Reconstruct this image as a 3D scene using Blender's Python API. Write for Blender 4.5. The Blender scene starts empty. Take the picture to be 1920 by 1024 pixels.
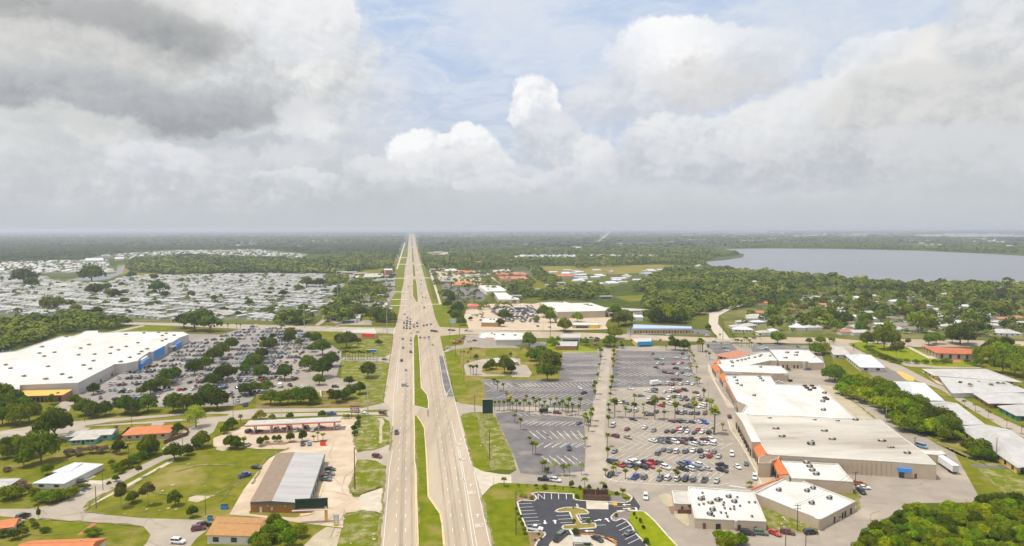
import bpy, math, random
import numpy as np
from mathutils import Vector, Matrix
random.seed(7); RNG = np.random.default_rng(11)
R = math.radians
SC = bpy.context.scene
COL = SC.collection
# ---------------------------------------------------------------- camera
CAMH = 104.0; FPX = 1280.0; HOR = 427.5
pit = math.atan((512 - HOR) / FPX); rol = 0.0026
X0 = Vector((1, 0, 0)); F0 = Vector((0, math.cos(pit), -math.sin(pit))); U0 = X0.cross(F0)
RV = math.cos(rol) * X0 - math.sin(rol) * U0; UV = math.sin(rol) * X0 + math.cos(rol) * U0
cam = bpy.data.cameras.new('camera'); camo = bpy.data.objects.new('camera', cam); COL.objects.link(camo)
cam.sensor_width = 36; cam.lens = 36 * FPX / 1920; cam.clip_end = 200000; cam.clip_start = 1
M = Matrix((RV, UV, -F0)).transposed().to_4x4(); M.translation = (0, 0, CAMH)
camo.matrix_world = M; SC.camera = camo

def G(x, y, z=0.0):
    """point of the plane at height z seen in direction of the photo coordinate"""
    d = F0 + (x - 960) / FPX * RV + (512 - y) / FPX * UV
    t = (z - CAMH) / d.z
    return Vector((d.x * t, d.y * t, z))
FR = dict(A=(0, 420, 4), B=(480, 420, 4), C=(960, 420, 4), D=(1440, 420, 4), E=(0, 600, 4), F=(480, 600, 4), G=(960, 600, 4), H=(1440, 600, 4),
          I=(0, 768, 4), J=(480, 768, 4), K=(960, 768, 4), L=(1440, 768, 4), a=(1320, 636, 8), b=(1340, 764, 8), c=(1560, 780, 8), d=(1390, 880, 8),
          e=(960, 896, 8), f=(1160, 896, 8), g=(440, 768, 8), h=(460, 896, 8), r=(700, 880, 7.11), s=(700, 740, 7.11), t=(700, 600, 7.11), X=(0, 0, 1))
def px(s, fr='X'):
    out = []
    for w in s.split():
        if w in FR: fr = w; continue
        v = [float(q) for q in w.split(',')[:2]]
        f = FR[fr]; out.append((f[0] + v[0] / f[2], f[1] + v[1] / f[2]))
    return out
def W(s, z=0.0): return [G(x, y, z) for x, y in px(s)]
def mpp(y): return CAMH / max(y - HOR, 3)      # metres per photo pixel, sideways

# ---------------------------------------------------------------- materials
def newmat(name):
    m = bpy.data.materials.new(name); m.use_nodes = True
    nt = m.node_tree; return m, nt, nt.nodes['Principled BSDF']
def mat(name, c, c2=None, scale=.2, rough=.85, detail=6, lo=.35, hi=.65, world=True, c3=None, scale3=.02, metal=0, spec=.3, rnd=0, stretch=None, coat=0, bump=0, seams=None):
    m, nt, b = newmat(name)
    b.inputs['Roughness'].default_value = rough; b.inputs['Metallic'].default_value = metal
    b.inputs['Specular IOR Level'].default_value = spec
    if coat: b.inputs['Coat Weight'].default_value = coat
    b.inputs['Base Color'].default_value = (*c, 1)
    N = nt.nodes.new; L = nt.links.new
    src = None
    if c2 is not None:
        if world: g = N('ShaderNodeNewGeometry'); vec = g.outputs['Position']
        else: g = N('ShaderNodeTexCoord'); vec = g.outputs['Object']
        if stretch:
            mp = N('ShaderNodeMapping'); mp.inputs['Scale'].default_value = stretch[:3]
            if len(stretch) > 3: mp.inputs['Rotation'].default_value = (0, 0, R(stretch[3]))
            L(vec, mp.inputs['Vector']); vec = mp.outputs[0]
        def layer(sc, a, bb, l, h):
            n = N('ShaderNodeTexNoise'); n.inputs['Scale'].default_value = sc; n.inputs['Detail'].default_value = detail
            n.inputs['Roughness'].default_value = .6
            L(vec, n.inputs['Vector'])
            r = N('ShaderNodeMapRange'); r.inputs[1].default_value = l; r.inputs[2].default_value = h; L(n.outputs['Fac'], r.inputs[0])
            x = N('ShaderNodeMix'); x.data_type = 'RGBA'; L(r.outputs[0], x.inputs[0])
            for v, i in ((a, 6), (bb, 7)):
                if isinstance(v, tuple): x.inputs[i].default_value = (*v, 1)
                else: L(v, x.inputs[i])
            return x.outputs[2], n
        src, n1 = layer(scale, c, c2, lo, hi)
        if c3 is not None: src, _ = layer(scale3, src, c3, .52, .66)
        if bump:
            bp = N('ShaderNodeBump'); bp.inputs['Strength'].default_value = bump; bp.inputs['Distance'].default_value = .3
            L(n1.outputs['Fac'], bp.inputs['Height']); L(bp.outputs[0], b.inputs['Normal'])
    if seams:      # membrane seams as thin darker joints
        br = N('ShaderNodeTexBrick'); g2 = N('ShaderNodeNewGeometry'); L(g2.outputs['Position'], br.inputs['Vector']); br.inputs['Scale'].default_value = 1; br.inputs['Brick Width'].default_value = seams[0]; br.inputs['Row Height'].default_value = seams[1]; br.inputs['Mortar Size'].default_value = .06
        br.inputs['Color1'].default_value = (1, 1, 1, 1); br.inputs['Color2'].default_value = (.93, .93, .92, 1); br.inputs['Mortar'].default_value = (.74, .73, .70, 1)
        x = N('ShaderNodeMix'); x.data_type = 'RGBA'; x.blend_type = 'MULTIPLY'; x.inputs[0].default_value = 1; L(src, x.inputs[6]); L(br.outputs[0], x.inputs[7]); src = x.outputs[2]
    if rnd:
        oi = N('ShaderNodeObjectInfo'); hs = N('ShaderNodeHueSaturation')
        r = N('ShaderNodeMapRange'); r.inputs[3].default_value = 1 - rnd; r.inputs[4].default_value = 1 + rnd; L(oi.outputs['Random'], r.inputs[0]); L(r.outputs[0], hs.inputs['Value'])
        r2 = N('ShaderNodeMapRange'); r2.inputs[3].default_value = .5 - rnd * .07; r2.inputs[4].default_value = .5 + rnd * .07
        m2 = N('ShaderNodeMath'); m2.operation = 'MULTIPLY_ADD'; m2.inputs[1].default_value = 7.31; m2.inputs[2].default_value = 0
        m3 = N('ShaderNodeMath'); m3.operation = 'FRACT'; L(oi.outputs['Random'], m2.inputs[0]); L(m2.outputs[0], m3.inputs[0]); L(m3.outputs[0], r2.inputs[0]); L(r2.outputs[0], hs.inputs['Hue'])
        if src is not None: L(src, hs.inputs['Color'])
        else: hs.inputs['Color'].default_value = (*c, 1)
        src = hs.outputs[0]
    if src is not None: L(src, b.inputs['Base Color'])
    return m
def glassmat(name, c=(.02, .025, .03)):
    return mat(name, c, rough=.08, spec=.8)

MT = {}
def T(k, *a, **kw): MT[k] = mat(k, *a, **kw); return MT[k]
T('grass', (.085, .110, .005), (.215, .195, .020), scale=.16, c3=(.27, .22, .07), scale3=.03, rough=1, spec=.02, detail=14, lo=.28, hi=.72)
T('grass_lush', (.080, .125, .004), (.195, .195, .010), scale=.22, c3=(.23, .195, .045), scale3=.06, rough=1, spec=.02, detail=14, lo=.28, hi=.72)
T('grass_vivid', (.13, .19, .004), (.27, .27, .010), scale=.3, rough=1, spec=.02, detail=14, lo=.28, hi=.72)
T('grass_dry', (.14, .135, .014), (.31, .24, .075), scale=.15, c3=(.11, .135, .010), scale3=.03, rough=1, spec=.02, detail=14, lo=.28, hi=.72)
T('grass_worn', (.135, .155, .010), (.40, .33, .19), scale=.2, lo=.46, hi=.75, rough=1, spec=.02, detail=12)
T('land', (.085, .100, .012), (.130, .135, .020), scale=.02, c3=(.17, .15, .05), scale3=.0035, rough=1, spec=.02, detail=9)
T('far_land', (.05, .075, .022), (.11, .125, .05), scale=.006, c3=(.21, .20, .12), scale3=.0012, rough=1, spec=.02, detail=14)
T('forest_floor', (.045, .068, .008), (.085, .105, .016), scale=.05, rough=1, spec=.02)
T('neighbourhood', (.095, .12, .014), (.22, .19, .08), scale=.03, c3=(.055, .08, .012), scale3=.012, rough=1, spec=.02, detail=10)
T('home_grey', (.36, .36, .35), (.44, .44, .42), scale=.05)  # grey park roofs, toned down to include the cloud shade over them
T('home_dull', (.27, .265, .25), (.33, .32, .30), scale=.05)  # dullest park roof grey, cloud shade put into its colour too
T('park_ground', (.09, .115, .03), (.20, .19, .14), scale=.05, c3=(.07, .095, .015), scale3=.02, rough=1, spec=.05, detail=8)
T('concrete_road', (.455, .365, .262), (.345, .28, .205), scale=.3, c3=(.475, .39, .29), scale3=.03, rough=.9, stretch=(1, .05, 1, 8.4), spec=.1, detail=12, lo=.3, hi=.7)
T('concrete_lot', (.57, .45, .32), (.43, .34, .24), scale=.15, c3=(.60, .49, .36), scale3=.05, rough=.9, spec=.1, detail=12, lo=.3, hi=.72)
T('concrete_pale', (.56, .49, .385), (.46, .40, .31), scale=.3, rough=.9, spec=.1, detail=10)
T('street', (.33, .285, .225), (.42, .355, .28), scale=.12, c3=(.46, .39, .30), scale3=.03, rough=.92, spec=.1, detail=12, lo=.3, hi=.7)
T('lane_asphalt', (.36, .305, .24), (.275, .235, .19), scale=.12, c3=(.42, .355, .28), scale3=.02, rough=.92, spec=.1, detail=12, lo=.3, hi=.7)
T('store_asphalt', (.24, .215, .195), (.32, .285, .25), scale=.09, c3=(.38, .33, .28), scale3=.02, rough=.92, spec=.1, detail=12, lo=.3, hi=.7)
T('dark_asphalt', (.125, .115, .115), (.20, .185, .175), scale=.12, c3=(.27, .24, .21), scale3=.035, rough=.92, spec=.1, detail=12, lo=.3, hi=.7)
T('black_asphalt', (.052, .052, .06), (.068, .067, .074), scale=.2, rough=.9, spec=.1)
T('worn_patch', (.19, .165, .145), (.24, .21, .18), scale=.3, rough=.95, spec=.1)
T('sand', (.50, .42, .30), (.38, .33, .22), scale=.2, rough=1, spec=.05)
T('dirt', (.22, .13, .07), (.28, .19, .11), scale=.3, rough=1, spec=.05)
T('paint_white', (.72, .70, .66), (.5, .47, .42), scale=.8, lo=.5, hi=.8, rough=.7)
T('paint_worn', (.70, .65, .58), (.48, .43, .38), scale=.5, lo=.35, hi=.8, rough=.8)
T('paint_yellow', (.66, .54, .30), (.58, .46, .26), scale=.8, rough=.7)
T('paint_orange', (.75, .33, .04), rough=.7)
T('curb', (.66, .60, .50), (.55, .49, .4), scale=.5, rough=.85)
T('tyre_marks', (.31, .25, .18), (.40, .325, .24), scale=.4, rough=.9, stretch=(1, .05, 1, 8.4), detail=8)
T('water', (.15, .155, .175), (.185, .19, .205), scale=.006, rough=.3, spec=.4, stretch=(1, .35, 1, 0), detail=10)
T('roof_white', (.70, .68, .63), (.54, .515, .46), scale=.09, c3=(.57, .54, .48), scale3=.06, rough=.75, detail=14, lo=.42, hi=.72, seams=(9, 1.5), stretch=(1, .5, 1, 8))
T('roof_grey', (.43, .385, .325), (.62, .575, .50), scale=.10, c3=(.36, .31, .255), scale3=.05, rough=.8, stretch=(.22, 1, 1, -14), lo=.34, hi=.62, detail=14, seams=(12, 3))
T('roof_metal', (.36, .345, .33), (.47, .45, .43), scale=.35, rough=.55, stretch=(.12, 1, 1, 12), c3=(.38, .35, .33), scale3=.15, detail=10)
T('roof_villa', (.42, .405, .38), (.52, .50, .47), scale=.3, rough=.7, c3=(.40, .38, .35), scale3=.06)
T('roof_bright', (.62, .63, .64), (.54, .55, .56), scale=.2, rough=.5)
T('roof_brown', (.235, .175, .125), (.285, .215, .155), scale=.5, rough=.9)
T('roof_tan', (.46, .245, .095), (.36, .19, .075), scale=.8, rough=.9)
T('roof_orange', (.60, .21, .085), (.50, .17, .065), scale=.6, rough=.85, detail=12)
T('roof_coral', (.50, .21, .13), (.40, .165, .10), scale=.5, rough=.85, detail=12)
T('roof_tile', (.68, .19, .055), (.50, .13, .045), scale=1.1, rough=.8)
T('roof_red', (.50, .15, .075), (.42, .13, .07), scale=.3, rough=.85)
T('roof_grey_house', (.42, .39, .34), (.52, .49, .43), scale=.3, rough=.85)
T('roof_dark', (.20, .175, .15), (.27, .235, .20), scale=.3, rough=.85)
T('roof_yellow', (.70, .44, .10), (.62, .38, .09), scale=.3, rough=.7)
T('wall_beige', (.52, .42, .305), (.46, .37, .265), scale=.15, rough=.9)
T('wall_grey', (.55, .52, .47), (.50, .47, .42), scale=.15, rough=.9)
T('wall_white', (.72, .69, .63), (.62, .59, .53), scale=.4, rough=.85)
T('wall_brown', (.36, .17, .045), (.31, .145, .04), scale=.5, rough=.9)
T('wall_teal', (.16, .42, .38), rough=.8)
T('wall_brick', (.36, .16, .09), (.28, .13, .08), scale=1, rough=.9)
T('wall_yellow', (.70, .48, .16), rough=.85)
T('wall_pink', (.55, .27, .19), rough=.85)
T('trim_green', (.12, .15, .115), rough=.6)
T('trim_teal', (.05, .22, .16), rough=.6)
T('blue', (.03, .22, .62), (.05, .27, .66), scale=.5, rough=.5)
T('awning_blue', (.07, .27, .70), rough=.6)
T('roof_blue', (.36, .45, .58), (.40, .49, .60), scale=.3, rough=.6)
T('cyan', (.02, .30, .55), rough=.6)
T('red', (.80, .07, .02), rough=.4)
T('orange', (.86, .22, .03), rough=.4)
T('yellow', (.80, .50, .04), rough=.6)
T('dark_green', (.012, .040, .022), (.018, .052, .030), scale=.4, rough=.6)
T('dark', (.03, .028, .026), rough=.6)
T('brown_wood', (.13, .062, .03), (.17, .085, .045), scale=1, rough=.85)
T('pole_wood', (.16, .115, .08), rough=.9)
T('pole_steel', (.42, .44, .46), rough=.5, metal=.3)
T('unit_grey', (.50, .48, .44), (.42, .40, .36), scale=.6, rough=.6)
T('unit_tan', (.52, .45, .33), rough=.7)
T('metal', (.55, .55, .55), rough=.35, metal=.8)
T('white', (.80, .79, .76), rough=.4)
T('trunk', (.16, .12, .085), (.22, .17, .12), scale=2, rough=.95, world=False)
T('trunk_palm', (.24, .195, .15), (.30, .25, .19), scale=3, rough=.95, world=False)
MT['glass'] = glassmat('window_glass', (.035, .045, .05))
def leaf(k, c, c2, c3=None, rnd=.40, world=False, scale=2.2):
    c = tuple(v * .8 for v in c); c2 = tuple(v * 1.25 for v in c2)
    T(k, c, c2, scale=scale, rough=.85, spec=.05, rnd=rnd, world=world, c3=c3, scale3=scale * .5)
    nt = MT[k].node_tree; b = nt.nodes['Principled BSDF']
    o = [n for n in nt.nodes if n.type == 'OUTPUT_MATERIAL'][0]
    tr = nt.nodes.new('ShaderNodeBsdfTranslucent'); mx = nt.nodes.new('ShaderNodeMixShader'); mx.inputs[0].default_value = .22
    l = [x for x in nt.links if x.to_socket == b.inputs['Base Color']][0]
    nt.links.new(l.from_socket, tr.inputs[0]); nt.links.new(b.outputs[0], mx.inputs[1]); nt.links.new(tr.outputs[0], mx.inputs[2]); nt.links.new(mx.outputs[0], o.inputs[0])
leaf('leaf_oak', (.058, .092, .005), (.110, .145, .009))
leaf('leaf_mid', (.10, .155, .005), (.165, .205, .009))
leaf('leaf_bright', (.135, .205, .004), (.225, .275, .008))
leaf('leaf_lime', (.27, .29, .02), (.34, .34, .03))
leaf('leaf_pine', (.12, .125, .02), (.17, .165, .035))
leaf('leaf_purple', (.19, .13, .085), (.23, .17, .09))
leaf('leaf_palm', (.130, .170, .010), (.200, .230, .020))
leaf('leaf_palm_gold', (.24, .23, .02), (.30, .28, .03))
T('leaf_wood', (.075, .110, .010), (.190, .215, .022), scale=.09, rough=.9, spec=.02, c3=(.24, .24, .05), scale3=.010, detail=5)
T('leaf_wood_far', (.038, .062, .018), (.095, .120, .032), scale=.05, rough=.9, spec=.02, c3=(.15, .16, .055), scale3=.004, detail=5)  # dark far-leaf tone; on the left plain it carries painted-in cloud shade
T('leaf_wood_dark', (.045, .075, .010), (.095, .130, .014), scale=.2, rough=.9, spec=.02, c3=(.13, .155, .02), scale3=.02, detail=5)
T('verge', (.17, .165, .05), (.29, .25, .12), scale=.5, rough=1, spec=.02, detail=12, c3=(.12, .14, .01), scale3=.2)
T('crack', (.26, .225, .18), (.30, .26, .21), scale=.5, rough=1)
PAINT = {}
for k, c in dict(w=(.78, .77, .74), s=(.42, .43, .44), g=(.16, .17, .18), k=(.018, .018, .022), r=(.55, .02, .02), m=(.16, .02, .025), b=(.03, .10, .42),
                 l=(.20, .34, .50), t=(.36, .30, .22), o=(.45, .14, .04), n=(.02, .035, .10), y=(.75, .5, .05), G=(.10, .16, .12)).items():
    PAINT[k] = mat('car_paint_' + dict(w='white', s='silver', g='grey', k='black', r='red', m='maroon', b='blue', l='light_blue', t='tan', o='copper', n='navy', y='yellow', G='green')[k], c, rough=.28, spec=.5, coat=.6)
CNAME = dict(w='white', s='silver', g='grey', k='black', r='red', m='maroon', b='blue', l='light blue', t='tan', o='copper', n='navy', y='yellow', G='dark green')
MT['tyre'] = mat('tyre_rubber', (.02, .02, .02), rough=.9)
MT['lamp'] = mat('lamp_glass', (.6, .58, .52), rough=.2)
MT['tail'] = mat('tail_lamp', (.35, .02, .01), rough=.3)

# ---------------------------------------------------------------- mesh helpers
class MB:
    def __init__(s): s.v = []; s.f = []; s.m = []
    def poly(s, pts, m=0):
        n = len(s.v); s.v += [tuple(p) for p in pts]; s.f.append(tuple(range(n, n + len(pts)))); s.m.append(m)
    def faces(s, pts, fs, m=0):
        n = len(s.v); s.v += [tuple(p) for p in pts]
        for f in fs: s.f.append(tuple(n + i for i in f)); s.m.append(m)
    def prism(s, base, z0, z1, m=0, top=True, bot=False, mt=None):
        n = len(base); pts = [(p[0], p[1], z0) for p in base] + [(p[0], p[1], z1) for p in base]
        s.faces(pts, [(i, (i + 1) % n, n + (i + 1) % n, n + i) for i in range(n)], m)
        if top: s.faces([(p[0], p[1], z1) for p in base], [tuple(range(n))], m if mt is None else mt)
        if bot: s.faces([(p[0], p[1], z0) for p in base], [tuple(range(n))[::-1]], m)
    def box(s, c, sz, rot=0, m=0):
        """box standing on c (x,y,z bottom)"""
        ca, sa = math.cos(rot), math.sin(rot); hx, hy = sz[0] / 2, sz[1] / 2
        b = [(c[0] + ca * x - sa * y, c[1] + sa * x + ca * y) for x, y in ((-hx, -hy), (hx, -hy), (hx, hy), (-hx, hy))]
        s.prism(b, c[2], c[2] + sz[2], m, bot=True)
    def tube(s, a, b, r0, r1=None, n=6, m=0, cap=True):
        a = Vector(a); b = Vector(b); r1 = r0 if r1 is None else r1; d = (b - a).normalized()
        u = d.orthogonal().normalized(); w = d.cross(u)
        pts = [a + r0 * (math.cos(2 * math.pi * i / n) * u + math.sin(2 * math.pi * i / n) * w) for i in range(n)] + \
              [b + r1 * (math.cos(2 * math.pi * i / n) * u + math.sin(2 * math.pi * i / n) * w) for i in range(n)]
        fs = [(i, (i + 1) % n, n + (i + 1) % n, n + i) for i in range(n)]
        if cap: fs += [tuple(range(n))[::-1], tuple(range(n, 2 * n))]
        s.faces(pts, fs, m)
    def mesh(s, name, mats, off=None, smooth=False):
        me = bpy.data.meshes.new(name)
        v = s.v if off is None else [(x - off[0], y - off[1], z - off[2]) for x, y, z in s.v]
        me.from_pydata(v, [], s.f)
        for m in mats: me.materials.append(MT[m] if isinstance(m, str) else m)
        me.polygons.foreach_set('material_index', s.m)
        if smooth: me.polygons.foreach_set('use_smooth', [True] * len(s.f))
        me.update(); return me
def link(name, me, parent=None, loc=None, rz=0, scale=None):
    o = bpy.data.objects.new(name, me); COL.objects.link(o)
    if parent is not None: o.parent = parent
    if loc is not None: o.location = loc
    if rz: o.rotation_euler = (0, 0, rz)
    if scale is not None: o.scale = scale
    return o
def tag(o, label=None, cat=None, group=None, kind=None):
    if label: o['label'] = label
    if cat: o['category'] = cat
    if group: o['group'] = group
    if kind: o['kind'] = kind
    return o
def root(name, loc, label, cat, group=None, rz=0):
    o = bpy.data.objects.new(name, None); COL.objects.link(o); o.location = loc; o.rotation_euler = (0, 0, rz); o.empty_display_size = 1
    return tag(o, label, cat, group)
def part(name, mb, mats, parent, smooth=False):
    """mesh in world coordinates made a child of an unrotated thing"""
    p = parent; off = Vector((0, 0, 0))
    while p is not None: off += p.location; p = p.parent
    return link(name, mb.mesh(name, mats, off, smooth), parent)
TENS = 'twentieth thirtieth fortieth fiftieth sixtieth seventieth eightieth ninetieth'.split()
ONES = 'first second third fourth fifth sixth seventh eighth ninth tenth eleventh twelfth thirteenth fourteenth fifteenth sixteenth seventeenth eighteenth nineteenth'.split()
def ORD(n):
    if n < 20: return ONES[n - 1]
    if n > 99: return 'hundred-and-' + ORD(n - 100) if n > 100 else 'hundredth'
    t, o = divmod(n, 10)
    return TENS[t - 2] if o == 0 else TENS[t - 2].replace('ieth', 'y') + '-' + ONES[o - 1]
LAY = [0]
def ground(name, pts, m, z=None, label=None):
    """one flat sheet of the setting, each a little above the one before"""
    if z is None: LAY[0] += 1; z = .0013 * LAY[0]
    if isinstance(pts, str): pts = W(pts)
    mb = MB(); mb.poly([(p[0], p[1], z) for p in pts])
    o = link(name, mb.mesh(name, [m])); n = o.data.polygons[0].normal
    if n.z < 0: o.data.flip_normals()
    return tag(o, label, kind='structure')
def strip(mb, pts, w, z, m=0, h=0):
    """ribbon along a polyline, raised by h when it is a kerb"""
    pts = [Vector((p[0], p[1])) for p in pts]
    for a, b in zip(pts, pts[1:]):
        d = b - a
        if d.length < 1e-4: continue
        d.normalize(); n = Vector((-d.y, d.x)) * w / 2; e = d * (w * .3 if h else 0)
        q = [a + n - e, a - n - e, b - n + e, b + n + e]
        if h: mb.prism([(p.x, p.y) for p in q[::-1]], z, z + h, m)
        else: mb.poly([(p.x, p.y, z) for p in (q[1], q[2], q[3], q[0])], m)
def inside(p, poly):
    c = False; n = len(poly); x, y = p[0], p[1]
    for i in range(n):
        a, b = poly[i], poly[i - 1]
        if (a[1] > y) != (b[1] > y) and x < (b[0] - a[0]) * (y - a[1]) / (b[1] - a[1]) + a[0]: c = not c
    return c
def inside_np(P, poly):
    x, y = P[:, 0], P[:, 1]; c = np.zeros(len(P), bool)
    for i in range(len(poly)):
        a, b = poly[i], poly[i - 1]
        dy = (b[1] - a[1]) or 1e-9
        c ^= ((a[1] > y) != (b[1] > y)) & (x < (b[0] - a[0]) * (y - a[1]) / dy + a[0])
    return c
# ================================================================ GROUND
GZ = .14       # level on which vehicles stand
mb = MB(); S_ = 60000
for x0, x1, y0, y1 in ((-S_, S_, -3000, S_ * 1.2),): mb.poly([(x0, y0, -.6), (x1, y0, -.6), (x1, y1, -.6), (x0, y1, -.6)])
tag(link('ground', mb.mesh('ground', ['far_land'])), kind='structure')
ground('terrain', [(-900, -200), (900, -200), (1500, 1450), (-1300, 1450)], 'land', z=-.02)
# wooded and built-up ground
ground('forest_floor', 'X 0,437 755,437 742,500 662,512 480,513 300,516 235,517 215,500 160,490 0,492', 'forest_floor', z=-.30)
ground('forest_floor', 'X 785,437 1919,437 1919,470 1440,463 1360,466 1330,497 1000,500 860,505 800,505', 'forest_floor', z=-.29)
ground('forest_floor', 'A 0,745 340,735 520,690 740,700 1000,760 860,815 740,800 450,830 112,950 0,960', 'forest_floor')
ground('forest_floor', 'X 1085,562 1140,542 1250,505 1330,502 1350,509 1400,519 1490,528 1590,536 1640,544 1740,545 1919,548 1919,570 1500,585 1440,575 1330,580 1290,600 1145,577', 'forest_floor')
ground('terrain', 'X 1440,560 1500,535 1600,540 1640,546 1740,548 1919,550 1919,636 1560,632 1440,630 1370,632 1350,590', 'neighbourhood')
ground('terrain', 'X 0,516 60,512 115,529 200,529 240,516 300,515 480,512 600,513 665,515 640,540 630,562 600,590 560,604 330,601 225,603 180,590 120,595 0,596', 'park_ground')
ground('terrain', 'X 0,492 200,487 216,512 60,514 0,516', 'park_ground')
ground('terrain', 'X 160,482 300,470 480,468 578,476 560,486 480,485 350,481 250,487', 'park_ground', z=-.27)
ground('field', 'X 998,500 1235,496 1292,500 1243,509 1155,515 1015,514', 'grass_dry')
ground('field', 'X 1000,520 1060,530 1050,548 985,552 960,540 965,528', 'grass')
ground('field', 'X 1150,556 1230,552 1255,560 1180,566', 'grass')
ground('field', 'A 1050,765 1290,765 1290,805 840,815', 'grass_lush')
ground('field', 'B 130,285 300,262 450,262 530,278 420,288', 'grass_dry')
ground('field', 'B 600,230 740,212 800,212 760,240 640,242', 'sand')
ground('field', 'X 220,497 240,495 243,512 200,524 150,525 120,528 145,520 190,517 217,511', 'grass_dry')
ground('field', 'X 240,513 300,511 305,516 240,519', 'grass_dry')
ground('pond', 'X 122,526 160,519 217,513 222,501 234,498 230,512 205,523 180,526', 'water')
ground('lake', 'X 1318,491 1358,488 1392,483 1396,477 1360,467 1440,466 1560,467 1715,470 1830,475 1990,484 1990,546 1900,544 1640,540 1590,532 1490,524 1400,516 1350,505', 'water', z=.03)
for s in ('X 1720,443.5 1960,444.5 1960,440.5 1780,439.5 1700,441.5', 'X 1225,435.5 1330,433.2 1440,434 1440,436 1330,436.2', 'X 1440,435 1520,434.5 1520,436.5 1440,436.5', 'X 1035,444.8 1100,444.5 1100,446 1035,446'):
    ground('lake', s, 'water', z=-.2)
for s in ('X 1120,453 1126,453 1147,433.5 1143,433.5', 'X 960,438.5 1100,437.6 1100,438.6 960,439.6', 'X 1280,440 1420,439 1420,440 1280,441'):
    ground('road', s, 'street', z=-.2)
# near grass districts
ground('lawn', 'E 0,900 640,800 1150,780 1380,760 1640,760 1920,740 I 1920,850 0,1060', 'grass')
ground('lawn', 'E 0,830 0,600 500,600 520,640 1240,660 1740,640 F 0,630 0,560 480,530 620,520 770,480 960,280 1010,290 950,620 780,662 400,668 E 1400,697 560,765 340,720 240,795', 'grass')
ground('mulch_bed', 'F 0,640 240,650 480,640 480,625 800,610 930,590 900,632 500,650 60,660 0,658', 'dirt')
ground('lawn', 'F 640,300 720,190 900,110 1020,100 1020,280 990,300 950,620 780,620 640,440', 'grass_worn')
ground('lawn', 'X 480,609 760,612 760,632 640,640 480,622', 'grass')
ground('lawn', 'X 640,505 765,480 758,530 752,570 738,608 640,604 600,600 640,540', 'grass')
ground('lawn', 'X 777,439 800,510 812,560 900,600 900,618 824,615 808,570 790,500', 'grass_lush')
ground('lawn', 'X 740,500 765,460 760,520 752,560 748,575 738,608 728,606 732,560', 'grass_lush')
ground('lawn', 'X 0,790 130,800 400,838 490,842 540,842 490,876 457,918 430,963 480,967 644,989 660,960 712,1000 684,1400 -500,1400 -200,900', 'grass')
# ------------------------------------------------ left: store district
ground('parking_lot', 'E 490,600 545,520 1400,105 1665,110 1925,28 F 20,45 330,60 480,130 640,240 640,300 600,430 760,465 770,510 620,525 480,540 120,568 0,560 E 1880,610 1740,645 560,660', 'store_asphalt')
ground('parking_lot', 'F 110,360 200,180 400,190 340,300 600,440 760,465 770,510 480,540 120,520', 'lane_asphalt')
ground('road', 'E 130,240 0,290 0,310 110,265 240,232', 'street')
ground('road', 'X 0,597 92,599 225,604 330,606 480,609 640,613 740,615 742,626 640,622 480,618 330,611 225,608 92,603 0,601', 'street')
ground('road', 'A 760,822 1070,758 1090,765 860,818', 'street')
ground('road', 'E 0,835 240,795 350,700 490,595 560,590 510,700 550,760 900,735 1400,697 1720,685 1920,665 F 400,663 800,660 960,620 1060,590 1080,600 1080,780 1010,738 985,715 780,708 0,736 E 1600,768 1500,830 1320,935 1240,980 1210,968 1350,850 1440,800 1500,765 1380,755 1150,775 640,800 560,850 500,900 380,870 0,895', 'street')
ground('median', 'E 640,792 850,760 1400,712 1640,703 1720,705 1700,722 1380,742 1130,760 620,796', 'grass_dry')
ground('median', 'F 0,697 300,690 640,684 940,672 990,674 985,690 700,694 300,700 0,704', 'grass_lush')
ground('lawn', 'E 665,835 700,812 1140,775 1150,790 1080,810 950,835', 'grass_dry')
ground('street', 'E 560,850 620,805 680,810 600,860', 'street')
ground('street', 'I 1640,90 1600,170 1480,240 1440,280 1380,340 1240,375 950,525 840,600 660,690 620,740 640,770 800,790 1060,815 1300,822 1540,830 1560,900 1480,960 1400,1060 X 345,1400 180,1400 I 1040,1060 1100,1000 1130,940 1080,880 960,855 700,850 300,825 0,800 0,745 220,745 420,710 560,640 640,560 800,525 900,490 1220,345 1340,220 1480,150 1560,75', 'street')
ground('driveway', 'I 640,555 600,520 690,485 720,500 650,530 800,535 760,560', 'concrete_pale')
ground('path', 'I 620,745 640,735 1270,385 1300,370 1310,385 950,585 630,748', 'concrete_pale')
ground('sandy_patch', 'I 1410,685 1420,660 1480,640 1540,645 1620,640 1560,665 1480,697', 'sand')
ground('dirt_patch', 'I 1620,300 1630,265 1710,262 1720,300 1670,312', 'sand')
ground('driveway', 'I 580,940 700,845 735,850 610,940', 'roof_red')
ground('lawn', 'I 330,830 690,850 570,935 440,930 330,920', 'grass_lush')
ground('driveway', 'E 1140,775 1200,765 1240,775 1170,815 1130,812', 'street')
# gas station and strip lot
ground('forecourt', 'X 400,822 455,800 470,788 640,782 668,783 672,800 664,825 670,848 669,868 655,918 662,932 679,932 679,958 648,962 644,990 567,981 480,969 430,965 457,918 490,876 505,860 535,842 480,842 455,838 400,838', 'concrete_lot')
ground('mulch_bed', 'g 330,560 420,500 980,480 1390,470 1380,490 980,495 820,505 760,530 420,540', 'dirt')
ground('driveway', 'J 740,330 1000,262 1040,262 1000,430 960,420 900,385 760,378', 'street')
ground('driveway', 'J 775,655 790,640 955,585 970,600 975,800 940,780 900,765 790,762', 'concrete_pale')
ground('driveway', 'J 860,45 1000,55 1040,0 1040,60 1020,262 1000,262 1010,120 960,70', 'street')
ground('gravel_lot', 'J 320,1060 440,940 530,880 640,895 600,1060', 'sand')
ground('sand_strip', 'J 900,65 950,65 965,100 945,130 948,250 925,255 925,130 930,90', 'sand')
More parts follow.
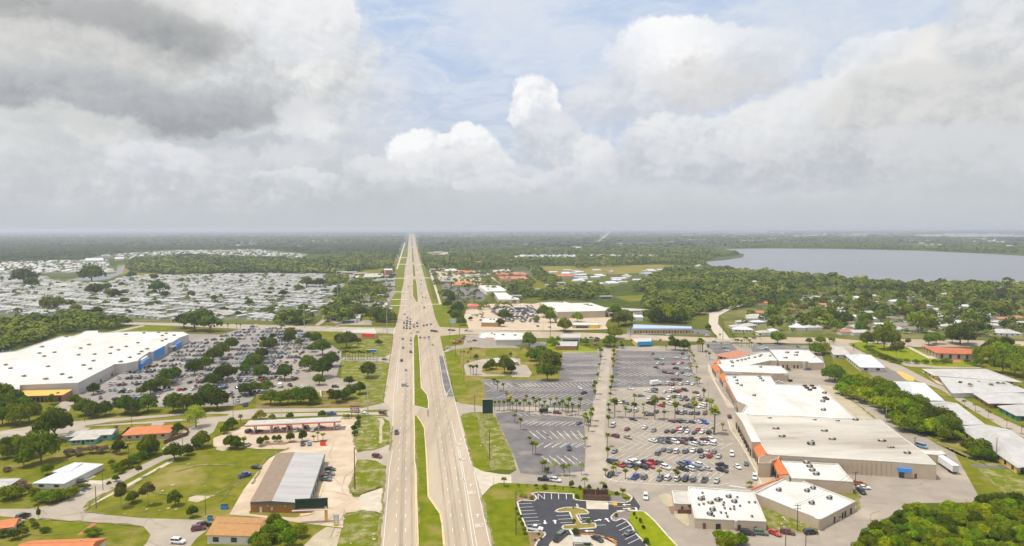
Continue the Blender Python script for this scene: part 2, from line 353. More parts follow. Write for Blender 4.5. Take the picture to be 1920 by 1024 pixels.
ground('lawn', 'h 60,500 200,485 480,500 830,540 830,580 740,600 350,575 60,540', 'grass_dry')
ground('lawn', 'h 560,640 900,700 980,740 700,1000 640,1060 560,1060 400,900', 'grass_lush')
# ------------------------------------------------ highway
ground('road', 'X 767.3,438.5 777.3,438.5 780,457 789,495 796,520 802,545 810,570 816,595 824,613 960,621 1040,622 1180,627 1300,632 1360,634 1440,632 1560,634 1625,640 1700,636 1960,641 1960,649 1700,651 1580,646 1440,643 1360,642 1180,637 1040,634 900,634 826,630 831,656 835,664 840.6,698 849,741 857,758 868,800 873,817 887,875 902.5,928 914,975 926.5,1024 1020,1400 680,1400 711,1024 722,890 730,845 736,800 734,770 724,757 719,752 722,742 729,690 733,660 737,634 738,625 742,612 751,570 753,545 757,530 759,505 764,480 766,450', 'concrete_road')
ground('driveway', 'X 830,662 838,655 850,656 870,645 890,648 870,655 850,662 836,670', 'street')
ground('driveway', 'X 700,672 720,671 733,662 731,682 720,678 640,676 640,671', 'street')
for s in ('X 738,606 752,545 759,520 765,470', ):
    pass
# resurfaced bits in dark asphalt
ground('road_patch', 't 860,475 925,475 1010,760 1075,1000 1080,1030 980,1030 940,880 890,700', 'dark_asphalt')
for i, s in enumerate(('X 790,1400 784,1024 781,932 780,880 777.4,866 776.6,782 778.5,779.5 781.5,780 790,792 795.6,803 798.4,838.5 800.6,880 803,932 825,964 829,984 832,1024 860,1400',
          'X 776.3,761 776.3,744 775.6,700 775,637 778,628 783.7,628 784.4,635 787,670 790,728 801,741 803.5,754 803.4,768',
          'X 774,524 780,524 782.5,540 784,566 780,566.5 774,555', 'X 773,497 777.5,497 779.5,520 774,517', 'X 771.8,465 774.5,465 776.5,492 772.8,492', 'X 770.8,442 772.6,442 774,462 771.3,462')):
    p = W(s); ground('median', p, 'grass_lush')
    mb = MB(); strip(mb, p + p[:1], .5, 0, h=.32); tag(link('kerb', mb.mesh('kerb', ['paint_yellow' if i == 0 else 'curb'])), kind='structure')
ground('median_tip', 'X 800.5,769 804,769 804.5,782 801.5,782', 'worn_patch')
# islands between highway and lots
ground('island', 'J 770,70 850,48 955,60 1000,90 1010,130 1000,240 960,280 870,308 800,312 760,300 735,225 790,100', 'grass_worn')
ground('sand_strip', 'J 905,65 950,65 965,100 945,130 948,250 925,255 925,130 930,90', 'sand')
ground('island', 'J 760,378 830,375 900,385 960,420 975,440 965,560 880,600 780,635 700,632 700,605 735,480 750,400', 'grass_worn')
ground('lawn', 'J 660,790 800,762 870,762 925,800 938,860 930,1100 560,1100 600,1040 650,900', 'grass_worn')
# right of the highway
ground('lawn', 't 890,215 1180,190 1400,190 1400,230 1150,290 1240,330 1180,350 1040,375 930,400', 'grass_lush')
ground('lawn', 't 945,435 1040,400 1280,365 1400,385 1500,380 1960,365 1960,560 1960,770 1430,790 1500,1040 1090,1040 1040,800', 'grass_dry')
ground('lawn', 't 945,435 1080,400 1160,500 1200,780 1290,1050 1090,1040 1040,800', 'grass_lush')
ground('lawn', 's 1090,20 1220,0 1500,0 1560,130 1400,150 1220,130 1120,100', 'grass_dry')
ground('driveway', 's 1095,95 1200,125 1400,150 1620,160 1800,200 1620,240 1300,235 1200,260 1160,300', 'street')
ground('lawn', 's 1165,300 1220,260 1300,235 1480,245 1620,240 1700,420 1900,930 1920,1000 1400,1020 1335,960 1230,550', 'grass_worn')
ground('lawn', 's 1175,310 1400,290 1430,420 1420,580 1560,820 1580,1000 1400,1015 1335,960 1230,550', 'grass_lush')
# ------------------------------------------------ plaza
ground('parking_lot', 'X 887,875 905,884 930,890 955,890 968,882 963,860 925,775 912,750 902,712 1000,712 1050,690 1055,660 1118,657 1125,652 1150,650 1290,648 1330,645 1420,645 1500,648 1540,662 1548,690 1620,740 1700,800 1790,850 1850,900 1885,930 1870,945 1700,955 1655,975 1600,1024 1480,1400 1388,1400 f 870,1024 740,885 560,680 480,600 380,515 290,500 220,400 200,300 130,240 e 1720,250 1440,190 1060,150 600,110 0,90 X 935,906 922,910 910,918 902,926 890,890', 'lane_asphalt')
ground('driveway', 'X 887,875 905,884 935,889 958,891 960,907 935,906 922,911 904,930', 'concrete_pale')
ground('parking_lot', 'X 903,713 960,713 1048,700 1050,690 1045,664 1128,661 1120,700 1110,768 960,762 926,764 913,748', 'dark_asphalt')
ground('parking_lot', 'X 1155,657 1290,660 1300,700 1312,722 1146,728', 'dark_asphalt')
ground('parking_lot', 'X 928,776 958,772 1094,785 1098,830 1096,884 1015,892 976,888 965,858', 'dark_asphalt')
ground('parking_lot', 'a 0,40 380,35 500,160 330,200 180,230 60,120 0,60', 'dark_asphalt')
ground('parking_lot', 'a 740,60 1000,85 1560,100 1700,180 1000,190 720,190', 'dark_asphalt')
ground('service_road', 'G 690,215 750,215 735,330 715,520 690,850 720,1020 K 720,400 690,500 545,500 560,300 600,30 G 640,520 665,330', 'street')
ground('alley', 'H 560,500 800,740 655,740 380,490', 'sand')
ground('walkway', 'a 60,370 90,420 170,650 300,860 450,1030 360,1030 220,780 60,480', 'concrete_lot')
ground('walkway', 'b 190,200 260,200 400,440 620,780 700,1000 620,1000 420,600 230,330', 'sand')
ground('walkway', 'b 620,960 860,930 940,1020 d 360,220 250,230', 'concrete_lot')
ground('lawn', 'G 0,300 G 90,210 260,210 380,240 350,460 180,450 0,450 -200,440 -200,220 0,205', 'grass')
ground('lawn', 'G 250,240 280,120 360,150 650,230 640,250 360,240', 'grass_vivid')
ground('driveway', 't 1200,600 1400,530 1700,500 1960,520 1960,740 1500,755 1240,740', 'street')
ground('lawn', 't 1440,690 1460,640 1600,600 1900,600 1960,720 1520,730', 'grass_dry')
ground('forecourt', 'G 130,225 150,160 260,165 250,240 200,225', 'dark_asphalt')
ground('pond_bank', 'G 30,330 110,340 150,400 130,430 0,430 0,350', 'street')
# across the cross road
ground('parking_lot', 'B 1590,600 1880,600 1920,620 C 0,590 150,600 330,730 300,800 0,800 B 1920,800 1600,790 1560,700', 'concrete_lot')
ground('parking_lot', 'C 0,740 310,745 700,760 720,790 300,800 0,800', 'concrete_lot')
ground('parking_lot', 'B 1400,480 1690,475 1720,560 1700,580 1500,585 1400,560', 'dark_asphalt')
ground('parking_lot', 'B 1380,430 1480,400 1480,480 1400,480', 'dark_asphalt')
ground('parking_lot', 'C 860,790 905,780 1470,795 1500,830 860,830', 'dark_asphalt')
ground('parking_lot', 'C 130,605 210,590 330,740 350,700 740,700 790,680 700,625 750,640 800,690 720,720 700,760 640,760 340,745', 'concrete_lot')
ground('parking_lot', 't 950,380 1000,360 1200,330 1230,200 1400,195 1960,370 1480,378 1280,360 1050,395', 'lane_asphalt')
ground('road', 'B 1690,355 1740,370 1920,520 C 0,545 70,560 40,560 0,515 B 1900,495', 'concrete_pale')
ground('road', 'C 700,625 1320,655 1500,665 1490,672 1320,664 700,634', 'concrete_pale')
ground('road', 'C 1320,655 1480,665 1560,650 1700,590 1900,572 1925,572 1925,582 1760,602 1640,640 1550,690 1545,750 1600,820 1640,870 1560,870 1500,800 1475,740 1480,672', 'concrete_pale')
ground('road', 'D 200,412 330,410 500,450 510,470 460,465 330,425', 'concrete_pale')
ground('road', 'D 1090,710 1160,690 1130,720 1150,770 1230,805 1260,810 1240,830 1190,815 1110,770', 'street')
ground('road', 'D 1310,640 1430,590 1440,600 1330,645', 'street')
ground('road', 'D 470,640 560,620 570,630 480,652', 'concrete_pale')
ground('road', 'D 310,660 350,650 370,740 330,750', 'concrete_pale')
ground('road', 'B 1050,340 1062,340 1122,140 1112,140', 'concrete_pale', z=.2)
ground('road', 'B 1298,350 1315,350 1392,604 1375,604', 'concrete_pale')
for y0 in (250, 300, 405, 508, 565, 610): ground('driveway', f'B {1125 - (y0 - 250) * .16 - 60:.0f},{y0} 1140,{y0} 1140,{y0 + 5} {1125 - (y0 - 250) * .16 - 60:.0f},{y0 + 5}', 'concrete_pale')
for y0 in (300, 403, 600): ground('driveway', f'B 1220,{y0} {1285 + (y0 - 300) * .3:.0f},{y0} {1285 + (y0 - 300) * .3:.0f},{y0 + 5} 1220,{y0 + 5}', 'concrete_pale')
ground('parking_lot', 'B 630,640 660,595 870,595 890,575 1000,590 1005,640 980,650 880,600 860,620 660,625', 'store_asphalt')
ground('parking_lot', 'B 890,575 1000,585 1005,640 900,630', 'dark_asphalt')
ground('road', 'B 505,608 590,545 612,550 560,612', 'street')
ground('road', 'B 440,760 520,700 560,700 470,765', 'street')
ground('road', 'B 725,420 770,365 795,368 745,424', 'concrete_pale')
ground('parking_lot', 'B 590,690 640,640 700,660 720,730 860,720 870,760 640,760 550,735', 'lane_asphalt')
# ------------------------------------------------ villas to the right
ground('lawn', 'X 1560,655 1919,655 1960,1064 1840,940 1790,850 1640,740 1562,690', 'grass')
ground('lawn', 'H 1000,210 1600,290 1600,350 1250,350 960,320 720,230 600,175 700,165', 'grass_vivid')
ground('street', 'H 480,160 590,180 760,270 1000,345 1060,375 1280,490 1440,530 1920,545 1960,550 1960,565 1450,562 1440,575 1560,640 1750,740 1960,830 1960,900 1800,830 1500,660 1300,525 960,400 850,330 600,250 440,190', 'street')
ground('street', 'H 980,330 1060,310 1250,350 1600,355 1600,362 1250,360 1060,350', 'street')
ground('lawn', 'H 1060,375 1160,375 1280,470 1420,515 1600,535 1440,530 1280,490', 'grass_lush')
ground('lawn', 'H 1420,560 1540,565 1720,680 1960,740 1960,780 1780,740 1600,640', 'grass_lush')
ground('parking_lot', 'H 730,375 850,350 960,390 1100,460 870,455 800,440', 'worn_patch')
ground('mulch_bed', 'H 960,390 1000,388 1100,435 1090,460 1040,455', 'roof_yellow')
ground('path', 'H 1150,385 1180,400 1290,470 1400,515 1620,540 1600,545 1380,520 1270,478', 'concrete_pale')
ground('path', 'H 1060,200 1200,270 1560,290 1560,305 1200,290 1040,205', 'concrete_pale')
ground('path', 'H 1370,292 1440,295 1450,320 1390,318', 'roof_coral')
ground('driveway', 'L 1500,405 1540,412 1780,430 1960,440 1960,452 1640,440 1540,432', 'dark_asphalt')
ground('lawn', 'L 640,1060 700,900 870,850 940,780 1130,705 1530,700 1580,640 1760,620 1960,660 1960,1060', 'forest_floor')
ground('lawn', 'd 290,550 700,700 1200,885 1130,930 860,960 560,940 380,920 380,790', 'grass_worn')
ground('lawn', 'd 1290,290 1700,310 1760,420 1770,560 1730,610 1700,470 1400,350', 'grass_dry')
ground('lawn', 'L 1150,180 1200,190 1300,260 1420,340 1560,375 1760,415 1760,425 1660,425 1540,405 1450,350 1290,280 1180,205', 'grass_worn')
ground('lawn', 'L 1570,450 1700,445 1960,470 1960,760 1900,700 1800,630', 'grass_worn')
# ------------------------------------------------ bank lot
ground('lawn', 'X 904,932 922,913 935,906 975,907 1000,1064 1060,1400 1020,1400 926,1024 914,975', 'grass_lush')
ground('lawn', 'e -100,80 0,90 600,112 1060,152 1440,192 1720,250 1800,310 1760,380 1440,380 920,345 400,260 80,370 240,820 380,860 340,1060 X 1062,1400 1018,1400 937,1064 930,960', 'grass_lush')
ground('parking_lot', 'e 80,365 150,345 330,355 370,315 290,245 400,225 920,250 925,325 1000,345 1110,350 1440,372 1700,380 1790,330 1815,280 1920,430 f 300,500 170,530 e 1720,500 1560,530 1480,590 1500,640 1560,655 1650,620 1720,650 1800,740 f 350,940 450,1064 X 1330,1400 1060,1400 e 330,1064 380,960 500,860 480,820 230,820', 'black_asphalt')
ground('lawn', 'f 160,510 290,500 380,515 480,600 560,680 740,885 870,1024 X 1386,1400 1332,1400 f 450,1064 360,940 200,700 150,640', 'grass_vivid')
ground('mulch_bed', 'e 1500,590 1560,540 1700,510 1770,520 1770,640 1720,640 1650,610 1560,645 1510,630', 'worn_patch')
ground('mulch_bed', 'e 1450,275 1640,270 1690,330 1720,360 1600,370 1440,365', 'worn_patch')
ground('mulch_bed', 'e 60,300 120,250 280,235 350,310 330,345 150,340 70,350', 'dirt')
ground('mulch_bed', 'e 235,830 460,830 480,850 380,950 330,1060 280,1060 260,900', 'dirt')
ground('verge', 'e 20,360 70,380 230,830 280,1060 200,1060 60,600', 'grass')
ground('concrete_pad', 'e 1108,352 1440,372 1448,480 1120,476', 'concrete_pale')
isl = []
for s, mm in (('e 650,515 690,480 800,455 960,452 1090,480 1150,530 1130,552 960,560 1010,650 1050,700 1240,690 1262,725 1250,762 1000,778 790,785 750,755 780,722 960,715 900,610 860,515 720,525', 'grass_dry'),):
    p = W(s); ground('island', p, mm); isl.append(p)
ground('concrete_pad', 'e 540,1064 560,1000 620,930 810,870 1000,860 1250,870 1400,930 1540,1000 1560,1064', 'concrete_pale')
ground('walkway', 'f 600,290 620,260 700,240 770,245 810,300 820,430 730,440 680,400', 'sand')
ground('walkway', 'f 830,545 1030,545 1065,710 1040,740 980,700 860,610', 'sand')
ground('mulch_bed', 'f 740,440 820,430 830,555 790,540', 'dirt')
mb = MB()
for p in isl: strip(mb, p + p[:1], .55, 0, h=.34)
for s in ('e 80,370 150,345 330,355 372,320 345,270 290,245 400,225 700,240 922,250 925,325 1000,348 1440,372 1700,382 1770,360 1805,300 1720,250', 'e 80,370 100,450 150,600 235,822 470,822 505,850 480,890 380,965 335,1064',
          'e 1920,510 1720,500 1560,530 1485,590 1500,640 1560,658 1650,618 1720,650 1800,740 f 240,830 350,940 450,1064', 'f -20,510 160,495 290,500 380,515 480,600 560,680 740,885 870,1024 900,1064'):
    strip(mb, W(s), .55, 0, h=.34)
tag(link('kerb', mb.mesh('kerb', ['curb'])), kind='structure')
# storm kerbs in the plaza
mb = MB()
for s in ('b 195,200 240,340 430,620 620,960 d 300,230', 'a 60,370 90,420 170,650 300,860 450,1030', 'K 690,500 700,520 800,545 1100,568 1400,572 1560,575 1620,560', 'K 560,500 400,515 200,510'):
    strip(mb, W(s), .35, 0, h=.33)
tag(link('kerb', mb.mesh('kerb', ['paint_worn'])), kind='structure')

# worn margins where grass meets paving, and trodden tracks
def margin(s, w, m='verge', close=False):
    mb = MB(); p = W(s)
    if close: p = p + p[:1]
    LAY[0] += 1; q = []
    for a, b in zip(p, p[1:]):
        n = max(1, int((b - a).length / 3)); q += [a + (b - a) * (i / n) + Vector((random.uniform(-.5, .5), random.uniform(-.5, .5), 0)) for i in range(n)]
    q.append(p[-1])
    for i, (a, b) in enumerate(zip(q, q[1:])):
        d = (b - a).to_2d()
        if d.length < 1e-3: continue
        nn = Vector((-d.y, d.x)).normalized() * w * .5 * random.uniform(.5, 1.3)
        mb.poly([(a.x - nn.x, a.y - nn.y, .0013 * LAY[0]), (b.x - nn.x, b.y - nn.y, .0013 * LAY[0]), (b.x + nn.x, b.y + nn.y, .0013 * LAY[0]), (a.x + nn.x, a.y + nn.y, .0013 * LAY[0])]); LAY[0] += .15 if i % 2 else -.15
    return tag(link('verge', mb.mesh('verge', [m])), kind='structure')
for s, w in (('X 711,1024 722,890', 1.0), ('X 730,845 736,800', .9), ('X 722,742 729,690 733,660 737,634', .9), ('X 873,817 887,872', 1.0), ('X 905,934 914,975 926.5,1024', 1.1), ('X 833,668 840.6,698 849,741 854,752', 1.0), ('X 785,1020 782.5,932 781.5,880 778.5,800', .8), ('X 777.5,740 776.5,640', .8), ('X 800,740 790,728 787,670 784.4,635', .8),
             ('I 1130,625 1400,650 1600,640 1700,600 1830,540', .8), ('I 1300,470 1500,418 1760,415', 1.6), ('I 1650,690 1760,560 1850,500', .5), ('I 780,625 640,760', 1.2), ('I 950,600 1200,440', 1.1), ('J 770,90 735,225 760,300 870,306 965,270', 1.4), ('J 735,480 700,605 720,630 880,598 965,560', 1.2), ('J 660,800 800,764 925,800', 1.5),
             ('s 1400,260 1440,420 1440,580 1580,850 1600,1000', 2.2), ('I 300,822 700,848 1060,878', .8), ('I 660,700 640,770 800,788', .8), ('E 0,900 280,872 560,850', 1.3), ('E 640,798 1400,712', .9), ('L 1150,180 1300,262 1560,380', 2.0), ('L 1580,445 1790,640 1900,720', 1.6), ('d 1700,310 1765,420 1740,610', 1.0),
             ('H 500,540 640,610 800,740', 1.2), ('t 945,435 1200,390 1400,385', 1.2), ('G -200,440 0,452 180,452', 1.2), ('X 903,714 912,748', 1.0), ('X 925,776 963,860', 1.2), ('J 250,290 60,370 40,430 -30,560', .9)):
    margin(s, w)
mb = MB()
rg_ = random.Random(8); polys_ = [px(s) for s in ('I 700,770 1240,400 1600,300 1920,270 1850,480 1700,700 1540,815 1000,800', 'J 760,60 1000,90 960,280 760,300', 'J 660,790 930,800 930,1020 560,1020', 's 1175,310 1620,250 1900,1000 1400,1010', 'd 300,560 1180,890 400,900', 't 945,435 1380,365 1960,365 1400,700 1100,1000', 'L 1200,205 1750,415 1500,400', 'F 640,300 1000,120 950,620 780,620')]
for pl in polys_:
    x0, x1 = min(p[0] for p in pl), max(p[0] for p in pl); y0, y1 = min(p[1] for p in pl), max(p[1] for p in pl); k = 0
    for _ in range(900):
        x, y = rg_.uniform(x0, x1), rg_.uniform(y0, y1)
        if not inside((x, y), pl): continue
        k += 1
        if k > 26: break
        p = G(x, y); r0 = rg_.uniform(.12, .7); n_ = 7; z_ = .0013 * (LAY[0] + 2) + k * .00002
        mb.poly([(p.x + r0 * rg_.uniform(.5, 1.4) * math.cos(i * 6.283 / n_), p.y + r0 * rg_.uniform(.5, 1.8) * math.sin(i * 6.283 / n_), z_) for i in range(n_)], 0 if rg_.random() < .6 else 1)
tag(link('bare_patches', mb.mesh('bare_patches', ['sand', 'verge'])), 'small bare sandy spots scattered over the mown verges', 'bare ground', kind='stuff')
# cracks and repair seams in the old paving
mb = MB(); z_ = .0013 * (LAY[0] + 3)
for s, n in (('X 900,715 1095,700 1090,880 970,880', 26), ('X 1150,660 1310,660 1400,900 1150,900', 34), ('X 1420,940 1640,900 1860,930 1600,1020', 22), ('X 490,845 660,800 660,960 620,980', 16), ('I 0,760 620,770 1300,830 1500,950 1100,1010', 14), ('E 700,560 1500,200 1900,60 1900,560', 20)):
    pl = px(s); x0, x1 = min(p[0] for p in pl), max(p[0] for p in pl); y0, y1 = min(p[1] for p in pl), max(p[1] for p in pl); k = 0
    while k < n:
        x, y = rg_.uniform(x0, x1), rg_.uniform(y0, y1)
        if not inside((x, y), pl): continue
        k += 1; p = G(x, y).to_2d(); a = rg_.uniform(0, 6.283); q = [p]
        for _ in range(9): a += rg_.uniform(-.35, .35); q.append(q[-1] + Vector((math.cos(a), math.sin(a))) * rg_.uniform(1.5, 3.5))
        strip(mb, q, rg_.uniform(.08, .18), z_, 0)
LAY[0] += 3
tag(link('road_cracks', mb.mesh('road_cracks', ['crack'])), kind='structure')
# ---------------------------------------------------------------- painted markings
MZ = .0013 * (LAY[0] + 2)
GZ = MZ
def marks(name, m, segs, w=.15, z=None):
    mb = MB(); LAY[0] += 1
    for a, b in segs: strip(mb, [a, b], w, MZ if z is None else z)
    return tag(link(name, mb.mesh(name, [m])), kind='structure')
def along(s, off=0):
    return W(s)
def dashes(s, dash=3.05, gap=9.15):
    p = [Vector((q[0], q[1])) for q in W(s)]; out = []; t = 0
    for a, b in zip(p, p[1:]):
        L = (b - a).length; d = (b - a).normalized()
        while t < L: out.append((a + d * t, a + d * min(t + dash, L))); t += dash + gap
        t -= L
    return out
def lines(s):
    p = W(s); return list(zip(p, p[1:]))
segs = lines('X 690,1400 719,1024 730.5,880 736,845') + lines('X 736.5,800 738,745 744,690 747,660') + lines('X 1006,1400 919,1024 897,925 889,885') + lines('X 883,870 864,800 858,775 851,745 838,698') \
    + lines('X 942,1400 887,1024 869,900 860,850 846,790') + lines('X 950,1400 894,1024 876,920 862,845') + lines('X 756,610 761,560 763,520 767,460') + lines('X 722,740 737,650') + lines('X 744,735 751,640')
marks('road_marking', 'paint_white', segs, .22)
marks('road_marking', 'paint_yellow', lines('X 787,1400 780.5,1024 778,880 775.8,782') + lines('X 775.2,760 774.5,700 774,640') + lines('X 771.5,600 770.5,560 770,500 769.6,450') + lines('X 863,1400 834.5,1024 831,984 827.5,963 804.6,930 802,880 799.6,838') + lines('X 777,600 776,570'), .3)
marks('road_marking', 'paint_white', dashes('X 721,1400 741,1024 748,860 757,700 759.5,640') + dashes('X 754,1400 760.6,1024 761.3,860 763,760 765,700 766.5,640') + dashes('X 892,1400 852,1024 832,860 812,720 799,640')
      + dashes('X 922,1400 873,1024 851,860 826,720 810,640') + dashes('X 761.5,600 764.5,540 768.3,445') + dashes('X 766,600 767.6,540 769,450') + dashes('X 794,600 787.5,540 773.5,445') + dashes('X 804,610 795,560 775.3,445') + dashes('X 744,740 751,660'), .22)
marks('tyre_track', 'tyre_marks', lines('X 868,1064 863,1024 843,880 824,760 806,640') + lines('X 861,1064 856,1024 838,880 819,760 803,640') + lines('X 884,1064 879,1024 857,880 834,760 818,650') + lines('X 846,1064 842,1024 826,880 812,760 798,640')
      + lines('X 753,1024 757,880 764,700') + lines('X 749,1024 753,880 761,700') + lines('X 772,1024 771,880 770,700') + lines('X 768,600 769.5,500') + lines('X 788,600 780,520') + lines('X 797,600 786,520'), .55, z=MZ - .0012)
# turn arrows and ONLY legends beside the right lane
def arrow(mb, p, d, L=3.6, z=None, hook=0):
    p = Vector((p[0], p[1])); d = Vector((d[0], d[1])).normalized(); n = Vector((-d.y, d.x)); z = MZ if z is None else z
    q = [(-.5, -.13), (-.5, .13), (.15, .13), (.15, .42), (.5, 0), (.15, -.42), (.15, -.13)]
    mb.poly([(*(p + d * L * a - n * L * b * .7), z) for a, b in q][::-1])
    if hook: strip(mb, [p + d * L * .1, p + d * L * .1 + n * hook * L * .45], .35, z)
def letters(mb, text, p, d, w, h, z):
    """block letters on the ground, d = reading-up direction"""
    G5 = dict(O=['111', '101', '101', '101', '111'], N=['101', '111', '111', '101', '101'], L=['100', '100', '100', '100', '111'], Y=['101', '101', '010', '010', '010'])
    p = Vector((p[0], p[1])); d = Vector((d[0], d[1])).normalized(); n = Vector((d.y, -d.x)); cw = w / (len(text) * 4 - 1); ch = h / 5
    for i, c in enumerate(text):
        for r, row in enumerate(G5[c]):
            for k, b in enumerate(row):
                if b == '1':
                    o = p + n * ((i * 4 + k) * cw - w / 2) + d * (h / 2 - (r + 1) * ch)
                    mb.poly([(*(o), z), (*(o + n * cw), z), (*(o + n * cw + d * ch), z), (*(o + d * ch), z)])
HD = Vector((-math.sin(R(8.4)), math.cos(R(8.4))))
mb = MB()
for x, y in ((899, 986.5), (885, 925), (872, 900), (868, 862), (862, 834)):
    letters(mb, 'ONLY', G(x, y), HD, 3.0, 3.2, MZ)
for x, y in ((895.5, 968), (882.5, 911), (864, 825)): arrow(mb, G(x, y), HD, 3.4, hook=-1)
tag(link('road_marking', mb.mesh('road_marking', ['paint_worn'])), kind='structure')
marks('road_marking', 'paint_white', lines('t 925,470 1040,900 1075,1030 985,1020 985,980 1040,900') + lines('t 985,975 1060,1000') + lines('t 1005,945 1055,960') + lines('t 910,600 935,600') + lines('t 935,687 960,687') + lines('t 955,778 985,778') + lines('t 905,520 920,520') + lines('t 868,475 935,900 975,1000 985,1020'), .3)
marks('road_marking', 'paint_white', lines('X 738,628 741,614') + lines('X 742,629 776,631') + lines('X 784,627 826,631') + lines('X 742,610 772,611'), .5)
mb = MB()
for i in range(11):
    a = (s_ := i / 10); x = 706 + 5.5 * a
    strip(mb, [G(1005 / 4 + 480 if 0 else 732 + a * 10, 771 + i * .9), G(739 + a * 3, 771 + i * .9)], .35, MZ + .002)
tag(link('road_marking', mb.mesh('road_marking', ['paint_worn'])), kind='structure')
def stalls(a0, a1, n, v, w=.2, m='paint_worn', fr='X'):
    p0, p1 = px(a0, fr)[0], px(a1, fr)[0]; out = []
    for i in range(n):
        t = i / max(n - 1, 1); x = p0[0] + (p1[0] - p0[0]) * t; y = p0[1] + (p1[1] - p0[1]) * t
        out.append((G(x, y), G(x + v[0], y + v[1])))
    return out
SG = []
def srow(fr, a0, a1, n, vx, vy):
    SG.extend(stalls(a0, a1, n, (vx / 4, vy / 4), fr=fr))
# dark lot, far rows (frame G units)
for y, x0, x1, n, vx, vy in ((245, 380, 650, 13, 55, -10), (265, 370, 640, 12, 70, 20), (300, 350, 650, 13, 60, -14), (325, 360, 650, 12, 60, 25), (350, 400, 650, 11, 60, -15), (378, 410, 640, 10, 70, 28), (410, 420, 630, 9, 55, -18), (430, 430, 620, 9, 60, 30), (470, 430, 610, 8, 60, -22),
                             (475, 0, 600, 19, 45, 30), (475, -200, 0, 6, 45, 30), (540, -190, 560, 20, 75, -28), (560, -40, 560, 14, -75, 30), (600, 0, 560, 14, 70, 30), (640, 0, 560, 14, 60, -26),
                             (240, 780, 1300, 17, 60, -8), (255, 790, 1300, 16, 70, 18), (285, 790, 1310, 16, 60, -12), (310, 790, 1310, 15, 70, 22), (340, 790, 1330, 15, 70, 24), (370, 790, 1330, 15, 60, -14), (395, 790, 1350, 15, 70, 26), (425, 790, 1350, 14, 60, -18), (450, 790, 1380, 14, 75, 28), (485, 790, 1380, 13, 60, -22)):
    srow('G', f'{x0},{y}', f'{x1},{y}', n, vx, vy)
for y, x0, x1, n, vx, vy in ((540, 800, 1430, 13, 55, -20), (560, 820, 1430, 12, 60, 26), (600, 830, 1440, 12, 60, -22), (640, 850, 1450, 12, 65, 28), (690, 800, 1460, 12, 60, -24),
                             (755, 800, 1450, 14, 70, 34), (815, 820, 1480, 13, 85, -40), (845, 780, 1480, 13, -80, 38), (870, 780, 1500, 12, 85, 38), (905, 800, 1500, 12, 85, 40), (975, 800, 1560, 12, 95, -50), (1010, 780, 1520, 12, -90, 44)):
    srow('G', f'{x0},{y}', f'{x1},{y}', n, vx, vy)
for y, x0, x1, n, vx, vy in ((30, 40, 500, 11, 35, 20), (90, 120, 510, 9, -60, 25), (125, 130, 520, 9, 60, -32), (163, 130, 490, 8, 45, 40), (185, 160, 500, 8, 45, 40), (255, 235, 520, 6, -50, 30), (290, 240, 540, 6, 70, -38), (350, 220, 450, 5, 55, 45), (370, 260, 480, 5, 45, 45)):
    srow('K', f'{x0},{y}', f'{x1},{y}', n, vx, vy)
for y, x0, x1, n, vx, vy in ((400, 790, 1560, 12, 90, 55), (440, 800, 1560, 12, 80, 45), (510, 760, 1560, 14, -45, 40), (505, 800, 1560, 14, 45, -35)):
    srow('K', f'{x0},{y}', f'{x1},{y}', n, vx, vy)
for y, x0, x1, n, vx, vy in ((70, 0, 360, 12, 50, -12), (110, 20, 430, 12, 50, 14), (130, 760, 1480, 18, 60, -14)):
    SG.extend(stalls(f'{x0},{y}', f'{x1},{y}', n, (vx / 8, vy / 8), fr='a'))
marks('parking_marking', 'paint_worn', SG, .34)
ST = []
for i in range(7): a = 400 + i * 52; x = 95 + i * 21; ST.append((W(f'e {x},{a}')[0], W(f'e {x + 205 + i * 2},{a - 10}')[0]))
for x in (390, 485, 590, 697, 812): ST.append((W(f'e {x},245')[0], W(f'e {x + 4},330')[0]))
ST.append((W('e 390,245')[0], W('e 475,318')[0]))
for x, y in ((665, 580), (690, 633), (720, 686)): ST.append((W(f'e {x},{y}')[0], W(f'e {x + 195},{y - 12}')[0]))
for x, y in ((985, 560), (1005, 610), (1030, 662)): ST.append((W(f'e {x},{y}')[0], W(f'e {x + 165},{y - 6}')[0]))
for x, y in ((1565, 737), (1605, 803), (1650, 868), (1695, 935), (1740, 1000)): ST.append((W(f'e {x},{y}')[0], W(f'e {x + 170},{y - 82}')[0]))
ST += [(W('e 1262,722')[0], W('e 1405,716')[0]), (W('e 978,400')[0], W('e 980,455')[0]), (W('e 1000,555')[0], W('e 1040,640')[0])]
marks('parking_marking', 'paint_white', ST, .22)
marks('parking_marking', 'paint_white', [(W('e 865,790')[0], W('e 910,862')[0]), (W('e 1850,450')[0], W('e 1880,505')[0]), (W('e 975,400')[0], W('e 985,455')[0])], .7)
marks('parking_marking', 'paint_orange', [(W('e 1530,432')[0], W('e 1850,455')[0])] + [(W(f'e {1000 + i * 62},{862 + max(0, i - 3) ** 2 * 2.3}')[0], W(f'e {1060 + i * 62 + 20},{895 + max(0, i - 3) ** 2 * 3}')[0]) for i in range(9)] + lines('e 950,865 1080,850 1250,855 1400,895 1510,950 1565,1000 1550,1030'), .3)
ground('parking_marking', 'e 1500,385 1575,385 1580,422 1505,420', 'paint_orange', z=MZ)
mb = MB()
for s, d in (('e 1715,412', 'e 1680,412'), ('e 1725,472', 'e 1760,472'), ('e 1155,806', 'e 1120,806'), ('e 495,675', 'e 500,700'), ('e 645,668', 'e 640,650'), ('e 1288,645', 'e 1310,640'), ('e 1430,640', 'e 1415,625'), ('e 1460,400', 'e 1430,400')):
    a, b = W(s)[0], W(d)[0]; arrow(mb, a, b - a, 3.2)
tag(link('road_marking', mb.mesh('road_marking', ['paint_white'])), kind='structure')
mb = MB()
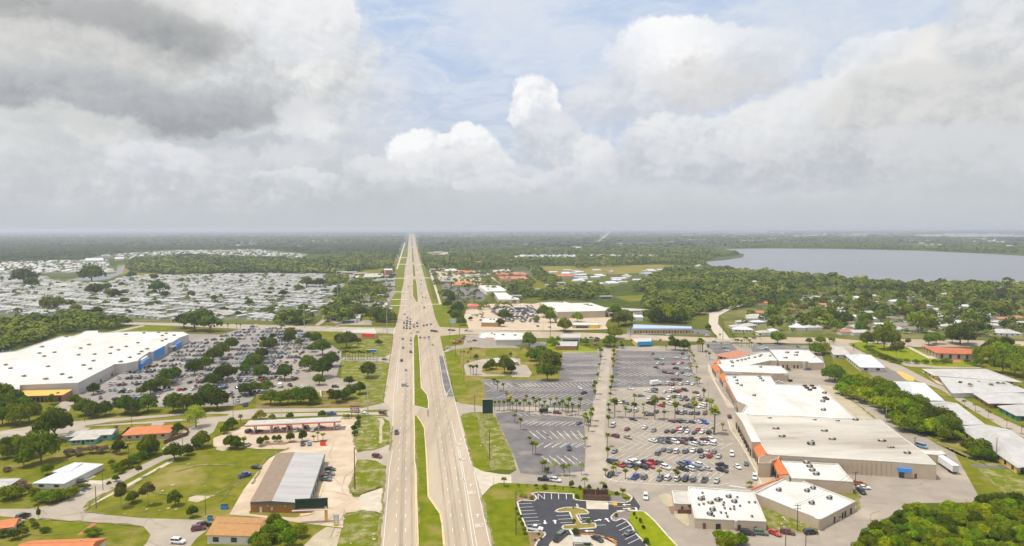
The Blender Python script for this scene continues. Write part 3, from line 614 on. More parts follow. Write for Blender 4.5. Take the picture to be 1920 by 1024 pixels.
for i in range(9):
    strip(mb, [W(f'K {1630 + i * 14},{570 + i * 2}')[0], W(f'K {1640 + i * 14},{582 + i * 2}')[0]], .4, MZ)
for i in range(3): strip(mb, [W(f'K {1540},{188}')[0], W(f'K {1590},{190}')[0]], .25, MZ + i * .001)
tag(link('road_marking', mb.mesh('road_marking', ['paint_white'])), kind='structure')
ground('kerb_paint', 'h 1110,90 1190,80 1130,280 1070,290', 'paint_yellow', z=MZ)
ground('kerb_paint', 'h 840,545 1000,530 1030,470 1030,545 900,575 800,580', 'paint_yellow', z=MZ)
# ================================================================ BUILDINGS
FR.update(m=(1700, 600, 8.727), n=(1700, 717, 8.727), o=(880, 480, 8.727), p=(0, 900, 8), q=(630, 740, 16), v=(1150, 560, 8.727))
def ccw(p):
    a = sum(p[i - 1][0] * p[i][1] - p[i][0] * p[i - 1][1] for i in range(len(p)))
    return p if a > 0 else p[::-1]
def rooftop(parent, pts, z, sizes=None, m='unit_grey', name='rooftop_unit'):
    """air handlers: cabinet, hood, fan ring and legs, each a part"""
    for i, (x, y) in enumerate(px(pts)):
        q = G(x, y, z); s = sizes or (2.4, 1.8, 1.3); s = (s[0] * .82, s[1] * .75, s[2] * .8); mb = MB()
        rz = R(8) + random.uniform(-.05, .05)
        mb.box((q.x, q.y, z + .2), s, rz); mb.box((q.x, q.y, z), (s[0] * .9, s[1] * .8, .2), rz, 1)
        mb.box((q.x + s[0] * .25, q.y - s[1] * .5, z + .35), (s[0] * .42, .06, s[2] * .7), rz, 1); mb.box((q.x - s[0] * .62, q.y, z + .35), (s[0] * .26, s[1] * .7, s[2] * .4), rz, 1)
        mb.tube((q.x, q.y - s[1] * .8, z), (q.x, q.y - s[1] * .8, z + .7), .12, .12, 6, 1)
        u_ = part(name, mb, [m, 'dark'], parent)
        if s[0] > 1.5: mb = MB(); mb.tube((q.x + s[0] * .2, q.y, z + .2 + s[2]), (q.x + s[0] * .2, q.y, z + .27 + s[2]), s[1] * .32, s[1] * .3, 10, 0); part('fan', mb, ['dark'], u_)
def building(name, label, cat, pts, h, wall='wall_beige', roof='roof_white', group=None, par=.55, cap=None, capm='roof_white'):
    """flat roofed block from its parapet outline; returns thing and outline"""
    if isinstance(pts, str): pts = W(pts, h)
    pts = ccw([Vector((p[0], p[1])) for p in pts]); n = len(pts)
    c = sum(pts, Vector((0, 0))) / n
    t = root(name, (c.x, c.y, 0), label, cat, group)
    mb = MB(); mb.prism(pts, -.3, h - .25, 0, top=False); part('wall', mb, [wall], t)
    inn = []
    for i in range(n):
        a, b, d = pts[i - 1], pts[i], pts[(i + 1) % n]
        e1 = (b - a).normalized(); e2 = (d - b).normalized(); n1 = Vector((-e1.y, e1.x)); n2 = Vector((-e2.y, e2.x)); k = n1 + n2
        k = k / max(k.dot(n1), .3) if k.length > 1e-3 else n1
        inn.append(b + k * .35)
    mb = MB(); mb.poly([(p.x, p.y, h - par) for p in inn]); part('roof', mb, [roof], t)
    mb = MB()
    for i in range(n):
        j = (i + 1) % n; e = (pts[j] - pts[i]).normalized(); nn = Vector((-e.y, e.x)); o_ = -.06
        q = [pts[i] + nn * o_ - e * .0, pts[j] + nn * o_, inn[j], inn[i]]
        mb.faces([(v.x, v.y, z) for z in (h - .26, h) for v in q], [(4, 5, 6, 7), (0, 1, 5, 4)])
        mb.faces([(inn[i].x, inn[i].y, h - par), (inn[j].x, inn[j].y, h - par), (inn[j].x, inn[j].y, h), (inn[i].x, inn[i].y, h)], [(1, 0, 3, 2)])
    part('parapet', mb, [capm], t)
    return t, pts
def wallbox(t, name, pa, pb, h, z0, z1, m, out=.12, mats=None, frac=(0, 1)):
    """a panel, door, awning on the wall between two photo points seen at height h (both on the wall line)"""
    A = G(*px(pa)[0], h) if isinstance(pa, str) else Vector(pa); B = G(*px(pb)[0], h) if isinstance(pb, str) else Vector(pb)
    A = Vector((A.x, A.y)); B = Vector((B.x, B.y)); d = B - A; A, B = A + d * frac[0], A + d * frac[1]
    d = (B - A); n = Vector((d.y, -d.x)).normalized()
    if n.dot(A) > 0: n = -n     # outwards = towards the camera side
    q = [A + n * out, B + n * out, B - n * .05, A - n * .05]
    mb = MB(); mb.prism(ccw(q), z0, z1, 0, bot=True); return part(name, mb, [m], t)
def house(label, x, y, w, d, rot, roof='roof_grey_house', wall='wall_white', kind='hip', h=2.9, pitch=.30, name='house', cat='house', group=None, detail=True, at=None, ov=.55):
    """gabled or hipped house: walls, roof, door, windows"""
    c = G(x, y) if at is None else at
    t = root(name, (c.x, c.y, 0), label, cat, group, rz=R(rot))
    W2, D2 = w / 2, d / 2
    def put(nm, mb, mats): return link(nm, mb.mesh(nm, mats), t)
    mb = MB()
    base = [(-W2, -D2), (W2, -D2), (W2, D2), (-W2, D2)]; mb.prism(base, -.3, h, 0, top=False)
    rise = D2 * pitch
    if kind == 'gable':
        for s in (-1, 1): mb.faces([(s * W2, -D2, h), (s * W2, D2, h), (s * W2, 0, h + rise)], [(0, 1, 2) if s > 0 else (1, 0, 2)])
    put('wall', mb, [wall])
    mb = MB(); e = ov; zz = h - .05
    rx = W2 + e if kind == 'gable' else max(W2 - D2, .3)
    E = [(-W2 - e, -D2 - e, zz), (W2 + e, -D2 - e, zz), (W2 + e, D2 + e, zz), (-W2 - e, D2 + e, zz)]; k = h + rise + .12
    V_ = E + [(-rx, 0, k), (rx, 0, k)] + [(a, b, c_ - .16) for a, b, c_ in E]
    mb.faces(V_, [(0, 1, 5, 4), (2, 3, 4, 5), (1, 2, 5), (3, 0, 4), (0, 6, 7, 1), (1, 7, 8, 2), (2, 8, 9, 3), (3, 9, 6, 0), (9, 8, 7, 6)])
    if detail == 2:
        mb.tube((-rx, 0, k), (rx, 0, k), .09, n=4)
    put('roof', mb, [roof])
    if detail:
        for i, sx in enumerate((-.72, -.38, .38, .72)):
            for s in ((-1, 1) if detail == 2 else (-1,)):
                mb = MB(); mb.box((W2 * sx, s * (D2 + .03), 1.0), (1.5, .1, 1.2)); w_ = put('window', mb, [MT['glass']]); mb = MB(); mb.box((W2 * sx, s * (D2 + .05), .86), (1.8, .16, .12)); link('sill', mb.mesh('sill', ['wall_white']), w_)
        mb = MB(); mb.box((0, -D2 - .04, 0), (1.1, .12, 2.1)); put('door', mb, ['dark'])
        if detail == 2:
            mb = MB(); mb.box((W2 + .03, 0, 1.0), (.1, 1.4, 1.1)); put('window', mb, [MT['glass']])
            mb = MB(); mb.box((W2 * .5, D2 * .4, k - rise * .55), (.5, .5, .6)); put('vent', mb, ['unit_grey'])
    return t
# ------------------------------------------------ big box store
SH = 7.6
t, _ = building('superstore', 'huge white-roofed superstore with blue entrance panels beside the packed tree-lined car park', 'store',
    'E -700,620 -520,300 115,232 460,120 545,118 610,98 640,80 733,80 735,94 1025,86 1370,88 1415,108 1350,130 1290,166 1262,172 1230,198 1150,238 1120,238 1040,292 1035,305 945,325 860,330 585,470 150,487 145,520 -300,520', SH, 'wall_grey', 'roof_white')
rooftop(t, 'E 45,340 80,366 182,424 297,252 333,275 410,246 362,352 467,410 528,436 606,215 590,265 710,260 702,310 628,342 678,370 835,208 828,254 890,228 948,202 975,284 1035,174 1218,160 1245,148 1218,120 1248,104 1307,118 1080,100 1190,96 1063,240 1042,258', SH - .5, (2.8, 2.2, 1.1), 'unit_tan')
rooftop(t, 'E 317,204 668,188 500,128 944,110 906,316 1104,220 345,446', SH - .5, (3.2, 2.4, 1.1), 'unit_grey')
wallbox(t, 'blue_panel', 'E 1152,238', 'E 1230,198', SH, 1.2, SH + .4, 'blue', .5)
wallbox(t, 'blue_panel', 'E 1300,163', 'E 1345,138', SH, .5, SH - 2.5, 'blue', 2.0)
wallbox(t, 'entrance_canopy', 'E 1262,174', 'E 1295,162', SH, 3.4, 4.6, 'unit_grey', 3.5)
wallbox(t, 'entrance_panel', 'E 1042,300', 'E 1105,252', SH, .2, 4.6, 'blue', 2.2)
wallbox(t, 'entrance_sign', 'E 1052,290', 'E 1095,262', SH, 4.7, SH - .8, 'white', 1.2)
wallbox(t, 'glass_door', 'E 1055,290', 'E 1085,270', SH, .2, 2.8, MT['glass'], 2.5)
wallbox(t, 'wall_band', 'E 600,462', 'E 858,333', SH, 2.3, 2.9, 'trim_teal' if 0 else 'unit_grey', .2)
for k in (.15, .35, .55, .9): wallbox(t, 'door', 'E 600,462', 'E 858,333', SH, 0, 2.3, 'dark', .15, frac=(k, k + .03))
# garden centre
t, _ = building('garden_centre', 'ochre flat canopy roof of the garden centre along the near wall of the superstore', 'garden centre', 'E -300,492 140,492 150,528 545,520 470,562 160,572 -300,566', 4.2, 'wall_brick', 'roof_yellow', capm='roof_yellow', par=.1)
for k in range(9): wallbox(t, 'fence_panel', 'E 170,572', 'E 465,562', 4.2, 0, 3.2, 'dark', .06, frac=(k / 9 + .01, k / 9 + .085))
wallbox(t, 'gutter', 'E 160,572', 'E 470,562', 4.2, 3.5, 3.9, 'brown_wood', .2)
# ------------------------------------------------ shopping plaza, one continuous block per shop hall
PG = 'flat white-roofed halls of the shopping plaza'
t, P1 = building('plaza_hall', 'northern plaza hall with a plain white roof and loading doors on its near wall', 'shop hall', 'a 985,152 1565,160 1800,350 1580,352 1560,332 1130,325 1100,300', 5.6, group=PG)
rooftop(t, 'a 1250,205 1395,205 1385,245 1225,285', 5.1, (3, 2, 1.1)); rooftop(t, 'a 1660,272 1095,160', 5.1, (1, 1, .5))
for k in (.1, .25, .5, .62, .8): wallbox(t, 'door', 'a 1135,325', 'a 1555,332', 5.6, 0, 2.6, 'dark', .1, frac=(k, k + .05))
wallbox(t, 'duct', 'a 1480,345', 'a 1510,345', 5.6, .5, 5.8, 'unit_grey', 1.6)
t, _ = building('plaza_hall', 'slanting white plaza hall behind the coral mansard with a line of small roof units', 'shop hall', 'a 230,302 430,290 700,232 850,190 975,190 1100,320 990,318 700,382 1150,402 1270,512 1050,512 300,480 200,372', 5.6, group=PG)
rooftop(t, 'a 410,338 428,360 430,410 505,330 565,318 620,308 672,292 765,278 835,262 860,242 992,258 852,425', 5.1, (1.9, 1.5, 1.0))
wallbox(t, 'cornice', 'a 300,482', 'a 1260,513', 5.6, 4.2, 5.0, 'wall_white', .15)
t, P2 = building('plaza_hall', 'middle plaza hall, the widest bright white roof, with rusty ducts near its far corner', 'shop hall', 'a 310,540 990,548 1075,675 1720,692 H 660,740 380,736 0,728 b 390,100 a 640,985 500,925 340,625', 6.4, group=PG)
rooftop(t, 'a 440,548 460,580 495,625 500,672 560,700 830,565 852,596 885,630 755,850', 5.9, (1.9, 1.5, 1.0))
rooftop(t, 'a 1515,712 1545,740 1590,770 1620,710 1655,745 1815,890 1845,910', 5.9, (2.6, 1.6, 1.1), 'brown_wood', 'rusty_duct'); rooftop(t, 'b 1635,45 a 1810,815 1785,940', 5.9, (2.4, 2.0, 1.3))
wallbox(t, 'sign_band', 'a 350,640', 'a 490,905', 6.4, 4.3, 5.6, 'wall_pink', .25); wallbox(t, 'shop_window', 'a 330,625', 'a 500,930', 6.4, .3, 3.0, MT['glass'], .12)
for k in (.2, .45, .75): wallbox(t, 'sign', 'a 350,640', 'a 490,905', 6.4, 4.5, 5.4, 'red', .4, frac=(k, k + .12))
t, P3 = building('plaza_hall', 'largest plaza hall with weathered grey-white roof and blue awning over its back door', 'shop hall', 'b 455,95 600,110 1150,125 1920,160 c 420,40 720,50 980,260 1400,560 1570,730 1230,710 960,684 60,635 b 860,705 780,690 620,400 545,240', 6.6, 'wall_beige', 'roof_grey', group=PG, par=.35)
rooftop(t, 'b 930,325 1020,442 1655,360 1775,485', 6.2, (3, 1.6, 1.0), 'unit_tan'); rooftop(t, 'c 760,380', 6.2, (3.4, 2.0, .9), 'unit_tan'); rooftop(t, 'c 1135,565 360,65', 6.2, (2.6, 2, 1.1)); rooftop(t, 'b 1450,560', 6.2, (2.8, 2.8, 2.2), 'unit_grey')
rooftop(t, 'b 830,165 1505,192 1850,208 c 870,480 910,480', 6.2, (2, .8, .5), 'metal')
wallbox(t, 'awning', 'c 985,690', 'c 1185,708', 6.6, 2.9, 4.5, 'awning_blue', 1.3); wallbox(t, 'door', 'c 1010,690', 'c 1090,697', 6.6, 0, 2.3, MT['glass'], .15)
for a, b in ((745, 810), (1175, 1210), (1240, 1280)): wallbox(t, 'door', f'c {a},{664 + (a - 745) * .09:.0f}', f'c {b},{664 + (b - 745) * .09:.0f}', 6.6, 0, 2.3, 'brown_wood', .15)
for k in range(12): wallbox(t, 'pilaster', 'c 70,640', 'c 960,684', 6.6, 0, 6.0, 'wall_beige', .12, frac=(k / 12, k / 12 + .006))
# front portico of the large hall
t, _ = building('portico', 'tall white-capped portico blocks along the front of the large grey-roofed hall', 'portico', 'b 310,75 450,75 620,400 690,515 560,515 410,205', 7.6, 'wall_beige', 'roof_white', par=.15)
for k in range(8): wallbox(t, 'archway', 'b 320,85', 'b 555,510', 7.6, 0, 3.2, 'dark', .1, frac=(k / 8 + .03, k / 8 + .09))
def slope(name, label, cat, lo, hi, z0, z1, m, side=None, sidem='wall_beige'):
    """sloping tiled roof between a low edge and a high edge, closed underneath down to the ground"""
    a, b = W(lo, z0); c, d = W(hi, z1); cc = (a + b + c + d) / 4
    t = root(name, (cc.x, cc.y, 0), label, cat)
    mb = MB(); mb.poly([a, b, d, c]); mb.poly([a - Vector((0, 0, .25)), c - Vector((0, 0, .3)), d - Vector((0, 0, .3)), b - Vector((0, 0, .25))])
    mb.poly([a, a - Vector((0, 0, .25)), b - Vector((0, 0, .25)), b]); part('tiled_roof', mb, [m], t)
    mb = MB(); i = .12
    def lerp(u, v, k): return u + (v - u) * k
    a2, b2, c2, d2 = lerp(a, c, i), lerp(b, d, i), c, d
    base = [a2, b2, d2, c2]; pts = [(p.x, p.y, 0) for p in base] + [(p.x, p.y, p.z - .32) for p in base]
    mb.faces(pts, [(k, (k + 1) % 4, 4 + (k + 1) % 4, 4 + k) for k in range(4)]); part('wall', mb, [sidem], t)
    mb = MB()
    for k in (.15, .42, .7):
        u = lerp(a2, b2, k); v_ = lerp(a2, b2, k + .16); nn = Vector((v_.y - u.y, u.x - v_.x, 0)).normalized() * .1
        if nn.dot(u) > 0: nn = -nn
        q = [u + nn, v_ + nn, v_ - nn, u - nn]; mb = MB(); mb.prism(ccw([(p.x, p.y) for p in q]), 0, min(3, z0 - .8), 0); part('archway', mb, ['dark'], t)
    return t
slope('tiled_gable', 'orange tiled porch roof closing the near end of the white portico', 'porch roof', 'b 560,580 655,745', 'b 690,540 785,685', 4.6, 7.0, 'roof_tile')
slope('tiled_gable', 'long orange tiled slope beside the small courtyard of the plaza corner', 'porch roof', 'b 850,790 960,1010', 'b 960,760 1120,1000', 4.4, 6.6, 'roof_tile')
slope('tiled_gable', 'orange tiled porch roof just below the coral corner roof of the northern hall', 'porch roof', 'a 105,400 180,500', 'a 190,372 245,465', 4.0, 6.2, 'roof_tile')
slope('tiled_gable', 'orange tiled porch roof above the dark arch of the middle plaza hall', 'porch roof', 'a 220,530 285,640', 'a 295,505 360,615', 4.2, 6.6, 'roof_tile')
slope('tiled_gable', 'smallest orange tiled roof at the tip of the slanting plaza hall', 'porch roof', 'a 145,330 160,360', 'a 235,305 262,360', 4.4, 5.9, 'roof_tile')
slope('mansard', 'long coral mansard with white skylight stripes behind the slanting plaza hall', 'mansard roof', 'a 160,240 400,290', 'a 520,165 690,235', 3.8, 6.0, 'roof_coral')
building('gable_block', 'brown-grey gable wall block between two orange tiled porch roofs', 'shop block', 'b 660,745 790,690 860,692 970,722 965,760 850,800 840,835 650,835', 6.2, 'wall_beige', 'roof_brown', par=.1, capm='wall_beige')
mb_t, _ = building('plaza_wing', 'low white-roofed plaza wing with four roof units between the large hall and the wedge building', 'shop wing', 'b 1000,800 1850,842 d 1520,0 1680,185 750,128 680,0', 5.0, group=None)
rooftop(mb_t, 'b 1385,840 1430,895 1470,955 1530,1010', 4.5, (2.4, 1.7, 1.2))
# wedge building
t, _ = building('wedge_building', 'wedge-shaped beige building with bright white roof and doors facing the back yard', 'shop building', 'd 720,92 1715,475 1190,748 190,352', 4.0, 'wall_beige', 'roof_white')
rooftop(t, 'd 565,325 990,335 1080,295 1325,445 1060,520', 3.5, (1.9, 1.5, 1.3))
mb = MB()
for a, b in (('d 150,300', 'd 705,88'),): strip(mb, W(a, 4.2) + W(b, 4.2), .8, 4.0, h=.35)
part('tiled_edge', mb, ['roof_tile'], t)
for a, b in ((1390, 1410), (1510, 1530), (1550, 1572), (1635, 1658)): wallbox(t, 'door', f'd {a},{748 - (a - 1190) * .52:.0f}', f'd {b},{748 - (b - 1190) * .52:.0f}', 4, 0, 2.2, 'dark', .12)
mb = MB(); q = G(*px('d 1145,752')[0], 4); mb.tube((q.x, q.y, 4), (q.x, q.y, 4.9), .08); mb.tube((q.x - .1, q.y - .1, 4.9), (q.x - .35, q.y - .35, 5.3), .2, .9, 12); part('satellite_dish', mb, ['white'], t)
# restaurant block
t, _ = building('restaurant_building', 'beige block with white roof crowded by kitchen fans and small roof units', 'restaurant', 'f 1050,130 d 0,312 180,320 375,780 f 1920,640 1140,605 1040,160', 3.7, 'wall_beige', 'roof_white')
rooftop(t, 'f 1235,330 1490,345 1415,490 1375,555 1655,295 1740,370', 3.2, (2.0, 1.7, 1.3), 'unit_grey'); rooftop(t, 'f 1385,385 1485,340', 3.2, (2.2, 1.4, .9), 'unit_tan')
rooftop(t, 'f 1258,235 1275,290 1282,325 1275,400 1205,410 1545,330 1580,380 1572,415 1590,465 1535,530 1610,540 1630,590 1425,580 1730,440 1735,480 1820,430 1780,300 1675,475 d 115,505 205,505 160,715', 3.2, (.8, .7, .6), 'metal', 'roof_vent')
for a in (1265, 1790): wallbox(t, 'door', f'f {a},{608 + (a - 1150) * .045:.0f}', f'f {a + 42},{609 + (a - 1150) * .045:.0f}', 3.7, 0, 2.1, 'brown_wood', .1)
wallbox(t, 'loading_opening', 'f 1460,622', 'f 1530,625', 3.7, 0, 2.1, 'dark', .1); wallbox(t, 'duct', 'f 1735,636', 'f 1775,637', 3.7, 1.2, 3.7, 'unit_grey', .8); wallbox(t, 'door', 'd 195,788', 'd 232,790', 3.7, 0, 2.0, 'dark', .1)
t, _ = building('annex', 'small annex with grey roof and brown fence against the restaurant block', 'annex', 'f 800,190 1040,200 1080,390 832,380', 3.0, 'wall_beige', 'roof_grey_house', par=.25)
wallbox(t, 'door', 'f 935,385', 'f 972,386', 3, 0, 2.0, 'brown_wood', .1); wallbox(t, 'awning', 'f 1040,388', 'f 1075,390', 3, 2.2, 2.6, 'dark', .8)
mb = MB(); a, b = W('f 885,540 1088,545'); strip(mb, [a, b], .15, 0, h=1.6); f_ = link('fence', mb.mesh('fence', ['brown_wood'])); tag(f_, 'short brown board fence in front of the grey-roofed annex', 'fence')
building('loading_dock', 'small white-roofed loading dock the long white trailer is backed up to', 'loading dock', 'c 1250,505 1640,512 1715,572 1560,580 1370,565', 4.6, par=.2)
# ------------------------------------------------ gas station
ga, gb, gc, gd = W('g 160,232 1590,165 1590,125 210,180', 5.2)
cc = (ga + gb + gc + gd) / 4; t = root('gas_canopy', (cc.x, cc.y, 0), 'long petrol canopy with red and white fascia on columns over the fuel pumps', 'canopy')
dirn = (gb - ga).normalized(); nrm = Vector((-dirn.y, dirn.x, 0)); 
if nrm.y < 0: nrm = -nrm
dep = 7.6; Q = [ga, gb, gb + nrm * dep, ga + nrm * dep]
mb = MB(); mb.prism([(p.x, p.y) for p in Q], 4.2, 4.75, 0, bot=True, mt=0); part('red_fascia', mb, ['red'], t)
qi = [ga - nrm * .04 - dirn * .04, gb - nrm * .04 + dirn * .04, gb + nrm * (dep + .04) + dirn * .04, ga + nrm * (dep + .04) - dirn * .04]
mb = MB(); mb.prism([(p.x, p.y) for p in qi], 4.755, 5.25, 0, mt=1); part('white_fascia', mb, ['white', 'roof_grey_house'], t)
for k in range(6):
    f = .085 + k * .168
    for s in (.22, .78):
        q = ga + (gb - ga) * f + nrm * dep * s; mb = MB(); mb.box((q.x, q.y, 0), (.5, .5, 4.2), R(8)); part('column', mb, ['unit_grey'], t)
    q = ga + (gb - ga) * f + nrm * dep * .5; pz = root('fuel_pump', (q.x, q.y, .12), f'grey fuel pump under the red canopy, {ORD(k + 1)} from the tree-shaded end', 'fuel pump', 'fuel pumps under the canopy')
    mb = MB(); mb.box((q.x, q.y, .12), (2.4, 1.2, .15), R(8)); part('island', mb, ['curb'], pz)
    mb = MB(); mb.box((q.x, q.y, .27), (1.0, .6, 1.7), R(8)); part('cabinet', mb, ['unit_grey'], pz)
    mb = MB(); mb.box((q.x, q.y, 1.97), (1.1, .65, .3), R(8)); part('topper', mb, ['red'], pz)
# strip building
t = root('strip_building', tuple(G(545, 905)), 'long low building, roof half brown half grey metal, brown end wall behind the dark-green billboard', 'shop building')
za, zb = 4.0, 4.6
A1, A2 = W('h 70,365 X 518.5,849', za)[0], W('g 625,655', za)[0]; R1, R2 = W('h 398,348', zb)[0], W('g 905,635', zb)[0]; B1, B2 = W('h 950,420', za)[0], W('g 1352,660', za)[0]
B1 = W('h 940,385', za)[0]
mb = MB(); mb.poly([A1, R1, R2, A2]); mb.poly([p - Vector((0, 0, .25)) for p in (A1, A2, R2, R1)]); part('brown_roof', mb, ['roof_brown'], t)
mb = MB(); mb.poly([R1, B1, B2, R2]); part('metal_roof', mb, ['roof_metal'], t)
def inset(p, q, k): return p + (q - p).normalized() * k
C = [inset(A1, A2, .5), inset(B1, B2, .5), inset(B2, B1, .4), inset(A2, A1, .4)]
mb = MB(); z_ = [za - .06] * 4; base = C
rr1 = inset(R1, R2, .5); rr2 = inset(R2, R1, .4)
mb.faces([(C[0].x, C[0].y, 0), (C[1].x, C[1].y, 0), (C[1].x, C[1].y, za - .06), (rr1.x, rr1.y, zb - .06), (C[0].x, C[0].y, za - .06)], [(0, 1, 2, 3, 4)], 0)
mb.faces([(C[1].x, C[1].y, 0), (C[2].x, C[2].y, 0), (C[2].x, C[2].y, za - .06), (C[1].x, C[1].y, za - .06)], [(0, 1, 2, 3)], 1)
mb.faces([(C[3].x, C[3].y, 0), (C[0].x, C[0].y, 0), (C[0].x, C[0].y, za - .06), (C[3].x, C[3].y, za - .06)], [(0, 1, 2, 3)], 0)
mb.faces([(C[2].x, C[2].y, 0), (C[3].x, C[3].y, 0), (C[3].x, C[3].y, za - .06), (rr2.x, rr2.y, zb - .06), (C[2].x, C[2].y, za - .06)], [(0, 1, 2, 3, 4)], 1)
part('wall', mb, ['wall_brown', 'unit_grey'], t)
wallbox(t, 'green_fascia', C[0], C[1], 0, 3.0, 3.95, 'trim_green', .1)
wallbox(t, 'green_fascia', C[1] + Vector((.15, 0, 0)), C[2] + Vector((.15, 0, 0)), 0, 2.9, 3.9, 'trim_green', .1)
for k in range(9):
    u = C[1] + (C[2] - C[1]) * (k / 9 + .03); v_ = C[1] + (C[2] - C[1]) * (k / 9 + .09); mb = MB(); e = Vector((.12, 0, 0)); mb.prism(ccw([(p.x, p.y) for p in (u - e, u + e, v_ + e, v_ - e)]), .3 if k % 3 else 0, 2.4, 0); part('shop_window', mb, [MT['glass']], t)
wallbox(t, 'door', C[0], C[1], 0, 0, 2.1, 'wall_white', .12, frac=(.16, .20)); wallbox(t, 'meter_box', C[0], C[1], 0, 1.0, 2.0, 'unit_grey', .3, frac=(.36, .39))
for k in (.3, .6): wallbox(t, 'wall_light', C[0], C[1], 0, 2.6, 2.8, 'white', .3, frac=(k, k + .012))
# ------------------------------------------------ other commercial blocks across the junction
t, _ = building('auto_parts_store', 'white flat-roofed store with orange entrance tower by the junction lawn', 'store', 't 1440,160 1560,155 1960,165 C 150,820 150,858 t 1960,262 1640,262 1400,232', 5.4, 'wall_grey', 'roof_white')
wallbox(t, 'orange_entrance', 't 1500,240', 't 1615,245', 5.4, 2.6, 6.0, 'orange', 1.0); wallbox(t, 'shop_window', 't 1450,236', 't 1500,240', 5.4, .3, 2.6, MT['glass'], .12)
wallbox(t, 'red_stripe', 't 1640,262', 't 1940,263', 5.4, 3.3, 3.6, 'wall_brick', .1); rooftop(t, 't 1730,200 1890,205', 5, (3, 2, 1)); rooftop(t, 't 1580,180 1615,195', 5, (2, 1.4, .8), 'red', 'roof_sign')
t, _ = building('restaurant_building', 'tan restaurant with white flat roof between green hedges north of the junction', 'restaurant', 'B 1700,705 1840,705 1815,740 1690,738', 4.6, 'wall_pink' if 0 else 'roof_tan', 'roof_white'); rooftop(t, 'B 1760,718 1785,720', 4.2, (2, 2, 1))
t, _ = building('grocery_store', 'long beige store with white roof and blank side wall behind the packed far lot', 'store', 'C 205,588 390,582 440,592 590,590 715,632 700,650 340,660', 8, 'wall_beige', 'roof_white'); rooftop(t, 'C 560,605 590,612 370,588', 7.5, (6, 4, 1))
wallbox(t, 'entrance', 'C 250,620', 'C 280,635', 8, .2, 5, 'dark', .3)
t, _ = building('bright_shop', 'white-roofed shop with yellow end bay behind the clipped green tree', 'shop', 'C 450,738 640,738 655,756 455,756', 3.8, 'wall_beige', 'roof_white'); wallbox(t, 'yellow_bay', 'C 585,756', 'C 645,756', 3.8, .2, 3.6, 'yellow', .4); wallbox(t, 'shop_window', 'C 480,756', 'C 570,756', 3.8, .3, 2.4, MT['glass'], .15)
t, _ = building('office_building', 'grey flat-roofed office behind the palm-lined lot, upper of two', 'office', 'C 372,822 512,822 510,852 362,852', 4.2, 'wall_grey', 'roof_grey_house'); wallbox(t, 'window', 'C 380,852', 'C 500,852', 4.2, 1, 2.5, MT['glass'], .12)
t, _ = building('office_building', 'low brick office with pale hipped front roof beside the vivid lawn', 'office', 'C 335,880 490,880 485,915 330,915', 3.6, 'wall_brick', 'roof_villa')
t, _ = building('drive_in_cafe', 'low shop with vivid blue box-shaped front facing the upper car park', 'cafe', 'C 890,850 1040,848 1045,885 935,890', 3.6, 'wall_yellow', 'roof_grey'); wallbox(t, 'blue_front', 'C 942,888', 'C 1045,886', 3.6, .3, 4.4, 'cyan', 2.5); wallbox(t, 'window', 'C 950,888', 'C 1035,886', 3.6, .2, 1.3, 'dark', 2.8)
t, _ = building('motel', 'long low motel with pale blue roof edge and yellow room fronts', 'motel', 'C 910,752 1345,768 1350,782 905,782', 5.0, 'wall_yellow', 'roof_blue', par=.2, capm='roof_blue')
wallbox(t, 'blue_eave', 'C 905,782', 'C 1350,782', 5.0, 3.5, 5.0, 'roof_blue', 1.2)
for k in range(20): wallbox(t, 'door', 'C 915,782', 'C 1345,782', 5.0, 0, 2.4, 'wall_brick' if k % 2 else 'dark', .2, frac=(k / 20 + .01, k / 20 + .03))
t, _ = building('pharmacy', 'orange and red fronted shop with grey roof on the grass corner left of the junction', 'shop', 'B 670,780 880,780 905,820 885,822 650,812', 4.8, 'wall_beige', 'roof_grey'); wallbox(t, 'orange_front', 'B 655,813', 'B 730,817', 4.8, 2.0, 4.9, 'orange', .6); wallbox(t, 'red_front', 'B 795,820', 'B 885,823', 4.8, 1.6, 4.7, 'red', .6)
t, _ = building('tower_hotel', 'tall pink block hotel with dark windows beside the frontage road', 'hotel', 'B 960,335 1020,335 1025,345 965,345', 14, 'wall_pink', 'roof_white')
for k in range(4): wallbox(t, 'window_row', 'B 975,346', 'B 1020,346', 14, 2 + k * 3, 3.4 + k * 3, MT['glass'], .15)
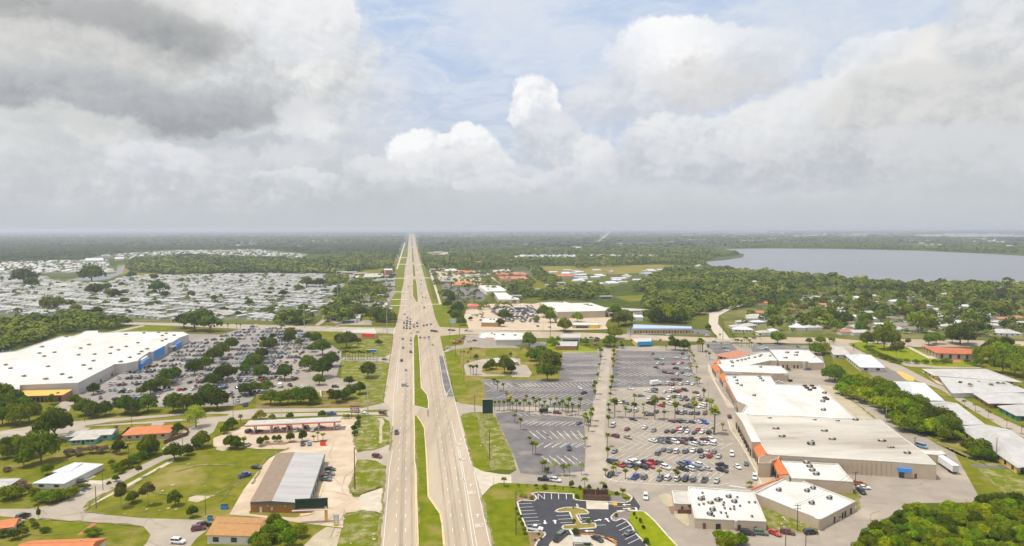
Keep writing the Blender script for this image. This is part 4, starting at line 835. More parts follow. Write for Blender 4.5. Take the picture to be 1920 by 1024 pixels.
for lab, cat, s, h, wl, rf in (
    ('grey-roofed warehouse shed in the block behind the pink hotel', 'warehouse', 'B 820,372 950,368 955,395 800,398', 5, 'wall_grey', 'roof_grey_house'),
    ('white flat roof office with dark window slots beside round oaks', 'office', 'B 768,512 870,508 850,540 760,540', 5, 'wall_white', 'roof_white'),
    ('pale flat-roofed diner among oaks on the far side of the cross road', 'diner', 'B 735,680 785,680 780,705 730,705', 4, 'wall_white', 'roof_villa'),
    ('small grey flat-roofed bank by the dark lot beside the highway', 'bank', 'B 910,590 985,590 985,610 900,612', 4, 'wall_beige', 'roof_grey_house'),
    ('white drive-in roof across the highway beside the dark lot', 'shop', 'B 1400,392 1480,392 1485,405 1395,405', 4, 'wall_white', 'roof_bright'),
    ('orange-roofed diner behind the dark car lot', 'diner', 'B 1500,432 1600,432 1660,455 1480,458', 4, 'wall_beige', 'roof_orange'),
    ('big white-roofed supermarket, the upper of the two overlapping white roofs', 'store', 'o 230,480 480,485 620,560 610,575 280,580 150,490', 6, 'wall_white', 'roof_white'),
    ('white-roofed supermarket with beige front, the lower of two overlapping roofs', 'store', 'o 400,595 600,600 700,665 810,690 820,712 480,712', 6, 'wall_beige', 'roof_white'),
    ('long pink storage shed, farthest of three in the fenced yard', 'storage shed', 'o 380,230 640,212 675,245 400,260', 5, 'wall_pink', 'roof_grey_house'),
    ('long pink storage shed, middle one of three in the yard', 'storage shed', 'o 440,270 870,258 960,295 930,305 430,300', 5, 'wall_pink', 'roof_coral'),
    ('long pink storage shed, closest to the field of three', 'storage shed', 'o 480,335 900,325 940,355 1000,380 510,372', 5, 'wall_pink', 'roof_coral'),
    ('orange-roofed hall in front of the bright green field', 'hall', 'C 320,378 455,378 465,390 315,392', 6, 'wall_beige', 'roof_orange'),
    ('red-roofed mansion on the wooded rise past the far shops', 'mansion', 'B 1640,275 1700,275 1712,290 1630,292', 9, 'roof_coral', 'roof_coral'),
    ('low pink lodge next to the red-roofed mansion', 'lodge', 'B 1590,295 1640,293 1640,302 1590,304', 6, 'wall_beige', 'roof_coral'),
    ('small white house with carport in front of the wood behind the motel', 'house', 'C 915,680 975,680 985,700 905,700', 4, 'wall_white', 'roof_white'),
    ('tan flat-roofed shop with low walls across from the far grass median', 'shop', 'B 1420,338 1500,336 1510,350 1420,352', 5, 'wall_beige', 'roof_white'),
    ('orange row of shops beside the far service road', 'shop', 'B 1510,350 1620,348 1640,362 1500,364', 5, 'wall_beige', 'roof_orange'),
    ('pale distribution shed at the edge of the far woods, left of the highway', 'shed', 'B 380,118 570,122 590,131 390,131', 7, 'wall_white', 'roof_white'),
    ('white church hall beside the far frontage road', 'hall', 'B 1040,130 1095,128 1095,138 1035,139', 6, 'wall_white', 'roof_white'),
    ('white warehouse among sandy homes past the pond', 'warehouse', 'A 640,256 770,253 780,272 640,276', 8, 'wall_white', 'roof_bright'),
    ('small white shed next to the warehouse past the pond', 'shed', 'A 860,250 930,248 930,260 860,262', 6, 'wall_white', 'roof_white'),
    ('white roof strip on the far left plain beyond the dark wood', 'shed', 'A 430,163 530,165 530,172 430,172', 6, 'wall_white', 'roof_white'),
    ('isolated bright shed far out in the dark wood', 'shed', 'A 680,150 712,149 712,156 680,157', 8, 'wall_white', 'roof_bright'),
    ('long white shed at the far wood edge behind the homes', 'shed', 'A 1790,135 1960,138 1960,145 1790,144', 6, 'wall_white', 'roof_white'),
    ('yellow-signed fast food box in the far lot by the highway', 'diner', 'B 1590,605 1670,603 1672,616 1588,618', 4, 'wall_beige', 'red')):
    building(cat.replace(' ', '_'), lab, cat, s, h, wl, rf, par=.2, capm=rf)
# ------------------------------------------------ villas and red-roofed hall on the right
def hipblock(label, corners, h, rise, roof, wall, name='villa', cat='villa', ridge=.28, group=None):
    """hipped roof over a four-cornered outline (A,B front eave, C,D back eave)"""
    A, B, C_, D_ = W(corners, h); c = (A + B + C_ + D_) / 4
    t = root(name, (c.x, c.y, 0), label, cat, group)
    ml, mr = (A + D_) / 2, (B + C_) / 2; k = (mr - ml) * ridge; p, q = ml + k + Vector((0, 0, rise)), mr - k + Vector((0, 0, rise))
    mb = MB(); mb.faces([A, B, C_, D_, p, q], [(0, 1, 5, 4), (1, 2, 5), (2, 3, 4, 5), (3, 0, 4)]); dz = Vector((0, 0, .25))
    mb.faces([A, B, C_, D_] + [v - dz for v in (A, B, C_, D_)], [(0, 4, 5, 1), (1, 5, 6, 2), (2, 6, 7, 3), (3, 7, 4, 0), (7, 6, 5, 4)])
    part('roof', mb, [roof], t)
    mb = MB(); pts = [c + (v - c) * .94 for v in (A, B, C_, D_)]; mb.prism(ccw([(v.x, v.y) for v in pts]), -.2, h - .1, 0, top=False); part('wall', mb, [wall], t)
    mb = MB(); mb.tube(p, q, .12, n=4); part('ridge', mb, [roof], t)
    for e in range(2):
        u, v = (pts[0], pts[1]) if e == 0 else (pts[3], pts[0])
        n = max(2, int((v - u).length / 6))
        for i in range(n):
            a = u + (v - u) * ((i + .3) / n); b = u + (v - u) * ((i + .62) / n); wallbox(t, 'window', a, b, 0, .8, h - .8, MT['glass'], .08)
    return t
hipblock('broad red-roofed hall with dark arcade on the lawn behind the clipped hedge', 'm 500,545 1090,560 1180,492 240,420', 5, 2.4, 'roof_red', 'wall_beige', 'hall', 'hall', .3)
VG = 'villas with pale hipped roofs'
for lab, s, h, rise, rf, wl in (
    ('pale hipped villa closest to the cross road, beside the narrow lane', 'H 490,262 620,262 590,205 440,190', 3.2, 1.2, 'roof_grey_house', 'wall_white'),
    ('bright white hipped villa with dark windows above the small walled lot', 'H 690,355 885,358 770,290 575,262', 3.2, 2.4, 'roof_bright', 'wall_white'),
    ('brightest white hipped villa tucked behind the middle of the green belt', 'n 130,290 620,300 300,90 -330,-20', 3.2, 2.6, 'roof_bright', 'wall_white'),
    ('light grey villa with glass-green porch below the brightest white one', 'n 870,700 1290,690 620,310 220,320', 3.2, 2.2, 'roof_villa', 'wall_white'),
    ('huge pale villa roof in front of all villas with a long straight ridge', 'n 1820,1400 2500,1300 1300,690 820,720', 3.4, 2.6, 'roof_villa', 'wall_yellow'),
    ('very wide villa facing the lane, front half with a green screened porch', 'm 520,925 740,1200 2050,1180 1590,1000', 3.2, .6, 'roof_villa', 'wall_white'),
    ('wide villa roof with dark vents right behind the green porch villa', 'm 440,910 1900,1020 1300,800 250,800', 3.3, 1.2, 'roof_villa', 'wall_yellow'),
    ('grey-white villa with brick side wall on the corner lawn', 'n 1340,345 2080,350 1960,180 1080,180', 3.2, 1.5, 'roof_villa', 'wall_brick'),
    ('villa with curved green screened porch, lowest by the lane', 'n 1790,545 2300,560 2200,370 1480,385', 3.2, 1.5, 'roof_villa', 'trim_teal')):
    t = hipblock(lab, s, h, rise * 2.3, rf, wl, group=VG)
# ------------------------------------------------ houses near the camera on the left
t = house('near house with smooth orange roof cut by a dark seam in the corner garden', 110, 1046, 22, 13, 4, 'roof_orange', 'wall_white', 'gable', detail=2, pitch=.3)
t = house('turquoise-walled house with weathered grey roof beside the orange-roofed one', 175, 822, 20, 9, 10, 'roof_grey_house', 'wall_teal', 'gable', detail=2)
house('garage wing with weathered grey roof joined to the turquoise house', 163, 829, 11, 8, 10, 'roof_grey_house', 'wall_teal', 'hip', detail=1, h=2.6)
house('orange-roofed house behind a dark board fence and a dry hedge', 282, 817, 21, 13, 12, 'roof_orange', 'wall_beige', 'hip', detail=2, pitch=.3)
hipblock('long low house with white metal roof and pale driveway between hedges', 'I 240,552 480,556 780,408 600,396', 2.6, .5, 'roof_bright', 'wall_white', 'house', 'house', .1)
hipblock('back wing with bright metal roof behind the long white-roofed house', 'I 390,465 520,470 620,400 560,395', 3.1, .3, 'roof_bright', 'wall_white', 'house', 'house', .1)
hipblock('pale grey roof of the house at the picture edge beside the purple hedge', 'I -160,600 40,590 160,515 -60,520', 3.0, .8, 'roof_villa', 'wall_white', 'house', 'house', .2)
hipblock("low house with tan shingle roof and porch clutter below the brown-walled strip", "h -600,860 270,880 330,600 -430,580", 3.2, 1.0, "roof_tan", "wall_white", "house", "house", .1)
house('orange patch roof of the carport beside the parked white cars', 3, 998, 9, 7, 20, 'roof_orange', 'wall_white', 'gable', detail=0)
t = root('walled_enclosure', tuple(G(590, 738)), 'low cream walled enclosure among the clipped oaks by the frontage road', 'walled yard')
mb = MB(); pp = W('F 485,555 490,600 560,600 640,600 640,560 485,555'); strip(mb, pp, .3, 0, h=2.2); part('wall', mb, ['wall_yellow'], t)
mb = MB(); strip(mb, pp, .45, 2.2, h=.15); part('coping', mb, ['wall_white'], t)

house('low house with grey-brown hipped roof inside the sandy loop drive', 944, 683, 20, 14, 10, 'roof_grey_house', 'wall_beige', 'hip', detail=1)
# ================================================================ VEHICLES
# kind: length, width, height, bonnet height, cabin stations (x0 front base, x1 front top, x2 rear top, x3 rear base) measured from the middle, front = +x
CK = dict(s=(4.8, 1.84, 1.45, .88, .95, .25, -1.05, -1.75), u=(4.85, 1.95, 1.78, 1.02, 1.1, .5, -1.95, -2.35), h=(4.2, 1.8, 1.5, .92, .95, .3, -1.35, -1.95),
          p=(5.7, 2.02, 1.88, 1.08, 1.25, .65, -.55, -.75), v=(5.2, 2.0, 2.1, 1.1, 1.7, 1.1, -2.45, -2.58))
KN = dict(s='sedan', u='suv', h='hatchback', p='pickup truck', v='van')
def car_parts(k):
    L_, w, H, hb, c0, c1, c2, c3 = CK[k]; a = L_ / 2; g = .28; W_ = w / 2
    st = [(a, g + .12, hb * .62, W_ * .78), (a - .12, g, hb * .80, W_ * .93), (a - .6, g, hb * .90, W_), (c0, g, hb, W_), (c3 if k != 'p' else c3, g, hb + .02, W_), (-a + .25, g, hb * .98, W_ * .96), (-a, g + .1, hb * .86, W_ * .86)]
    body = MB(); n = 6
    pts = []
    for x, z0, z1, hw in st: pts += [(x, -hw * .94, z0), (x, -hw, (z0 + z1) * .5), (x, -hw * .93, z1), (x, hw * .93, z1), (x, hw, (z0 + z1) * .5), (x, hw * .94, z0)]
    fs = [(i * n + j, i * n + (j + 1) % n, (i + 1) * n + (j + 1) % n, (i + 1) * n + j) for i in range(len(st) - 1) for j in range(n)] + [tuple(range(n))[::-1], tuple(range((len(st) - 1) * n, len(st) * n))]
    body.faces(pts, fs, 0)
    rw = W_ * .74; zt = H; bw = W_ * .90
    R4 = [(c1, -rw, zt), (c1, rw, zt), (c2, rw, zt - .02), (c2, -rw, zt - .02)]
    zz = hb + .01
    B4 = [(c0, -bw, zz), (c0, bw, zz), (c3, bw, zz), (c3, -bw, zz)]
    def mixp(p, q, t): return tuple(p[i] + (q[i] - p[i]) * t for i in range(3))
    U4 = [mixp(B4[i], R4[i], .86) for i in range(4)]
    win = MB(); win.faces(B4 + U4, [(i, (i + 1) % 4, 4 + (i + 1) % 4, 4 + i)[::1] for i in range(4)])
    body.faces(U4 + R4, [(i, (i + 1) % 4, 4 + (i + 1) % 4, 4 + i) for i in range(4)] + [(4, 7, 6, 5)], 0)
    for i in ((0, 3), (1, 2)):      # pillars
        for t in (0, .48, 1):
            p0 = mixp(B4[i[0]], B4[i[1]], t); p1 = mixp(R4[i[0]], R4[i[1]], t); body.tube(p0, p1, .045, n=4, m=0, cap=False)
    if k == 'p':
        body.faces([(c3 - .05, -W_ * .8, hb + .035), (c3 - .05, W_ * .8, hb + .035), (-a + .15, W_ * .8, hb + .035), (-a + .15, -W_ * .8, hb + .035)], [(0, 1, 2, 3)], 1)
    wh = MB()
    ws = []
    for sx in (a - .92, -a + .95):
        for sy in (-1, 1):
            q = MB(); q.tube((sx, sy * (W_ - .2), .33), (sx, sy * (W_ + .01), .33), .33, n=12, m=0); q.tube((sx, sy * (W_ - .02), .33), (sx, sy * (W_ + .03), .33), .19, n=8, m=1); ws.append(q)
    hl = []
    for sy in (-1, 1):
        q = MB(); q.box((a - .1, sy * W_ * .66, hb * .66), (.16, W_ * .34, .14), 0, 0); hl.append(q)
        q = MB(); q.box((-a + .04, sy * W_ * .72, hb * .72), (.10, W_ * .26, .18), 0, 0); hl.append(q)
    return body, win, ws, hl
CM = {}
def car_mesh(k):
    if k in CM: return CM[k]
    body, win, ws, hl = car_parts(k)
    all_ = MB(); all_.faces(body.v, body.f, 0); all_.m = list(body.m)
    all_.m = [3 if m == 1 else 0 for m in all_.m]
    all_.faces(win.v, win.f, 1)
    for q in ws: all_.faces(q.v, q.f, 2)
    for i, q in enumerate(hl): all_.faces(q.v, q.f, 4 if i % 2 == 0 else 5)
    one = all_.mesh('car_' + KN[k].replace(' ', '_'), [PAINT['w'], 'glass', 'tyre', 'dark', 'lamp', 'tail'])
    rims = []
    for q in ws:
        n_ = 12 + 12; r2 = MB(); k0 = 24; r2.faces(q.v[k0:], [tuple(i - k0 for i in f) for f in q.f if min(f) >= k0], 0); rims.append(r2.mesh('rim', ['metal']))
    tyr = []
    for q in ws:
        r2 = MB(); r2.faces(q.v[:24], [f for f in q.f if max(f) < 24], 0); tyr.append(r2.mesh('wheel', ['tyre']))
    P = dict(rims=rims, body=body.mesh('body', [PAINT['w'], 'dark']), windows=win.mesh('windows', ['glass']), wheels=tyr, lamps=[q.mesh('headlight' if i % 2 == 0 else 'tail_light', ['lamp' if i % 2 == 0 else 'tail']) for i, q in enumerate(hl)])
    CM[k] = (one, P); return CM[k]
CARS = []      # (object, px, py)
NM = dict(s='parked_car', u='parked_suv', h='parked_car', p='pickup_truck', v='van')
def car(p, ang, k, c, label=None, group=None, parts=False, z=None, moving=False, scl=1):
    one, P = car_mesh(k); z = GZ + .004 if z is None else z
    nm = NM[k].replace('parked_', '') if moving else NM[k]
    if not parts:
        o = link(nm, one, None, (p.x, p.y, z), ang)
        o.material_slots[0].link = 'OBJECT'; o.material_slots[0].material = PAINT[c]
    else:
        o = root(nm, (p.x, p.y, z), None, None, rz=ang)
        b = link('body', P['body'], o); b.material_slots[0].link = 'OBJECT'; b.material_slots[0].material = PAINT[c]
        link('side_window' if 0 else 'cabin_window', P['windows'], o)
        for me, rm in zip(P['wheels'], P['rims']): link('rim', rm, link('wheel', me, o))
        for i, me in enumerate(P['lamps']): link('headlight' if i % 2 == 0 else 'tail_light', me, o)
    if scl != 1: o.scale = (scl,) * 3
    tag(o, label, KN[k] if k != 's' else 'car', group)
    return o
def pang(fr, x, y, vx, vy):
    """world heading of a photo direction at a photo point"""
    f = FR[fr]; a = G(f[0] + x / f[2], f[1] + y / f[2]); b = G(f[0] + (x + vx) / f[2], f[1] + (y + vy) / f[2]); d = b - a
    return math.atan2(d.y, d.x)
HA = R(98.4)
USED = {}
def uniq(o, base, tries):
    """first of the given phrases that makes the label unique"""
    for t in tries:
        s = f'{base} {t}'.strip()
        if s not in USED: USED[s] = 1; o['label'] = s; return s
    raise RuntimeError(base)
def rows_label(lst, noun, where, rowword='row', end='palm lane', gap=9, key=None, rowkey=None):
    """lst of (obj, x, y, describe): label by row (counted from the camera side) and by place in the row"""
    lst = sorted(lst, key=lambda q: -q[2]); rows = []; 
    for q in lst:
        if rows and abs(rows[-1][0] - q[2]) < gap: rows[-1][1].append(q); 
        else: rows.append([q[2], [q]])
    for ri, (_, r) in enumerate(rows):
        r.sort(key=lambda q: q[1])
        for ci, q in enumerate(r):
            q[0]['label'] = f'{q[3]}, {ORD(ci + 1)} from the {end}, {ORD(ri + 1)} {rowword} {where}'
            USED[q[0]['label']] = 1
def carlist(fr, s, slant, where, end, gap, group, rowword='row', parts=False):
    out = []
    for w in s.split():
        f = w.split(','); x, y = float(f[0]), float(f[1]); k, c = f[2][0], f[2][1]
        sl = f[3] if len(f) > 3 else slant
        if sl == '/': a = HA + R(-40)
        elif sl == '\\': a = HA + R(32)
        elif sl == 'h': a = HA - R(90)
        elif sl == 'v': a = HA
        else: a = R(float(sl))
        fr_ = FR[fr]; X_, Y_ = fr_[0] + x / fr_[2], fr_[1] + (y + 6) / fr_[2]
        if (len(out) * 7) % 3 == 0: a += math.pi
        o = car(G(X_, Y_), a + random.uniform(-.05, .05), k, c, parts=parts, group=group)
        out.append((o, X_, Y_, f'{CNAME[c]} {KN[k]}'))
    rows_label(out, 'car', where, rowword, end, gap)
    CARS.extend(out); return out
# ---- plaza car park, rear dark half (frame G)
PGp = 'cars parked in the plaza car park'
s = '1055,253,sk,/ 1280,252,sk,/ 1085,292,sg,\\ 1118,292,uw,\\ 1235,285,sw,\\ 1300,292,uw,\\ 1097,325,sw,/ 1130,330,sg,/ 1212,328,sr,/ 1252,328,sw,/ 1278,320,sr,/ 1335,328,sg,/ 1083,357,sm,\\ 1228,365,uk,\\ 1312,367,sw,\\ 1150,395,um,\\ 1195,402,sm,\\ 1242,408,sw,/ 1275,397,sk,/ 1310,415,sw,\\ 1335,412,sw,\\ 1215,448,sm,\\ 1250,448,um,\\ 1170,478,uw,/ 1203,487,um,/ 1265,482,sw,/ 1318,476,uw,/ 1355,482,sw,/'
carlist('G', s, '/', 'of the rear half of the plaza lot', 'palm lane', 4.5, PGp)
s = '885,517,sw,\\ 1018,535,sw,\\ 1068,525,uk,\\ 1068,540,ug,\\ 1145,540,sw,/ 1190,538,uw,/ 1205,525,uw,/ 1235,540,sk,\\ 1250,530,sr,\\ 1297,528,uk,\\ 1378,546,sm,\\ 965,570,sg,h 1030,588,sw,/ 1065,575,sg,/ 1125,592,sm,h 1172,592,uw,/ 1215,578,ug,/ 1255,575,uw,/ 1275,597,sg,/ 1300,580,sm,/ 1315,600,sm,/ 1355,605,ug,/ 1400,580,uw,/ 1415,600,sm,/ 802,620,sw,\\ 855,628,sg,\\ 1035,628,pk,\\ 1085,632,sw,\\ 1118,645,ur,\\ 1185,632,uw,\\ 1240,632,sg,\\ 1330,655,sk,\\ 1332,640,ug,\\ 1380,655,uw,\\ 1422,655,uw,\\ 1435,640,uw,\\ 880,682,sg,/ 930,682,uw,/ 1083,690,ug,/ 1030,712,pg,h 1245,697,uk,/ 1275,700,us,/ 1295,695,us,/ 1347,702,ug,/ 1392,703,ug,/ 1447,703,um,/'
carlist('G', s, '/', 'of the sunlit middle of the plaza lot', 'palm lane', 7.5, PGp)
s = '908,748,sk,\\ 1198,762,sm,\\ 1247,765,sk,\\ 1293,765,sg,\\ 1343,768,sn,\\ 1393,768,sw,\\ 1440,772,pb,\\'
carlist('G', s, '\\', 'against the palm median of the plaza lot', 'palm lane', 9, PGp, 'row')
s = '757,123,uw,/ 865,150,sm,/ 997,137,sw,/ 1062,160,sg,/ 1163,167,sk,/ 1210,167,sk,/ 1248,148,ur,/ 1268,165,uw,/ 1303,145,ug,/ 1315,168,sw,/ 1368,177,sk,/ 1395,152,sr,/ 1425,172,sw,/ 1477,175,uk,/ 772,202,um,\\ 870,212,st,\\ 1055,238,sw,\\ 1118,222,sg,\\ 1120,248,sg,\\ 1178,222,sm,\\ 1165,248,sk,\\ 1222,248,uw,\\ 1232,222,sg,\\ 1285,225,sk,\\ 1285,252,um,\\ 1345,230,pk,\\ 1360,265,uw,\\ 1398,258,sg,\\ 1440,228,sm,\\ 1442,257,sw,\\ 1498,232,uw,\\ 1497,260,uw,\\'
carlist('K', s, '/', 'of the near plaza block behind the long rows', 'palm lane', 11, PGp, parts=True)
s = '768,318,sg,/ 1095,332,ug,/ 1137,305,sg,/ 1183,313,sg,/ 1235,318,uw,/ 1303,318,ug,/ 1358,313,sw,/ 1412,315,uk,/ 1425,352,sg,/ 1462,325,ss,/ 1482,352,ur,/ 1515,322,sg,/ 1550,357,ss,/'
carlist('K', s, '/', 'of the second block from the service road', 'palm lane', 14, PGp, parts=True)
s = '745,400,uk,\\ 770,390,sg,\\ 808,422,sr,\\ 862,425,ug,\\ 885,400,uw,\\ 905,425,uk,\\ 930,400,uw,\\ 988,402,uk,\\ 985,437,uk,\\ 1035,430,ur,\\ 1045,400,pr,\\ 1095,405,ug,\\ 1152,440,uw,\\ 1270,412,ug,\\ 1278,450,pk,\\ 1320,412,ub,\\ 1335,450,uw,\\ 1390,418,uw,\\ 1395,448,ug,\\ 1460,450,ss,\\ 1572,425,pk,\\ 1575,460,pk,\\'
carlist('K', s, '\\', 'of the long double row by the service road', 'palm lane', 7, PGp, parts=True)
s = '738,497,uk,/ 925,512,pb,/ 992,512,ug,/ 1108,525,ug,/ 1170,520,uw,/ 1240,525,uw,/ 1300,528,uk,/ 1360,530,ug,/ 1445,533,pg,/ 1535,540,ss,/'
carlist('K', s, '/', 'of the last line along the kerb', 'palm lane', 14, PGp, parts=True)
def one(fr, s, label, moving=False, parts=True, group=None, scl=1):
    f = s.split(','); x, y = float(f[0]), float(f[1]); fr_ = FR[fr]; 
    a = pang(fr, x, y, float(f[3]), float(f[4])) if len(f) > 4 else (R(float(f[3])) if len(f) > 3 else HA)
    o = car(G(fr_[0] + x / fr_[2], fr_[1] + (y) / fr_[2]), a, f[2][0], f[2][1], label, group, parts, moving=moving, scl=scl); USED[label] = 1
    CARS.append((o, fr_[0] + x / fr_[2], fr_[1] + y / fr_[2], '')); return o
for fr, s, lb in (('K', '1648,345,uw,5,30', 'white suv alone on the drive next to the coral porch'), ('K', '1690,440,sw,35,25', 'white sedan angled on the drive past the two black pickups'), ('K', '1757,415,sg,2,-30', 'small grey sedan by the plaza front path'),
    ('K', '1820,520,uw,3,30', 'white suv stopped by the orange planter path'), ('K', '1002,668,uw,2,30', 'white suv driving on the service road above the bank lawn'), ('K', '325,542,uw,30,4', 'white suv passing the palms above the bank lawn'),
    ('K', '243,535,pk,30,1', 'black pickup waiting behind the white suv above the bank lawn'), ('e', '345,795,pw,40,4', 'white pickup in the last stall of the bank lot kerb side'), ('e', '1765,855,sg,40,-16', 'dark grey car in the striped stalls of the bank lot'),
    ('K', '502,110,sg,20,-8', 'lone silver-grey car in the dark front lot'), ('K', '427,300,pn,1,30', 'navy pickup alone across the stalls of the dark lot'), ('G', '540,555,pn,20,-8', 'dark blue pickup alone beside the palm lane stalls'),
    ('G', '508,518,sw,20,9', 'white sedan with dark windows in the empty dark lot'), ('G', '340,705,um,30,1', 'maroon suv on the palm median road behind a dark truck'),
    ('d', '85,985,uk,40,4', 'black suv backed up to the restaurant wall'), ('d', '290,985,uG,40,4', 'dark green suv with open tailgate beside the restaurant'), ('d', '495,985,sr,35,14', 'bright red sports car by the rear lawn'),
    ('d', '690,975,um,40,6', 'maroon suv between the red sports car and the black one'), ('d', '1040,975,uk,40,-3', 'black suv in front of the wedge building corner'), ('d', '1780,245,uo,40,3', 'copper suv below the pole by the rear yard'),
    ('d', '1840,300,sw,40,3', 'white sedan beside the copper suv in the rear yard'), ('d', '1800,360,uk,30,22', 'black car with open boot in the rear yard'),
    ('c', '1350,480,vl,40,12', 'blue-grey pickup with covered bed behind the large plaza hall'), ('b', '220,155,um,-10,-20', 'maroon suv beside the tree at the plaza front'),
    ('a', '1265,465,sk,20,8', 'black car by the back door of the northern hall'), ('a', '1130,660,sw,30,2', 'white sedan behind the slanting plaza hall'), ('a', '1570,465,ug,30,-3', 'grey suv by the ducts of the northern hall'), ('a', '1660,450,sk,30,-3', 'black sedan at the outer end of the northern hall'),
    ('a', '870,155,uw,40,4', 'white suv behind the slanting hall, outer one of three'), ('a', '905,140,uw,40,4', 'white suv behind the slanting hall, farther one of three'), ('a', '925,160,sg,30,4', 'grey car behind the slanting hall'), ('a', '840,80,sk,30,3', 'black sedan in the small dark north lot'), ('a', '1410,125,sg,30,8', 'grey sedan under the trees of the north lot'), ('a', '160,50,sg,30,2', 'grey pickup alone in the palm-edged north lot'),
    ('a', '325,150,sk,30,3', 'black car, farther of the two with white one in the north lot'), ('a', '335,180,sw,30,3', 'white car closer of the pair in the north lot'),
    ('J', '1053,180,pg,1,-30', 'grey pickup alone on the near carriageway beside the worn lawn'), ('J', '908,362,um,30,5', 'maroon suv leaving the strip lot toward the highway'), ('F', '952,707,um,30,4', 'maroon suv turning in from the highway beside the price sign'),
    ('F', '565,712,pb,30,-2', 'blue pickup on the frontage lane behind the gas canopy'), ('g', '210,345,uk,20,-10', 'black suv at the end pump under the canopy'), ('g', '365,345,sk,20,-6', 'black sedan in the canopy shade beside the black suv'), ('g', '630,310,us,14,-12', 'grey suv fuelling at the third pump'),
    ('g', '735,310,sw,14,-14', 'white and red sedan at the middle pumps'), ('g', '825,290,um,12,-12', 'maroon suv fuelling beside the white and red sedan'), ('g', '925,325,uw,12,-12', 'white suv with black back at the fourth pump'), ('g', '1075,285,uk,14,-12', 'black suv on the far side of the canopy'),
    ('g', '1180,325,ss,14,-12', 'silver sedan in front of the last pumps'), ('g', '1295,285,sm,20,-3', 'maroon car in the canopy shade beyond the silver sedan'), ('g', '1555,280,uw,12,-14', 'white suv just outside the canopy end'), ('g', '190,545,sw,15,-8', 'white sedan under the small trees at the lot corner'),
    ('g', '1020,530,pg,2,-20', 'grey pickup parked below the row of small trees'), ('g', '1120,530,sl,2,-20', 'light blue sedan next to the grey pickup below the trees'), ('g', '1435,915,sk,20,2', 'black sedan nearest the top of the strip shopfront'),
    ('g', '1420,985,sG,20,2', 'dark green sedan second along the strip shopfront'), ('h', '1220,5,sm,20,2', 'maroon sedan third along the strip shopfront'), ('h', '1215,45,sG,20,2', 'greenish black sedan last along the strip shopfront'),
    ('g', '150,1010,pb,30,-10', 'blue pickup on the grass edge behind the brown roof'), ('g', '325,888,sk,20,2', 'small black trailer-like car on the grass edge'), ('I', '1490,905,um,30,-4', 'maroon sedan at the side of the tan-roofed house'), ('I', '1530,880,uk,30,-8', 'dark grey suv beside the maroon sedan at the tan-roofed house'),
    ('I', '1335,1005,uw,30,2', 'white suv parked on the sandy street corner'), ('I', '175,815,uk,30,-12', 'black suv on the near driveway'), ('I', '60,880,sw,25,-12', 'white sports car outermost on the near driveway'), ('I', '130,865,uw,30,-16', 'white suv between sports car and black suv'), ('I', '610,545,sg,30,-4', 'grey car under the eaves of the long white-roofed house'),
    ('E', '1842,645,pb,15,-14', 'blue pickup entering the store lot by the orange mulch'), ('q', '790,560,sw,20,4', 'white car hidden behind the price sign')):
    one(fr, s, lb, moving='driving' in lb or 'turning' in lb or 'passing' in lb)
# ---- highway traffic
HT = 'traffic on the divided highway'
for s, lb in (('1092,310,uk', 'black suv on the near side of the junction in the outer lanes'), ('1123,380,ss', 'silver sedan between the black suv and the silver one'), ('1118,498,us,30,1', 'silver sedan crossing lanes closest on the approach'), ('1103,213,sg', 'grey sedan behind the maroon car on the approach'),
    ('1100,146,sm', 'maroon car just past the junction'), ('1160,245,uk', 'dark suv in the inner lane next to the green median'), ('1161,180,sw', 'white car closing the inner lane queue'), ('1160,158,sg', 'grey suv in the middle of the inner lane queue'), ('1161,136,sw', 'white van at the head of the inner lane queue'),
    ('1212,95,uw,20,-5', 'white police-like suv turning in the junction'), ('1162,100,sw', 'white sedan entering the junction'), ('1232,137,sm', 'small maroon car on the outbound lanes by the median tip'), ('1263,137,st', 'tan sedan on the outbound lanes'), ('1296,135,sk', 'black sedan ahead of a white one on the outbound lanes'), ('1296,148,sw', 'white sedan behind a black one on the outbound lanes'),
    ('1325,190,ss', 'silver sedan alone on the outbound lanes before the junction'), ('1325,88,uk,20,1', 'dark suv crossing the junction, first of two'), ('1350,92,uk,20,1', 'dark suv crossing the junction, second of two'), ('965,302,sm,20,1', 'maroon sedan waiting at the store exit'), ('1442,213,uw,20,-2', 'white suv leaving the auto store drive')):
    one('F', s, lb, True, parts=False, group=HT)
q = '1113,682,pw 1110,730,sw 1110,748,ug 1110,766,sw 1108,784,sk 1136,706,sg 1134,732,ug 1132,750,uk 1131,768,ug 1130,786,sk 1157,716,uw 1157,738,sk 1157,756,ug 1155,770,sw 1155,788,sk 1183,758,ss 1184,776,sk 1208,748,ug 1210,772,sk 1258,766,sm 1281,762,sk 1311,756,sg'
lst = []
for w in q.split():
    x, y, kc = w.split(','); X_, Y_ = 480 + float(x) / 4, 420 + float(y) / 4
    o = car(G(X_, Y_), HA, kc[0], kc[1], group=HT, moving=True); lst.append((o, Y_, X_, f'{CNAME[kc[1]]} {KN[kc[0]]}'))
